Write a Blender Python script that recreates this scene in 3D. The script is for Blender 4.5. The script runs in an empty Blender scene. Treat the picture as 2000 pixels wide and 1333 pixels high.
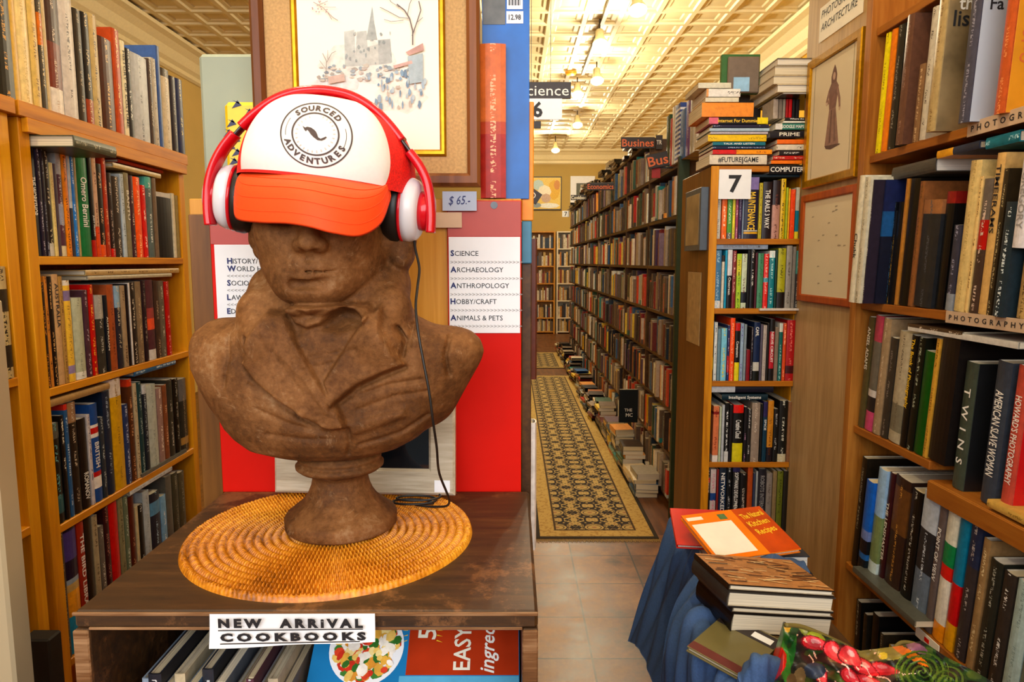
import bpy, math, random
import numpy as np
from mathutils import Vector, Matrix

# ---------------------------------------------------------------- camera, sky, daylight, exposure
F = 1333.0
H = 1.5
PITCH = math.atan((666.5 - 512) / F)
scn = bpy.context.scene
COL = scn.collection
cam_d = bpy.data.cameras.new('camera')
cam_d.sensor_width = 36.0
cam_d.lens = 36.0 * F / 2000.0
cam_d.clip_start = 0.05
cam = bpy.data.objects.new('camera', cam_d)
COL.objects.link(cam)
cam.location = (0, 0, H)
cam.rotation_euler = (math.pi / 2 - PITCH, 0, 0)
scn.camera = cam

wd = bpy.data.worlds.new('world')
scn.world = wd
wd.use_nodes = True
wd.node_tree.nodes['Background'].inputs[0].default_value = (0.95, 0.93, 0.9, 1)
wd.node_tree.nodes['Background'].inputs[1].default_value = 0.22

def light(name, kind, loc, power, color, size=None, rot=None, sy=None, spot=None):
    l = bpy.data.lights.new(name, kind)
    l.energy = power
    l.color = color
    if kind == 'AREA':
        l.shape = 'RECTANGLE'
        l.size = size
        l.size_y = sy or size
    elif kind in ('POINT', 'SPOT'):
        l.shadow_soft_size = size or 0.05
        if spot:
            l.spot_size = spot
            l.spot_blend = 0.9
    o = bpy.data.objects.new(name, l)
    COL.objects.link(o)
    o.location = loc
    if rot:
        o.rotation_euler = rot
    return o

# daylight through the shop window behind the camera
light('window_daylight', 'AREA', (-0.2, -2.3, 2.45), 165, (0.97, 0.98, 1.0), 5.6, (math.radians(84), 0, 0), 1.8)

vs = scn.view_settings
vs.view_transform = 'Standard'
vs.look = 'None'
vs.exposure = 0.12
vs.gamma = 1.0
vs.use_curve_mapping = False

# ---------------------------------------------------------------- maths: from the photograph's sight lines to metres
CP, SP = math.cos(PITCH), math.sin(PITCH)
def ray(u, v):
    a = (u - 1000) / F
    b = (666.5 - v) / F
    return np.array([a, CP + b * SP, -SP + b * CP])
O3 = np.array([0, 0, H])
def PX(u, v, X):
    d = ray(u, v); return O3 + d * X / d[0]
def PY(u, v, Y):
    d = ray(u, v); return O3 + d * Y / d[1]
def PZ(u, v, Z):
    d = ray(u, v); return O3 + d * (Z - H) / d[2]
def pr(P):
    x, y, z = P[0], P[1], P[2] - H
    zc = y * CP - z * SP
    return 1000 + F * x / zc, 666.5 - F * (y * SP + z * CP) / zc
def y_on_x(u, X, z):                     # depth of column u on the plane x = X at height z
    v = 600.0
    for _ in range(8):
        y = PX(u, v, X)[1]; v = pr((X, y, z))[1]
    return y
def x_on_y(u, Y, z):
    v = 600.0
    for _ in range(8):
        x = PY(u, v, Y)[0]; v = pr((x, Y, z))[1]
    return x
def z_on(X, y, v):                       # height of row v above the point (X, y)
    z = 1.5
    for _ in range(8):
        u, vv = pr((X, y, z)); z += (vv - v) / F * y * 1.0
    return z

def lin(h):
    if not isinstance(h, str):
        return tuple(h)
    h = h.lstrip('#')
    c = [int(h[i:i + 2], 16) / 255 for i in (0, 2, 4)]
    return tuple(((x + 0.055) / 1.055) ** 2.4 if x > 0.04045 else x / 12.92 for x in c)
def lin4(h, a=1.0):
    return lin(h) + (a,)

# ---------------------------------------------------------------- materials
def new_mat(name):
    m = bpy.data.materials.new(name)
    m.use_nodes = True
    nt = m.node_tree
    return m, nt, nt.nodes['Principled BSDF']
def N(nt, t, **kw):
    n = nt.nodes.new(t)
    for k, v in kw.items():
        if k.startswith('i_'):
            n.inputs[k[2:].replace('_', ' ')].default_value = v
        else:
            setattr(n, k, v)
    return n
def math_node(nt, op, a, b=None, c=None):
    n = nt.nodes.new('ShaderNodeMath'); n.operation = op
    for i, x in enumerate((a, b, c)):
        if x is None: continue
        if isinstance(x, (int, float)): n.inputs[i].default_value = x
        else: nt.links.new(x, n.inputs[i])
    return n.outputs[0]
def ramp(nt, fac, stops):
    r = nt.nodes.new('ShaderNodeValToRGB')
    e = r.color_ramp.elements
    while len(e) < len(stops): e.new(0.5)
    for el, (p, c) in zip(e, stops):
        el.position = p; el.color = lin4(c)
    nt.links.new(fac, r.inputs[0])
    return r.outputs[0]
def bump(nt, bs, h, strength=0.3, dist=0.002):
    b = nt.nodes.new('ShaderNodeBump')
    b.inputs['Strength'].default_value = strength
    b.inputs['Distance'].default_value = dist
    nt.links.new(h, b.inputs['Height'])
    nt.links.new(b.outputs[0], bs.inputs['Normal'])
def plain(name, c, rough=0.5, metal=0.0, var=0.12, scale=40, bmp=0.0, spec=None):
    m, nt, bs = new_mat(name)
    tc = N(nt, 'ShaderNodeTexCoord')
    nz = N(nt, 'ShaderNodeTexNoise', i_Scale=scale, i_Detail=4.0)
    nt.links.new(tc.outputs['Object'], nz.inputs['Vector'])
    mx = N(nt, 'ShaderNodeMix', data_type='RGBA', blend_type='MULTIPLY')
    mx.inputs[0].default_value = 1.0
    mx.inputs[6].default_value = lin4(c)
    r = N(nt, 'ShaderNodeMapRange')
    r.inputs['To Min'].default_value = 1 - var; r.inputs['To Max'].default_value = 1 + var
    r.inputs['From Min'].default_value = 0.3; r.inputs['From Max'].default_value = 0.7
    nt.links.new(nz.outputs[0], r.inputs[0])
    nt.links.new(r.outputs[0], mx.inputs[7])
    nt.links.new(mx.outputs[2], bs.inputs['Base Color'])
    bs.inputs['Roughness'].default_value = rough
    bs.inputs['Metallic'].default_value = metal
    if spec is not None: bs.inputs['Specular IOR Level'].default_value = spec
    if bmp: bump(nt, bs, nz.outputs[0], bmp)
    return m
def emit(name, c, s):
    m, nt, bs = new_mat(name)
    bs.inputs['Base Color'].default_value = lin4(c)
    bs.inputs['Emission Color'].default_value = lin4(c)
    bs.inputs['Emission Strength'].default_value = s
    return m
def wood(name, c0, c1, c2, axis='z', scale=6.0, stretch=0.07, rough=0.42, bmp=0.15):
    m, nt, bs = new_mat(name)
    tc = N(nt, 'ShaderNodeTexCoord'); mp = N(nt, 'ShaderNodeMapping')
    s = [scale] * 3
    s['xyz'.index(axis)] = scale * stretch
    mp.inputs['Scale'].default_value = s
    nt.links.new(tc.outputs['Object'], mp.inputs['Vector'])
    nz = N(nt, 'ShaderNodeTexNoise', i_Scale=2.2, i_Detail=6.0, i_Roughness=0.6, i_Distortion=0.7)
    nt.links.new(mp.outputs[0], nz.inputs['Vector'])
    fz = N(nt, 'ShaderNodeTexNoise', i_Scale=16.0, i_Detail=3.0)
    nt.links.new(mp.outputs[0], fz.inputs['Vector'])
    a = math_node(nt, 'MULTIPLY_ADD', fz.outputs[0], 0.35, math_node(nt, 'MULTIPLY', nz.outputs[0], 0.8))
    c = ramp(nt, a, [(0.32, c0), (0.55, c1), (0.8, c2)])
    nt.links.new(c, bs.inputs['Base Color'])
    bs.inputs['Roughness'].default_value = rough
    bs.inputs['Specular IOR Level'].default_value = 0.3
    bump(nt, bs, a, bmp, 0.001)
    return m

def attr_mat(name, rough=0.45, fabric=False):
    """cover colours come from the mesh's own face attribute 'cc', lettering marks from 'ik' (rgb, strength)."""
    m, nt, bs = new_mat(name)
    cc = N(nt, 'ShaderNodeAttribute', attribute_name='cc')
    ik = N(nt, 'ShaderNodeAttribute', attribute_name='ik')
    uv = N(nt, 'ShaderNodeAttribute', attribute_name='sp')   # x across spine, y metres along it, z seed
    sx = N(nt, 'ShaderNodeSeparateXYZ'); nt.links.new(uv.outputs['Vector'], sx.inputs[0])
    mp = N(nt, 'ShaderNodeMapping'); mp.inputs['Scale'].default_value = (3.4, 300, 9.7)
    nt.links.new(uv.outputs['Vector'], mp.inputs['Vector'])
    n1 = N(nt, 'ShaderNodeTexNoise', i_Scale=1.0, i_Detail=1.0)
    nt.links.new(mp.outputs[0], n1.inputs['Vector'])
    mp2 = N(nt, 'ShaderNodeMapping'); mp2.inputs['Scale'].default_value = (0.01, 16, 7.3)
    nt.links.new(uv.outputs['Vector'], mp2.inputs['Vector'])
    n2 = N(nt, 'ShaderNodeTexNoise', i_Scale=1.0, i_Detail=0.0)
    nt.links.new(mp2.outputs[0], n2.inputs['Vector'])
    g = math_node(nt, 'GREATER_THAN', n1.outputs[0], 0.535)
    zone = math_node(nt, 'GREATER_THAN', n2.outputs[0], 0.47)
    strip = math_node(nt, 'LESS_THAN', math_node(nt, 'ABSOLUTE', sx.outputs[0]), 0.19)
    k = math_node(nt, 'MULTIPLY', math_node(nt, 'MULTIPLY', g, zone), math_node(nt, 'MULTIPLY', strip, ik.outputs['Alpha']))
    tc = N(nt, 'ShaderNodeTexCoord')
    nz = N(nt, 'ShaderNodeTexNoise', i_Scale=55.0, i_Detail=5.0, i_Roughness=0.65)
    nt.links.new(tc.outputs['Object'], nz.inputs['Vector'])
    r = N(nt, 'ShaderNodeMapRange')
    r.inputs['From Min'].default_value = 0.3; r.inputs['From Max'].default_value = 0.7
    r.inputs['To Min'].default_value = 0.78; r.inputs['To Max'].default_value = 1.18
    nt.links.new(nz.outputs[0], r.inputs[0])
    wear = N(nt, 'ShaderNodeMix', data_type='RGBA', blend_type='MULTIPLY'); wear.inputs[0].default_value = 1
    nt.links.new(cc.outputs['Color'], wear.inputs[6]); nt.links.new(r.outputs[0], wear.inputs[7])
    mx = N(nt, 'ShaderNodeMix', data_type='RGBA')
    nt.links.new(k, mx.inputs[0]); nt.links.new(wear.outputs[2], mx.inputs[6]); nt.links.new(ik.outputs['Color'], mx.inputs[7])
    nt.links.new(mx.outputs[2], bs.inputs['Base Color'])
    bs.inputs['Roughness'].default_value = rough
    bs.inputs['Specular IOR Level'].default_value = 0.3
    return m

def page_mat():
    m, nt, bs = new_mat('paper_edges')
    tc = N(nt, 'ShaderNodeTexCoord'); mp = N(nt, 'ShaderNodeMapping'); mp.inputs['Scale'].default_value = (900, 3, 3)
    nt.links.new(tc.outputs['Object'], mp.inputs['Vector'])
    nz = N(nt, 'ShaderNodeTexNoise', i_Scale=1.0, i_Detail=2.0)
    nt.links.new(mp.outputs[0], nz.inputs['Vector'])
    oi = N(nt, 'ShaderNodeObjectInfo')
    hue = ramp(nt, oi.outputs['Random'], [(0.0, 'e6dcc4'), (0.5, 'd2bf98'), (1.0, 'ded8ce')])
    dk = N(nt, 'ShaderNodeMix', data_type='RGBA', blend_type='MULTIPLY'); dk.inputs[0].default_value = 1
    r = N(nt, 'ShaderNodeMapRange'); r.inputs['From Min'].default_value = 0.35; r.inputs['From Max'].default_value = 0.6
    r.inputs['To Min'].default_value = 0.62; r.inputs['To Max'].default_value = 1.0
    nt.links.new(nz.outputs[0], r.inputs[0])
    nt.links.new(hue, dk.inputs[6]); nt.links.new(r.outputs[0], dk.inputs[7])
    nt.links.new(dk.outputs[2], bs.inputs['Base Color'])
    bs.inputs['Roughness'].default_value = 0.8
    return m

M = {}
M['book'] = attr_mat('book_cover', 0.38)
M['print'] = attr_mat('printed_paper', 0.5)
M['cloth_print'] = attr_mat('printed_bag_fabric', 0.4)
M['pages'] = page_mat()
M['pine'] = wood('orange_pine', '965006', 'cc8408', 'e0a018', 'z')
M['pine_y'] = wood('orange_pine_long', '8a4a04', 'c47a08', 'dc9814', 'y')
M['pine_x'] = wood('orange_pine_wide', '763a04', 'ac640a', 'c88418', 'x')
M['oak_brown'] = wood('brown_oak', '5c3208', '94581a', 'b47830', 'z')
M['oak_brown_y'] = wood('brown_oak_long', '54290a', '8c4e14', 'a86a22', 'y')
M['oak'] = wood('honey_oak_board', 'a86414', 'c88828', 'dca040', 'z', 14.0, 0.03)
M['beige_wood'] = wood('pale_brown_panel', '8a6a40', 'ac8a5a', 'c0a070', 'z', 7.0, 0.08)
M['brown_wood'] = wood('brown_side_panel', '4a2c0e', '704618', '8a5a24', 'z')
M['dark_wood'] = wood('dark_shelf_wood', '2a1a0c', '4a3018', '66451f', 'y')
M['green_post'] = plain('dark_green_paint', '18301c', 0.5)
M['white_paper'] = plain('white_paper', 'e8eaee', 0.6, var=0.03, scale=20)
M['cream_paper'] = plain('cream_paper', 'e4dcc8', 0.6, var=0.04, scale=25)
M['ink'] = plain('black_ink', '15151a', 0.6, var=0.05)
M['navy_ink'] = plain('navy_ink', '0c1a60', 0.6, var=0.05)
M['grey_ink'] = plain('grey_ink', '8a8684', 0.6, var=0.05)
M['white_ink'] = plain('white_lettering', 'e8e4dc', 0.5, var=0.04)
M['orange_ink'] = plain('orange_lettering', 'e06a30', 0.5, var=0.04)
M['yellow_ink'] = plain('yellow_lettering', 'f0c020', 0.5, var=0.04)
M['red_board'] = plain('red_foam_board', 'd01000', 0.5, var=0.08, scale=6, spec=0.15)
M['pink_board'] = plain('faded_red_board', 'b04a44', 0.55, var=0.1, scale=8)
M['gold'] = plain('gilt_moulding', 'b8860c', 0.32, 0.75, var=0.2, scale=60)
M['frame_brown'] = wood('brown_frame', '3a1c08', '6a3a18', '8a5226', 'z')
M['frame_red'] = wood('red_brown_frame', '6a2606', '9a420c', 'b85a18', 'z')
M['burlap'] = plain('tan_burlap', 'bc9660', 0.85, var=0.16, scale=240, bmp=0.2)
M['black_metal'] = plain('black_metal', '141414', 0.4, 0.3)
M['dark_sign'] = plain('charcoal_sign', '241a1a', 0.5)
M['grey_board'] = plain('grey_green_board', '98a08c', 0.7, var=0.06, scale=6)

# ---------------------------------------------------------------- building helpers
def link(o, parent=None):
    COL.objects.link(o)
    if parent is not None: o.parent = parent
    return o
def tag(o, label=None, cat=None, group=None, kind=None):
    if label: o['label'] = label
    if cat: o['category'] = cat
    if group: o['group'] = group
    if kind: o['kind'] = kind
    return o
def thing(name, label, cat, loc=(0, 0, 0), group=None, rot=None):
    o = bpy.data.objects.new(name, None)
    o.empty_display_size = 0.05
    o.location = Vector([float(c) for c in loc])
    if rot is not None:
        o.rotation_mode = 'QUATERNION'; o.rotation_quaternion = rot
    link(o)
    return tag(o, label, cat, group)
def mk(name, V, Fc, mat, parent=None, smooth=False, off=(0, 0, 0)):
    """one mesh object from world-space points (local to the parent's place)."""
    V = np.asarray(V, dtype=float) - np.asarray(off, dtype=float)
    me = bpy.data.meshes.new(name)
    me.from_pydata([tuple(map(float, v)) for v in V], [], [tuple(int(i) for i in f) for f in Fc])
    me.update()
    for m in (mat if isinstance(mat, (list, tuple)) else [mat]):
        me.materials.append(m)
    if smooth:
        me.polygons.foreach_set('use_smooth', [True] * len(me.polygons))
    return link(bpy.data.objects.new(name, me), parent)
def base(p):
    return tuple(p.location) if p is not None else (0, 0, 0)
class MB:
    """collects shapes of ONE part."""
    def __init__(s): s.V = []; s.F = []; s.n = 0; s.mi = []
    def add(s, V, Fc, mi=0):
        V = np.asarray(V, float).reshape(-1, 3)
        s.V.append(V); s.F += [tuple(i + s.n for i in f) for f in Fc]; s.mi += [mi] * len(Fc); s.n += len(V)
        return s
    def box(s, x0, x1, y0, y1, z0, z1, b=0.0012, mi=0, Mx=None):
        V, Fc = cbox(x0, x1, y0, y1, z0, z1, b)
        if Mx is not None: V = V @ np.array(Mx)[:3, :3].T + np.array(Mx)[:3, 3]
        return s.add(V, Fc, mi)
    def build(s, name, mat, parent=None, smooth=False, off=None):
        o = mk(name, np.vstack(s.V), s.F, mat, parent, smooth, base(parent) if off is None else off)
        if any(s.mi): o.data.polygons.foreach_set('material_index', s.mi)
        return o
def cbox(x0, x1, y0, y1, z0, z1, b=0.0012):
    x0, x1 = min(x0, x1), max(x0, x1); y0, y1 = min(y0, y1), max(y0, y1); z0, z1 = min(z0, z1), max(z0, z1)
    b = min(b, (x1 - x0) * .3, (y1 - y0) * .3, (z1 - z0) * .3)
    V = []; idx = {}
    X, Y, Z = (x0, x1), (y0, y1), (z0, z1)
    for i in (0, 1):
        for j in (0, 1):
            for k in (0, 1):
                sx, sy, sz = (1, -1)[i] * b, (1, -1)[j] * b, (1, -1)[k] * b
                for a, d in ((0, (0, sy, sz)), (1, (sx, 0, sz)), (2, (sx, sy, 0))):
                    idx[i, j, k, a] = len(V); V.append((X[i] + d[0], Y[j] + d[1], Z[k] + d[2]))
    Fc = []
    for i in (0, 1):
        q = [idx[i, j, k, 0] for j, k in ((0, 0), (1, 0), (1, 1), (0, 1))]; Fc.append(q if i else q[::-1])
        q = [idx[j, i, k, 1] for j, k in ((0, 0), (1, 0), (1, 1), (0, 1))]; Fc.append(q[::-1] if i else q)
        q = [idx[j, k, i, 2] for j, k in ((0, 0), (1, 0), (1, 1), (0, 1))]; Fc.append(q if i else q[::-1])
    for i in (0, 1):
        for j in (0, 1):
            f = [idx[i, j, 0, 0], idx[i, j, 1, 0], idx[i, j, 1, 1], idx[i, j, 0, 1]]; Fc.append(f if i ^ j else f[::-1])
            f = [idx[i, 0, j, 0], idx[i, 1, j, 0], idx[i, 1, j, 2], idx[i, 0, j, 2]]; Fc.append(f[::-1] if i ^ j else f)
            f = [idx[0, i, j, 1], idx[1, i, j, 1], idx[1, i, j, 2], idx[0, i, j, 2]]; Fc.append(f if i ^ j else f[::-1])
    for i in (0, 1):
        for j in (0, 1):
            for k in (0, 1):
                f = [idx[i, j, k, 0], idx[i, j, k, 1], idx[i, j, k, 2]]; Fc.append(f[::-1] if (i + j + k) % 2 == 0 else f)
    return np.array(V), Fc
def boxpart(name, x0, x1, y0, y1, z0, z1, mat, parent=None, b=0.0015):
    return MB().box(x0, x1, y0, y1, z0, z1, b).build(name, mat, parent)
def tube(P, r, n=8, closed=False, cap=True):
    P = np.asarray(P, float); k = len(P)
    r = np.full(k, r) if np.isscalar(r) else np.asarray(r, float)
    T = np.gradient(P, axis=0)
    if closed: T = np.roll(P, -1, 0) - np.roll(P, 1, 0)
    T /= np.linalg.norm(T, axis=1)[:, None] + 1e-12
    up = np.array([0, 0, 1.0]) if abs(T[0][2]) < 0.9 else np.array([0, 1.0, 0])
    V = []
    a = np.cross(T[0], up); a /= np.linalg.norm(a)
    for i in range(k):
        a = a - T[i] * a.dot(T[i]); a /= np.linalg.norm(a) + 1e-12
        b = np.cross(T[i], a)
        for j in range(n):
            t = 2 * math.pi * j / n
            V.append(P[i] + r[i] * (a * math.cos(t) + b * math.sin(t)))
    Fc = []
    for i in range(k if closed else k - 1):
        for j in range(n):
            i2 = (i + 1) % k; j2 = (j + 1) % n
            Fc.append((i * n + j, i * n + j2, i2 * n + j2, i2 * n + j))
    if cap and not closed:
        Fc.append(tuple(range(n - 1, -1, -1))); Fc.append(tuple((k - 1) * n + j for j in range(n)))
    return np.array(V), Fc
def smooth_path(P, n=8):
    P = np.asarray(P, float); out = []
    for i in range(len(P) - 1):
        p0, p1, p2, p3 = P[max(i - 1, 0)], P[i], P[i + 1], P[min(i + 2, len(P) - 1)]
        for t in np.linspace(0, 1, n, endpoint=False):
            out.append(0.5 * (2 * p1 + (p2 - p0) * t + (2 * p0 - 5 * p1 + 4 * p2 - p3) * t * t + (3 * p1 - p0 - 3 * p2 + p3) * t ** 3))
    out.append(P[-1])
    return np.array(out)
def lathe(prof, n=48, axis='z', c=(0, 0, 0)):
    prof = np.asarray(prof, float); k = len(prof); V = []
    for r, h in prof:
        for j in range(n):
            t = 2 * math.pi * j / n
            a, b = r * math.cos(t), r * math.sin(t)
            V.append({'z': (a, b, h), 'x': (h, a, b), 'y': (b, h, a)}[axis])
    Fc = [(i * n + j, i * n + (j + 1) % n, (i + 1) * n + (j + 1) % n, (i + 1) * n + j) for i in range(k - 1) for j in range(n)]
    Fc.append(tuple(range(n - 1, -1, -1))); Fc.append(tuple((k - 1) * n + j for j in range(n)))
    return np.array(V) + np.asarray(c, float), Fc
def grid_faces(nu, nv, wrap=False):
    return [(i * nv + j, i * nv + j + 1, (i + 1) * nv + j + 1, (i + 1) * nv + j) for i in range(nu - 1) for j in range(nv - 1)]

_TXT = {}
def text_mesh(s, bold=0.0, spacing=1.0):
    """triangles of a line of lettering: height 1 for capitals, starting at x = 0."""
    key = (s, bold, spacing)
    if key in _TXT: return _TXT[key]
    c = bpy.data.curves.new('lettering', 'FONT'); c.body = s; c.size = 1.43; c.offset = bold; c.space_character = spacing
    c.resolution_u = 2
    o = bpy.data.objects.new('lettering', c)
    me = bpy.data.meshes.new_from_object(o)
    V = np.array([v.co[:] for v in me.vertices]).reshape(-1, 3)
    Fc = [tuple(p.vertices) for p in me.polygons]
    bpy.data.objects.remove(o); bpy.data.curves.remove(c); bpy.data.meshes.remove(me)
    _TXT[key] = (V, Fc)
    return _TXT[key]
def text_on(name, s, mat, parent, org, right, up, h, w=None, bold=0.02, align='l', lift=0.0006, spacing=1.0, shear=0.0):
    """lettering laid on a plane: org = start of the baseline, in the parent's own space."""
    V, Fc = text_mesh(s, bold, spacing)
    if not len(V): return None
    V = V.copy(); V[:, 0] += shear * V[:, 1]
    V[:, 0] -= V[:, 0].min()
    wd = V[:, 0].max()
    sx = h if w is None else w / wd
    X = V[:, 0] * sx
    if align == 'c': X = X - wd * sx / 2
    R = np.array(right, float); U = np.array(up, float); Nn = np.cross(R, U)
    P = np.array(org, float) + X[:, None] * R + (V[:, 1] * h)[:, None] * U + Nn * lift
    return mk(name, P, Fc, mat, parent)

def set_attr(me, cc, ik=None, sp=None):
    n = len(me.polygons)
    a = me.attributes.new('cc', 'FLOAT_COLOR', 'FACE')
    a.data.foreach_set('color', np.asarray(cc, np.float32).ravel())
    b = me.attributes.new('ik', 'FLOAT_COLOR', 'FACE')
    b.data.foreach_set('color', (np.zeros((n, 4), np.float32) if ik is None else np.asarray(ik, np.float32)).ravel())
    s = me.attributes.new('sp', 'FLOAT_VECTOR', 'POINT')
    if sp is not None: s.data.foreach_set('vector', np.asarray(sp, np.float32).ravel())

rng = random.Random(7)
def dimmed(c): return tuple(0.98 * x ** 1.1 for x in lin(c))

def cover_mesh(w, h, d, hard, cover, bands, ink, seed, flat_spine=False):
    """bound cover: two boards and a spine; local x = thickness, y = depth (spine at y = 0), z = height."""
    t = min(0.0026 if hard else 0.0008, w * 0.2)
    bul = 0 if flat_spine else (min(w * 0.10, 0.004) if hard else min(w * 0.03, 0.001))
    n = 5
    outer = [(w / 2, d)]
    for i in range(n + 1):
        x = w / 2 - w * i / n
        outer.append((x, bul - bul * 1.0 * (1 - (2 * x / w) ** 2)))
    outer.append((-w / 2, d))
    inner = [(w / 2 - t, d)]
    for i in range(n + 1):
        x = (w / 2 - t) * (1 - 2 * i / n)
        inner.append((x, bul + t - bul * (1 - (2 * x / w) ** 2)))
    inner.append((-w / 2 + t, d))
    zs = sorted({0.0, 1.0} | {b[0] for b in bands} | {b[1] for b in bands})
    def colour(zm):
        for b in bands:
            if b[0] <= zm <= b[1]: return b[2]
        return cover
    k = len(outer); V = []; SPv = []
    for z in zs:
        for x, y in outer:
            V.append((x, y, z * h)); SPv.append((x / min(w, 0.024), z * h, seed))
    o2 = len(V)
    for z in (0, 1):
        for x, y in inner:
            V.append((x, y, z * h)); SPv.append((9, 0, 0))
    Fc, CC, IK = [], [], []
    li = lin(ink) if ink else (0, 0, 0)
    for b in range(len(zs) - 1):
        c = dimmed(colour((zs[b] + zs[b + 1]) / 2)) + (1,)
        for i in range(k - 1):
            Fc.append((b * k + i + 1, b * k + i, (b + 1) * k + i, (b + 1) * k + i + 1))
            CC.append(c); IK.append(li + ((1.0 if ink and 1 <= i <= n else 0.0),))
    cin = tuple(x * 0.9 for x in lin('d8cdb8')) + (1,)
    for i in range(k - 1):
        Fc.append((o2 + i, o2 + i + 1, o2 + k + i + 1, o2 + k + i)); CC.append(cin); IK.append((0, 0, 0, 0))
    top = (len(zs) - 1) * k
    cov = dimmed(colour(0.99)) + (1,); covb = dimmed(colour(0.01)) + (1,)
    for i in range(k - 1):
        Fc.append((top + i + 1, top + i, o2 + k + i, o2 + k + i + 1)); CC.append(cov); IK.append((0, 0, 0, 0))
        Fc.append((i, i + 1, o2 + i + 1, o2 + i)); CC.append(covb); IK.append((0, 0, 0, 0))
    for i in (0, k - 1):
        for b in range(len(zs) - 1):
            pass
    Fc.append((0, o2, o2 + k, top)); CC.append(cov); IK.append((0, 0, 0, 0))
    Fc.append((k - 1, top + k - 1, o2 + k + k - 1, o2 + k - 1)); CC.append(cov); IK.append((0, 0, 0, 0))
    return V, Fc, CC, IK, SPv, t

_seed = [0]
def book(label, loc, rot, w, h, d, hard=True, cover='444444', bands=(), ink='d8d0c0', title=None, group=None, name=None,
         cat='book', simple=False, extra=None, tfrac=(0.5, 0.6), tmat=None, up_text=False):
    _seed[0] += 1
    root = thing(name or ('hardcover_book' if hard else 'paperback_book'), label, cat, loc, group, rot)
    V, Fc, CC, IK, SPv, t = cover_mesh(w, h, d, hard, cover, bands, None if title else ink, _seed[0] * 1.37)
    o = mk('cover', V, Fc, M['book'], root)
    set_attr(o.data, CC, IK, SPv)
    ins = 0.003 if hard else 0.0006
    g = 0.0002
    Vp, Fp = cbox(-w / 2 + t + g, w / 2 - t - g, t + 0.0045, d - (0.004 if hard else 0.0005), ins, h - ins, 0.0004)
    mk('page_block', Vp, Fp, M['pages'], root)
    if title:
        tc, tl = tfrac
        s = title
        th = min(w * 0.52, 0.03)
        L = h * tl
        V0, _ = text_mesh(s, 0.02)
        wd = (V0[:, 0].max() - V0[:, 0].min()) * th if len(V0) else L
        L = min(L, wd * 1.6)
        if up_text:
            text_on('spine_title', s, tmat or M['white_ink'], root, (th / 2, -0.0001, h * tc - L / 2), (0, 0, 1), (-1, 0, 0), th, L, lift=0.0009)
        else:
            text_on('spine_title', s, tmat or M['white_ink'], root, (-th / 2, -0.0001, h * tc + L / 2), (0, 0, -1), (1, 0, 0), th, L, lift=0.0009)
    return root

ORD = ('zeroth first second third fourth fifth sixth seventh eighth ninth tenth eleventh twelfth thirteenth fourteenth fifteenth sixteenth seventeenth '
       'eighteenth nineteenth twentieth twenty-first twenty-second twenty-third twenty-fourth twenty-fifth twenty-sixth twenty-seventh twenty-eighth '
       'twenty-ninth thirtieth thirty-first thirty-second thirty-third thirty-fourth thirty-fifth').split()
NAMED = dict(black='14120f', charcoal='2e2c2c', grey='7c7a76', white='e0dcd4', cream='dcc898', tan='b08c58', brown='5a3418', maroon='5a1820', red='c41810',
             orange='ee6c14', amber='e09a20', yellow='e4cc18', lime='a8b830', green='1c7038', teal='147078', blue='2a6cb0', navy='1a2448',
             purple='4a3068', pink='b85a78', olive='605828')
_NL = {k: np.array([int(v[i:i + 2], 16) for i in (0, 2, 4)], float) for k, v in NAMED.items()}
_NL['light blue'] = np.array([0x80, 0xb4, 0xd4], float); _NL['pale green'] = np.array([0xb8, 0xc4, 0xac], float)
def colour_name(h):
    c = np.array([int(h[i:i + 2], 16) for i in (0, 2, 4)], float)
    return min(_NL, key=lambda k: np.sum((_NL[k] - c) ** 2))
def parse_row(txt):
    out = []
    for ln in txt.strip().splitlines():
        ln = ln.strip()
        if not ln: continue
        title = None
        if '|' in ln:
            ln, title = ln.split('|', 1)
        tok = ln.split()
        b = dict(u0=float(tok[0]), u1=float(tok[1]), vt=float(tok[2]), c=tok[3], ink=tok[4], bands=[], x=0.0, z=0.0, hard=True, t=title, d=0.0, tm=None, tf=(0.5, 0.6), up=False, hh=None)
        if b['ink'] == '-': b['ink'] = None
        for q in tok[5:]:
            if q[0] == '@':
                a, e, c = q[1:].split(','); b['bands'].append((float(a), float(e), c))
            elif q == 'p': b['hard'] = False
            elif q == 'up': b['up'] = True
            elif q[:2] == 'x:': b['x'] = float(q[2:])
            elif q[:2] == 'z:': b['z'] = float(q[2:])
            elif q[:2] == 'd:': b['d'] = float(q[2:])
            elif q[:2] == 'h:': b['hh'] = float(q[2:])
            elif q[:2] == 'm:': b['tm'] = q[2:]
            elif q[:2] == 'f:': b['tf'] = tuple(float(e) for e in q[2:].split(','))
        out.append(b)
    return out
QZ = lambda a: Matrix.Rotation(math.radians(a), 4, 'Z').to_quaternion()
QX = lambda a: Matrix.Rotation(math.radians(a), 4, 'X').to_quaternion()
QY = lambda a: Matrix.Rotation(math.radians(a), 4, 'Y').to_quaternion()

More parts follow.
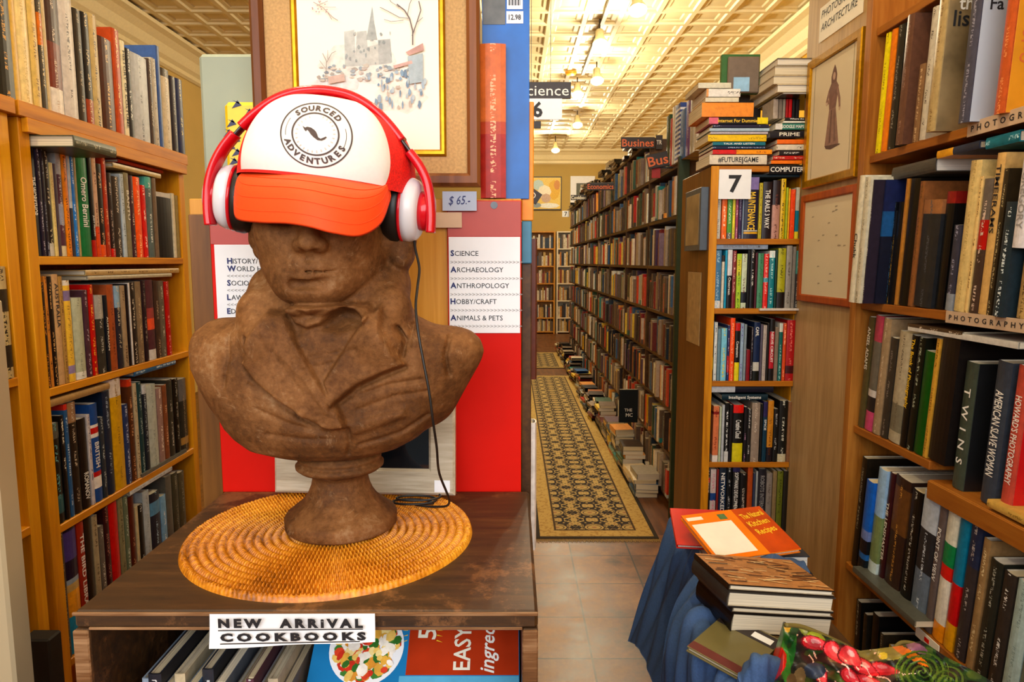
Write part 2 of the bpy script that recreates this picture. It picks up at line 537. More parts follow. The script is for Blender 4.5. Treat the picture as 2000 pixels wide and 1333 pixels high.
def row_on_x(txt, X, side, zs, depth, where, group, lean=0.0, maxh=None):
    """books standing along a shelf whose front edge is the plane x = X. side = +1: spines face +x, -1: they face -x."""
    bs = parse_row(txt); edge = None
    for i, b in enumerate(bs):
        Xb = X + side * b['x']; z0 = zs + b['z'] + 0.0006
        ya, yb = y_on_x(b['u0'], Xb, z0), y_on_x(b['u1'], Xb, z0)
        lo, hi = min(ya, yb), max(ya, yb)
        if edge is not None and side > 0: lo = max(lo, edge); hi = max(hi, lo + .007)
        if edge is not None and side < 0: hi = min(hi, edge); lo = min(lo, hi - .007)
        edge = hi if side > 0 else lo
        w = hi - lo - 0.0012; yc = (lo + hi) / 2
        zt = z_on(Xb, yc - math.tan(math.radians(lean)) * 0.25, b['vt'])
        h = b['hh'] or (zt - z0) / math.cos(math.radians(lean))
        if maxh: h = min(h, maxh)
        d = b['d'] or min(depth, max(0.12, h * 0.74)) 
        rot = QZ(90 if side > 0 else -90) @ QY(lean)
        nm = colour_name(b['c'])
        lab = f"{nm} {'hardcover' if b['hard'] else 'paperback'}, {ORD[i + 1]} from the left {where}"
        book(lab, (Xb - side * 0.004, yc, z0 + w / 2 * math.sin(abs(math.radians(lean)))), rot, w, h, d, b['hard'], b['c'], b['bands'], b['ink'], b['t'], group,
             tmat=M[b['tm']] if b['tm'] else None, tfrac=b['tf'], up_text=b['up'])
def row_on_y(txt, Y, zs, depth, where, group):
    bs = parse_row(txt)
    for i, b in enumerate(bs):
        Yb = Y - b['x']; z0 = zs + b['z'] + 0.0006
        xa, xb = x_on_y(b['u0'], Yb, z0), x_on_y(b['u1'], Yb, z0)
        w = max(xb - xa - 0.001, 0.004); xc = (xa + xb) / 2
        h = z_on(xc, Yb, b['vt']) - z0
        lab = f"{colour_name(b['c'])} {'hardcover' if b['hard'] else 'paperback'}, {ORD[i + 1]} from the left {where}"
        book(lab, (xc, Yb + 0.004, z0), None, w, h, b['d'] or depth, b['hard'], b['c'], b['bands'], b['ink'], b['t'], group,
             tmat=M[b['tm']] if b['tm'] else None, tfrac=b['tf'], up_text=b['up'])
def lying(label, x0, x1, y0, y1, z0, z1, cover, spine='-y', hard=True, ink=None, bands=(), title=None, group=None, yaw=0.0, tmat=None, tfrac=(0.5, 0.7), name=None):
    """a book lying flat. spine: the side it faces (-y, +y, +x, -x)."""
    cx, cy = (x0 + x1) / 2, (y0 + y1) / 2
    w = z1 - z0
    a = {'-y': 0, '+x': 90, '+y': 180, '-x': -90}[spine]
    L, D = ((x1 - x0), (y1 - y0)) if spine in ('-y', '+y') else ((y1 - y0), (x1 - x0))
    # height axis -> world -x after turning the standing book on its side; front cover up
    q = QZ(yaw) @ QZ(a) @ QY(-90)
    off = Vector((L / 2, -D / 2, w / 2))
    off = (QZ(yaw) @ QZ(a)) @ off
    return book(label, (cx + off.x, cy + off.y, z0 + w / 2), q, w, L, D, hard, cover, bands, ink, title, group, tmat=tmat, tfrac=tfrac, name=name)

# ---------------------------------------------------------------- the room
XL, XR, YF, YB, ZC = -3.66, 2.9, 14.6, -2.4, 3.8
def struct(o):
    o['kind'] = 'structure'; return o
def floor_mat():
    m, nt, bs = new_mat('worn_floor')
    tc = N(nt, 'ShaderNodeTexCoord')
    sx = N(nt, 'ShaderNodeSeparateXYZ'); nt.links.new(tc.outputs['Object'], sx.inputs[0])
    br = N(nt, 'ShaderNodeTexBrick'); br.offset = 0.0
    br.inputs['Color1'].default_value = lin4('b8843c'); br.inputs['Color2'].default_value = lin4('946428')
    br.inputs['Mortar'].default_value = lin4('4c3418'); br.inputs['Scale'].default_value = 1.0
    br.inputs['Mortar Size'].default_value = 0.004; br.inputs['Brick Width'].default_value = 0.305; br.inputs['Row Height'].default_value = 0.305
    nt.links.new(tc.outputs['Object'], br.inputs['Vector'])
    nz = N(nt, 'ShaderNodeTexNoise', i_Scale=3.0, i_Detail=8.0, i_Roughness=0.7)
    nt.links.new(tc.outputs['Object'], nz.inputs['Vector'])
    st = ramp(nt, nz.outputs[0], [(0.36, '3c240c'), (0.5, 'b8966a'), (0.64, 'fff4e0')])
    mx = N(nt, 'ShaderNodeMix', data_type='RGBA', blend_type='MULTIPLY'); mx.inputs[0].default_value = 0.9
    nt.links.new(br.outputs[0], mx.inputs[6]); nt.links.new(st, mx.inputs[7])
    # boards of brown wood beyond the tiles
    mp = N(nt, 'ShaderNodeMapping'); mp.inputs['Scale'].default_value = (9, 0.9, 1)
    nt.links.new(tc.outputs['Object'], mp.inputs['Vector'])
    n2 = N(nt, 'ShaderNodeTexNoise', i_Scale=3.0, i_Detail=5.0); nt.links.new(mp.outputs[0], n2.inputs['Vector'])
    wd_ = ramp(nt, n2.outputs[0], [(0.3, '4a2610'), (0.6, '7c4a1e'), (0.85, '9a6430')])
    far = math_node(nt, 'GREATER_THAN', sx.outputs[1], 3.62)
    m2 = N(nt, 'ShaderNodeMix', data_type='RGBA'); nt.links.new(far, m2.inputs[0])
    nt.links.new(mx.outputs[2], m2.inputs[6]); nt.links.new(wd_, m2.inputs[7])
    nt.links.new(m2.outputs[2], bs.inputs['Base Color'])
    r = math_node(nt, 'MULTIPLY_ADD', nz.outputs[0], 0.4, 0.16)
    nt.links.new(r, bs.inputs['Roughness'])
    bump(nt, bs, br.outputs['Fac'], -0.25, 0.002)
    return m
struct(boxpart('floor', XL, XR, YB, YF, -0.05, 0, floor_mat(), b=0))

def ceiling():
    """pressed-tin ceiling: ribs with a stepped coffer in every square."""
    s = 0.335
    nx = int((XR - XL) / s) + 1; ny = int((YF - YB) / s) + 1
    V, Fc = [], []
    steps = [(0.0, 0.0), (0.022, 0.0), (0.034, 0.016), (0.075, 0.018), (0.088, 0.028)]
    for i in range(nx):
        for j in range(ny):
            x, y = XL + i * s, YB + j * s
            b = len(V)
            for ins, up in steps:
                for dx, dy in ((0, 0), (1, 0), (1, 1), (0, 1)):
                    V.append((x + ins + dx * (s - 2 * ins), y + ins + dy * (s - 2 * ins), ZC + up))
            for k in range(len(steps) - 1):
                for q in range(4):
                    q2 = (q + 1) % 4
                    Fc.append((b + 4 * k + q, b + 4 * k + 4 + q, b + 4 * k + 4 + q2, b + 4 * k + q2))
            k = 4 * (len(steps) - 1)
            Fc.append((b + k, b + k + 3, b + k + 2, b + k + 1))
    return mk('ceiling', V, Fc, plain('cream_pressed_tin', 'f0e2b4', 0.5, var=0.06, scale=3))
struct(ceiling())
M['wall_cream'] = plain('cream_wall', 'd8b868', 0.8, var=0.05, scale=2)
M['wall_far'] = plain('ochre_wall', 'b89a52', 0.85, var=0.06, scale=1.5)
M['cornice'] = plain('cream_cornice', 'f4e4b0', 0.55, var=0.04)
struct(boxpart('wall_left', XL - 0.1, XL, YB, YF, 0, ZC + 0.1, M['wall_cream'], b=0))
struct(boxpart('wall_right', XR, XR + 0.1, YB, YF, 0, ZC + 0.1, plain('yellow_wall', 'e0a818', 0.8, var=0.05, scale=2), b=0))
struct(boxpart('wall_far', XL, XR, YF, YF + 0.1, 0, ZC + 0.1, M['wall_far'], b=0))
mb = MB()                                                            # shop front with its window opening, behind the camera
mb.box(XL, XR, YB - 0.15, YB, 0, 0.45, 0); mb.box(XL, XR, YB - 0.15, YB, 3.4, ZC + 0.1, 0)
mb.box(XL, -3.1, YB - 0.15, YB, 0.45, 3.4, 0); mb.box(2.6, XR, YB - 0.15, YB, 0.45, 3.4, 0)
struct(mb.build('wall_front', M['wall_cream']))
mb = MB()
for x in (-3.1, -1.2, 0.7, 2.55): mb.box(x, x + 0.05, YB - 0.1, YB - 0.05, 0.45, 3.4)
for z in (0.45, 3.35): mb.box(-3.1, 2.6, YB - 0.1, YB - 0.05, z, z + 0.05)
struct(mb.build('window_1', M['frame_brown']))
def cornice(name, pts, inward):
    """stepped crown moulding along a wall, swept from its section."""
    sec = [(0, 0.0), (0.26, 0.0), (0.25, -0.03), (0.19, -0.05), (0.13, -0.10), (0.09, -0.18), (0.05, -0.21), (0.05, -0.25), (0.02, -0.27), (0, -0.27)]
    V = []
    for p in pts:
        for a, z in sec: V.append((p[0] + inward[0] * a, p[1] + inward[1] * a, ZC + z))
    k = len(sec)
    Fc = [(i * k + j, i * k + j + 1, (i + 1) * k + j + 1, (i + 1) * k + j) for i in range(len(pts) - 1) for j in range(k - 1)]
    return struct(mk(name, V, Fc, M['cornice']))
cornice('trim_1', [(XR, YB), (XR, YF)], (-1, 0))
cornice('trim_2', [(XL, YF), (XL, YB)], (1, 0))
cornice('trim_3', [(XR, YF), (XL, YF)], (0, -1))

# ---------------------------------------------------------------- ceiling lamps
M['bulb'] = emit('lit_bulb', 'ffe0a0', 28)
M['track'] = plain('dark_track', '3a2c1c', 0.5, 0.4)
M['lamp_white'] = plain('cream_lamp_metal', 'd8c8a0', 0.4)
t = thing('lighting_track', 'dark lighting track running away under the pressed tin ceiling', 'track', (0.86, 6, ZC - 0.03))
boxpart('rail', 0.84, 0.88, 1.2, 8.6, ZC - 0.05, ZC - 0.012, M['track']).parent = t
t.children[0].location = -t.location
for i, y in enumerate((2.0, 4.4, 6.8, 8.4)):
    MB().box(0.83, 0.89, y, y + 0.05, ZC - 0.012, ZC).build('clip', M['track'], t)
WARM = (1.0, 0.87, 0.62)
def track_lamp(x, y, z, label, power, aim=(0, -0.5, -1), show=True):
    root = thing('track_lamp', label, 'lamp', (x, y, z), 'spot lamps on the ceiling track')
    a = Vector(aim).normalized()
    q = Vector((0, 0, -1)).rotation_difference(a).to_matrix()
    V, Fc = lathe([(0.03, 0.12), (0.04, 0.115), (0.045, 0.03), (0.07, -0.02), (0.076, -0.045), (0.071, -0.045), (0.064, -0.018), (0.03, 0.0)], 20)
    V = V @ np.array(q).T
    mk('shade', V, Fc, M['lamp_white'], root, True)
    Vb, Fb = lathe([(0.001, 0.0), (0.03, -0.004), (0.052, -0.02), (0.06, -0.04), (0.048, -0.066), (0.001, -0.08)], 20)
    mk('bulb', Vb @ np.array(q).T, Fb, M['bulb'], root, True)
    top = -np.array(a) * 0.09
    V, Fc = tube([top, top + np.array([0, 0, 0.02]), (top[0], top[1], ZC - 0.012 - z)], 0.007, 8)
    mk('stem', V, Fc, M['track'], root, True)
    if power:
        p = Vector((x, y, z)) + a * 0.1
        light('track_lamp_light', 'POINT', p, power, WARM, 0.05)
    return root
lamps = [(1172, 80, 3.60, 'round-headed track lamp glowing beside the dark rail, largest lit bulb in view', 95),
         (1245, 12, 3.60, 'track lamp at the top edge of the view, throwing light along the ceiling', 95),
         (1166, 152, 3.60, 'small track lamp hanging under the end of the dark rail', 70),
         (1128, 180, 3.60, 'track lamp beside the hanging science sign', 70),
         (1128, 240, 3.60, 'small lit lamp above the hanging number sheet', 70),
         (1085, 290, 3.56, 'large glaring lamp close before the far wall', 120)]
lamps = [(*PZ(u, v, z), lab, pw * 0.64) for u, v, z, lab, pw in lamps]
lamps += [(-0.9, 0.9, 3.56, 'track lamp over the bust table, above the view', 60), (0.55, 1.5, 3.56, 'track lamp over the sale crate, above the view', 60)]
for x, y, z, lab, pw in lamps:
    track_lamp(x, y, z, lab, pw)
t = thing('smoke_detector', 'small round orange-tan detector on the tin ceiling above the science sign', 'detector', PZ(1115, 140, ZC - .001))
V, Fc = lathe([(.001, 0), (.07, 0), (.07, -.02), (.055, -.038), (.03, -.045), (.001, -.046)], 28); mk('cover', V, Fc, plain('amber_plastic', 'c88a20', .4), t, True)

# ---------------------------------------------------------------- bookcases
def bookcase_x(name, label, X, side, y0, y1, depth, ztop, shelves, mat, mat_b, t=0.035, st=0.02, far_panel=True, near_panel=True, back=True, nose=0.0, ztb=None, group=None):
    """shelf unit along y whose open front is the plane x = X; side = +1: the front faces +x."""
    xb = X - side * depth
    r = thing(name, label, 'bookcase', (xb, (y0 + y1) / 2, 0), group)
    if near_panel: boxpart('side_panel', X, xb, y0 - t, y0, 0, ztop, mat).parent = r
    if far_panel: boxpart('side_panel', X, xb, y1, y1 + t, 0, ztop, mat).parent = r
    if back: boxpart('back_panel', xb - side * 0.01, xb, y0 - t, y1 + t, 0, ztop, mat).parent = r
    for z in shelves:
        boxpart('shelf', X + side * nose, xb, y0, y1, z - st, z, mat_b).parent = r
    boxpart('top_board', X + side * (nose + 0.012), xb, y0 - t - 0.01, y1 + t + 0.01, ztop, (ztb or ztop + 0.022), mat_b).parent = r
    for c in r.children: c.location = -r.location
    return r
XLF, XRF = -1.1, 1.1
bc = bookcase_x('bookcase', 'orange pine bookcase of large art books standing beside the bust table', XLF, 1, 1.60, 2.30, 0.31, 1.822,
           [1.513, 1.20, 0.862, 0.515, 0.12], M['pine'], M['pine_y'], ztb=1.856)
MB().box(-1.1, -1.085, 1.575, 2.33, 1.79, 1.822).build('front_rail', M['pine_y'], bc)
bookcase_x('bookcase', 'pine bookcase at the edge of the view, nearly out of sight', XLF, 1, 0.75, 1.50, 0.31, 1.822,
           [1.245, 0.9, 0.5, 0.12], M['pine'], M['pine_y'], ztb=1.856)
book('black book overhanging the near pine bookcase, gold lettering on its spine', (-1.1, 1.545, 1.8575), QZ(90), 0.05, 0.36, 0.26, True, '26241c', (), 'c89030')
book('cream book with torn dark jacket, at the very edge on a low shelf', (-1.1, 1.478, 1.2456), QZ(90), 0.03, 0.245, 0.2, True, 'c0aa78', [(0.1, 0.3, '2a2018'), (0.6, 0.8, '3a3020')], '2a2018')
book('maroon book with yellow foot, beside the torn cream one', (-1.1, 1.446, 1.2456), QZ(90), 0.03, 0.245, 0.2, True, '541c24', [(0, 0.1, 'c8b020'), (0.45, 1, '8a7a58')], None)

# photography bookcase opposite, its near half a lower shelf
r = thing('bookcase', 'oak bookcase of photography books with lettered shelf edges', 'bookcase', (1.25, 1.7, 0))
def part(name, V, Fc, mat, root, smooth=False): return mk(name, V, Fc, mat, root, smooth, base(root))
def bpart(name, root, *a, mat, b=0.0015): 
    V, Fc = cbox(*a, b); return part(name, V, Fc, mat, root)
bpart('side_panel', r, 1.085, 1.42, 2.155, 2.19, 0, 2.9, mat=M['oak_brown'])
bpart('back_panel', r, 1.41, 1.42, 0.9, 2.155, 0, 2.9, mat=M['oak_brown'])
bpart('side_panel', r, 1.1, 1.42, 0.86, 0.895, 0, 2.9, mat=M['oak_brown'])
for z, ya, yb in ((2.2, 0.9, 2.15), (1.825, 0.9, 2.15), (1.376, 0.9, 2.15), (0.978, 1.75, 2.15), (0.93, 0.9, 1.745), (0.52, 0.9, 2.15), (0.1, 0.9, 2.15)):
    bpart('shelf', r, 1.1, 1.41, ya, yb, z - 0.024, z, mat=M['oak_brown_y'])
# perforated orange shelf edge with printed names on the near low shelf
ed = bpart('shelf_edge', r, 1.092, 1.0995, 0.9, 1.74, 0.882, 0.9298, mat=M['oak_brown_y'])
M['tan_label'] = plain('tan_label_strip', 'b89c80', 0.6, var=0.06)
def edge_label(s, ya, z, yb, h, label):
    t = thing('shelf_label', label, 'label', (1.099, (ya + yb) / 2, z))
    mk('strip', *cbox(-0.0035, -0.001, -abs(yb - ya) / 2, abs(yb - ya) / 2, -h / 2, h / 2, 0.0003), M['tan_label'], t)
    text_on('lettering', s, M['ink'], t, (-0.0036, 0, -h * 0.2), (0, -1, 0), (0, 0, 1), h * 0.4, abs(yb - ya) * 0.9, 0.03, 'c', spacing=1.9)
edge_label('PHOTOGRAPHY', 1.69, 1.815, 1.40, 0.034, 'paper strip reading PHOTOGRAPHY on the upper shelf edge')
edge_label('PHOTOGRAPHY', 1.72, 1.363, 1.44, 0.03, 'paper strip reading PHOTOGRAPHY on the shelf edge below eye level')
t = thing('shelf_label', 'narrow cream tag with a red mark on the low shelf edge', 'label', (1.099, 1.7, 0.506))
mk('strip', *cbox(-0.0035, -0.001, -0.05, 0.05, -0.014, 0.014, 0.0003), M['cream_paper'], t)
mk('mark', *cbox(-0.0042, -0.0035, -0.01, 0.01, -0.006, 0.006, 0.0002), M['red_board'], t)

# pale end panel with its framed prints
r = thing('end_panel', 'tall pale brown wooden panel carrying two framed prints', 'panel', (1.15, 2.45, 0))
bpart('board', r, 1.13, 1.16, 2.215, 2.725, 0, 3.1, mat=M['beige_wood'])
bpart('edge_strip', r, 1.125, 1.165, 2.205, 2.214, 0, 3.1, mat=M['dark_wood'])

# numbered computer bookcase facing the camera
Y7 = 2.7
r = thing('bookcase', 'narrow pine bookcase of computer books with a number sign', 'bookcase', (0.97, 2.85, 0))
bpart('side_panel', r, 0.772, 0.795, Y7, 3.15, 0, 1.868, mat=M['brown_wood'])
bpart('stile', r, 0.770, 0.800, Y7 - 0.008, Y7, 0, 1.868, mat=M['pine'])
bpart('side_panel', r, 1.129, 1.15, 2.73, 3.0, 0, 1.868, mat=M['pine'])
bpart('back_panel', r, 0.795, 1.128, 2.98, 2.99, 0, 1.868, mat=M['dark_wood'])
for z in (1.59, 1.317, 1.025, 0.69, 0.395, 0.1):
    bpart('shelf', r, 0.795, 1.128, Y7, 2.98, z - 0.022, z, mat=M['pine_x'])
bpart('top_board', r, 0.775, 1.128, Y7 - 0.005, 3.15, 1.846, 1.868, mat=M['pine_x'])

# bookcase end behind the bust
r = thing('bookcase', 'honey pine bookcase end behind the bust, posters on it', 'bookcase', (-0.24, 1.6, 0))
bpart('end_panel', r, -0.545, 0.016, 1.17, 1.2, 0, 1.606, mat=M['oak'])
bpart('dark_edge_overlay', r, -0.545, -0.508, 1.164, 1.1695, 0, 1.58, mat=M['brown_wood'])  # thin overlay that makes the end panel's left edge darker brown
bpart('side_panel', r, -0.545, -0.525, 1.2, 2.6, 0, 1.606, mat=M['pine'])
bpart('divider', r, -0.27, -0.25, 1.2, 2.6, 0, 1.59, mat=M['pine'])
for z in (1.606, 1.29, 0.97, 0.65, 0.33, 0.08):
    bpart('shelf', r, -0.525, 0.012, 1.2, 2.6, z - 0.02, z, mat=M['pine_y'])
bpart('far_panel', r, -0.545, 0.012, 2.6, 2.63, 0, 1.606, mat=M['pine'])
for k, (z, c, h, lab) in enumerate(((0.97, 'e8e0d8', 0.24, 'white book'), (0.65, 'c8200c', 0.24, 'red book'), (0.65, '2a4a50', 0.25, 'teal book'), (0.33, 'd8d4c8', 0.22, 'pale book'), (1.29, '6a3018', 0.25, 'brown book'))):
    y = 1.225 + 0.05 * (k == 2)
    book(lab + ' seen edge-on past the bust bookcase, ' + ('chest high', 'knee high', 'knee high, second in', 'lowest', 'head high')[k], (0.045, y, z + 0.0006), QZ(90), 0.035, h, 0.2, True, c, (), 'e0d8d0')

# ---------------------------------------------------------------- books on the two side bookcases
LW = 'on the {} of the pine bookcase'
row_on_x('''
33 48 -60 d8b050 -
48 72 -58 e8d090 c8a860
73 89 -50 d8b868 8a6a30
90 99 -40 50483c c8b080 @.5,.75,d07018
99 106 -30 c8b080 -
106 133 -34 4a3028 c0a890 @0,.2,e0d8cc @.2,.55,7a3424
134 161 -35 ccc4bc 50484c
162 176 18 3a3024 8a7a60
177 191 25 1c1818 c8b080 @0,.23,a04020
191 207 28 c0a870 3a2a18
208 233 75 4a1c08 e0b060
234 249 57 b84818 e8c070
250 258 80 e0d4ac 1c1814 m:ink f:.5,.8|HISTORY OF COSTUME
259 268 95 2c2c30 c8c8c0
268 300 108 b0b4b8 50545c
301 308 115 504038 c0b090
308 317 114 b8b0a0 60503c
318 325 90 3a5c98 -
326 342 135 c8b898 8a7450 @.9,1,3a2c20
343 354 150 2a2430 8a8070
355 367 155 1c2c58 c8b870
''', XLF, 1, 1.8565, 0.24, LW.format('top'), 'art books along the top of the pine bookcase')
row_on_x('''
63 68 286 4a3a58 - p
69 88 285 1c1a24 e0dcd8 f:.55,.35|THE WORKSHOP
89 96 287 2e2434 a8a0b0
97 103 288 28202c 8a90a0
103 112 290 241c1c c8b890 @0,.12,c8c0b0
113 120 318 e0c880 b89850
121 126 320 5a4a50 -
126 136 295 5c3444 b8a8a8 @0,.1,d8c8a0 @.3,.5,9a9cac @.78,1,a8a4a0
137 147 291 f08c10 5a3008
148 153 290 404048 - @.45,.95,c4c4c0
153 160 293 2080d0 d8e4f0
160 164 300 b89c68 -
165 187 307 0c7840 e8e8dc m:white_ink f:.55,.5|Omero Bernini
188 194 298 1e1a18 d8c8a0 @0,.16,c02010 f:.3,.2|JUDY FROMM
195 203 304 c8a080 6a3020 @0,.3,e04c18
203 213 320 201814 d8a878 @0,.13,e85818
214 222 294 b03414 d8a070
223 231 338 2c1a1a a89080 @0,.1,d01c10
232 246 345 3c3028 c8b8a0
247 254 340 b8c4cc 606870
255 264 338 8a8060 e4d8b0 m:cream_paper f:.62,.35|BANTU
265 272 343 4a2c34 d0b8a8
273 286 346 f85c14 ffd090
287 295 362 d81c14 ffe0d0
296 308 346 5c6c6c d8dcd8 @.86,1,58b0a0
309 316 348 7a6450 -
317 344 377 1a1618 - @.93,1,c8c4bc
345 350 378 d8ccb0 -
351 357 382 9a8654 -
''', XLF, 1, 1.5135, 0.24, LW.format('second shelf'), 'art books on the second shelf', maxh=.272)
row_on_x('''
87 97 524 15120c d8a020 m:yellow_ink f:.78,.38|Gesualda Hum
98 105 552 2c1c10 d08030
105 111 540 c88030 3a2010
112 120 540 1c1410 c89858 f:.5,.7
121 133 536 c8a070 3a2410 m:ink f:.72,.4|AUSTRALIA
133 140 540 b08848 6a4818
141 154 548 e8bc40 a88030 @.08,.16,9a88b0 @.8,.9,8a78a0 @.95,1,e0d8c8
156 176 582 b8bca0 8a8c78 @0,.09,e4e4dc
177 186 567 50303c a89098
187 197 556 c01008 e8a030
199 215 577 3a3830 b8b4a8 @.7,1,a8a49a
216 222 577 1c2028 98a0a8 m:cream_paper f:.5,.6|AUSTRALIAN
223 236 556 a85428 6a2c10
237 247 559 2c2c38 c8b898 @.74,1,90b0c8
248 257 558 a89070 4a3018 f:.5,.6
258 262 555 1c1418 -
263 266 553 e0d8d0 -
266 276 552 2a221e c8b8a0
277 288 550 8a7458 c0a880
289 296 548 2c1c24 8a7468
297 311 547 5a3038 - @0,.13,d8d4d0 @.38,.52,e85830 @.52,.65,a04440
312 321 549 4a3428 b89c78
321 331 549 6a6050 b8b09c
332 341 550 b80c08 e08878
''', XLF, 1, 1.2005, 0.24, LW.format('third shelf'), 'art books on the third shelf', maxh=.285)
row_on_x('''
106 114 820 2c2620 b0a088
115 134 828 14140f 60a0a0 @.1,.28,2c5c60 @.85,1,5a5a50
135 143 812 181410 d8d0b8
144 151 790 2a5a88 d0d8e0 @.95,1,c83020
152 167 786 2a2018 b8a890 @.82,1,9a7450
168 184 818 201814 c8b080 f:.25,.3|ROMANOV
185 191 810 c8c0c0 48406a
192 207 789 1c4c90 d8dce8 @.14,.26,e8e0d8 @.26,.31,c01818 @.66,.7,e8e0d8 @.7,.76,c01818 @.76,.79,e8e0d8 m:white_ink f:.48,.26|BRITISH
208 216 815 303840 a8b0b0
217 231 765 1c2a40 8a98a8
232 253 737 d0a010 8a6408 @.84,1,d8ccc0
254 263 790 2c3c68 b8c0d8
264 273 741 5a3018 c89060 @.93,1,c83c18
274 281 749 c0b090 5a4428
282 290 746 1c4448 a8b8b8
291 299 752 202c38 98a0a8 @.9,1,c8ccd0
300 317 752 b8c0b8 8a9490
318 328 758 a08078 f0e0d0
329 337 752 8a5030 e0b080
338 348 742 3a3830 b8b4a8
349 359 740 14120e a8a498
360 374 740 30302c a08868 @.7,1,6a6868 @.1,.2,b08848
''', XLF, 1, 0.8625, 0.24, LW.format('fourth shelf'), 'art books on the fourth shelf', maxh=.314)
row_on_x('''
136 146 1036 3a2c1c 8a7050
147 170 1026 1c1430 - @0,.3,2098c8 @.3,.5,e8a020 @.5,.56,c0a060 @.56,.6,90a0b0 @.75,.98,4a3c80
171 184 1008 a02c14 e8b890 f:.55,.7|THE BIRD LIBRARY
185 198 1000 2c2014 -
199 209 1008 a89878 5a4a30
210 219 1028 6a6258 c8c4b8
220 230 980 3a1418 a86858
231 247 972 c80408 -
248 257 970 8a8460 4a442c
258 266 970 6a7860 c8d0c0
267 277 970 5a2010 c09068
278 283 990 c8b890 -
284 293 986 1c201c d8dcd8
294 306 960 b0bcc4 808c94
307 325 962 20283a a8c8e0 @.75,.9,5890b8
326 336 968 80b0d8 e8f0f4
337 348 930 6a6860 -
349 360 924 4a4838 8a8874
361 372 922 565240 8a8874
''', XLF, 1, 0.5155, 0.24, LW.format('fifth shelf'), 'art books on the fifth shelf', maxh=.323)
# lying across the tops of the rows
def lie_x(label, X, side, u0, u1, v0, v1, depth, cover, **kw):
    """a book lying along a side shelf, front edge on the plane x = X between columns u0 and u1, rows v0 (top) to v1."""
    ya, yb = sorted((PX(u0, (v0 + v1) / 2, X)[1], PX(u1, (v0 + v1) / 2, X)[1]))
    um = (u0 + u1) / 2
    z1, z0 = PX(um, v0, X)[2], PX(um, v1, X)[2]
    xa, xb = sorted((X, X - side * depth))
    return lying(label, xa, xb, ya, yb, z0, z1, cover, '+x' if side > 0 else '-x', **kw)
lying('thick grey book lying across the upright books, second shelf of the pine bookcase', -1.24, -1.0, 1.603, 1.77, 1.762, 1.7885, '54543f', '+x', ink='a8a488')
lie_x('thin red book lying above cream one, at the far end of the eye-level shelf', XLF, 1, 232, 318, 322, 328, 0.2, 'a02414', ink=None)
lie_x('cream book lying flat under the thin red one', XLF, 1, 222, 314, 329, 338, 0.2, 'c8b078', ink=None)
lie_x('tan book lying across the middle shelf of the pine bookcase, dark lettering on its edge', XLF, 1, 168, 350, 526, 536, 0.2, 'c0a068', ink='6a4c20')
lie_x('pale thin book lying beneath the tan one on the middle shelf', XLF, 1, 172, 336, 537, 544, 0.2, 'b8ac90', ink=None)
lie_x('tan wood-coloured book lying over black books, second lowest shelf', XLF, 1, 92, 216, 766, 779, 0.19, 'a88450', ink=None)
lie_x('blue book lying at the far end, second lowest shelf of the pine bookcase', XLF, 1, 262, 344, 714, 724, 0.19, '28608c', ink='c8d8e4')
lie_x('grey magazine lying on white one at the far end of lowest shelf', XLF, 1, 276, 366, 902, 909, 0.2, '6a6860', ink=None, hard=False)
lie_x('white magazine lying beneath the grey one at the far end of lowest shelf', XLF, 1, 252, 338, 936, 944, 0.2, 'c8ccd0', ink='707880', hard=False)

RW = 'on the {} of the photography bookcase'
row_on_x('''
1706 1714 66 e8d808 8a7800 p
1715 1726 53 e07c14 -
1727 1741 50 2a2824 8a8478
1743 1757 24 6a4838 8a6858 x:.02
1776 1788 125 8a6848 c0a078
1790 1802 15 c8c0b0 5a5048
''', XRF, -1, 1.8255, 0.22, RW.format('upper shelf'), None, lean=4, maxh=.343)
row_on_x('''
1653 1663 344 d8d0b8 3a3028 x:.07 f:.45,.2 m:ink|Chukk
1664 1674 347 c8c0a8 8a8068 x:.07
1675 1681 352 2a2030 d8d0d0 x:.06
1683 1706 352 14182c - x:.03 @.55,.75,1c5488 @.75,1,1a2450
1707 1720 395 101018 4878a8
1721 1731 412 1c1c20 e8b020
1732 1741 395 181410 -
1742 1748 350 b07830 -
1749 1767 350 14100c -
1768 1777 355 8a5830 5a3818
1778 1812 392 26282c 484c54 @.87,1,9a6840
1813 1836 375 0e0e10 - x:-.01 @.9,1,8a1c18
1840 1854 440 3a3a48 8a88a0 @0,.2,8a9098
1856 1877 315 d4ba7c b09458
1878 1885 345 e0c080 6a4c20
1886 1903 350 4a3830 c8b0a0 @.48,.7,b01410 @.7,1,6a6058
1904 1920 300 d0a868 2a1c10 m:ink f:.72,.42|TIMEERAMS
1921 1930 330 3a3020 a89870
1931 1952 395 24343c c8d4d8 x:.02
1978 2000 390 b89860 5a4424
''', XRF, -1, 1.3765, 0.22, RW.format('eye-level shelf'), None, lean=4)
row_on_x('''
1671 1681 620 5a5030 c8b078 m:cream_paper f:.72,.38|ANSEL ADAMS
1683 1697 612 6a6458 - @0,.17,c04870 @.17,.3,2a2424 @.3,.36,c8c0b8 @.78,1,b04058
1698 1712 623 a08868 c0a888
1714 1727 661 3a342c 7a7064
1729 1751 650 b0a488 5a5040 @.1,.35,7a7460
1752 1763 656 14120e f0c020 m:yellow_ink f:.66,.62|The Book of Photography
1764 1777 660 14180f 98a088 f:.45,.7
1778 1796 688 0c5010 -
1797 1805 662 c89838 6a4810
1806 1838 662 1c1614 -
''', XRF, -1, 0.9785, 0.22, RW.format('waist-high shelf'), None, lean=5, maxh=.36)
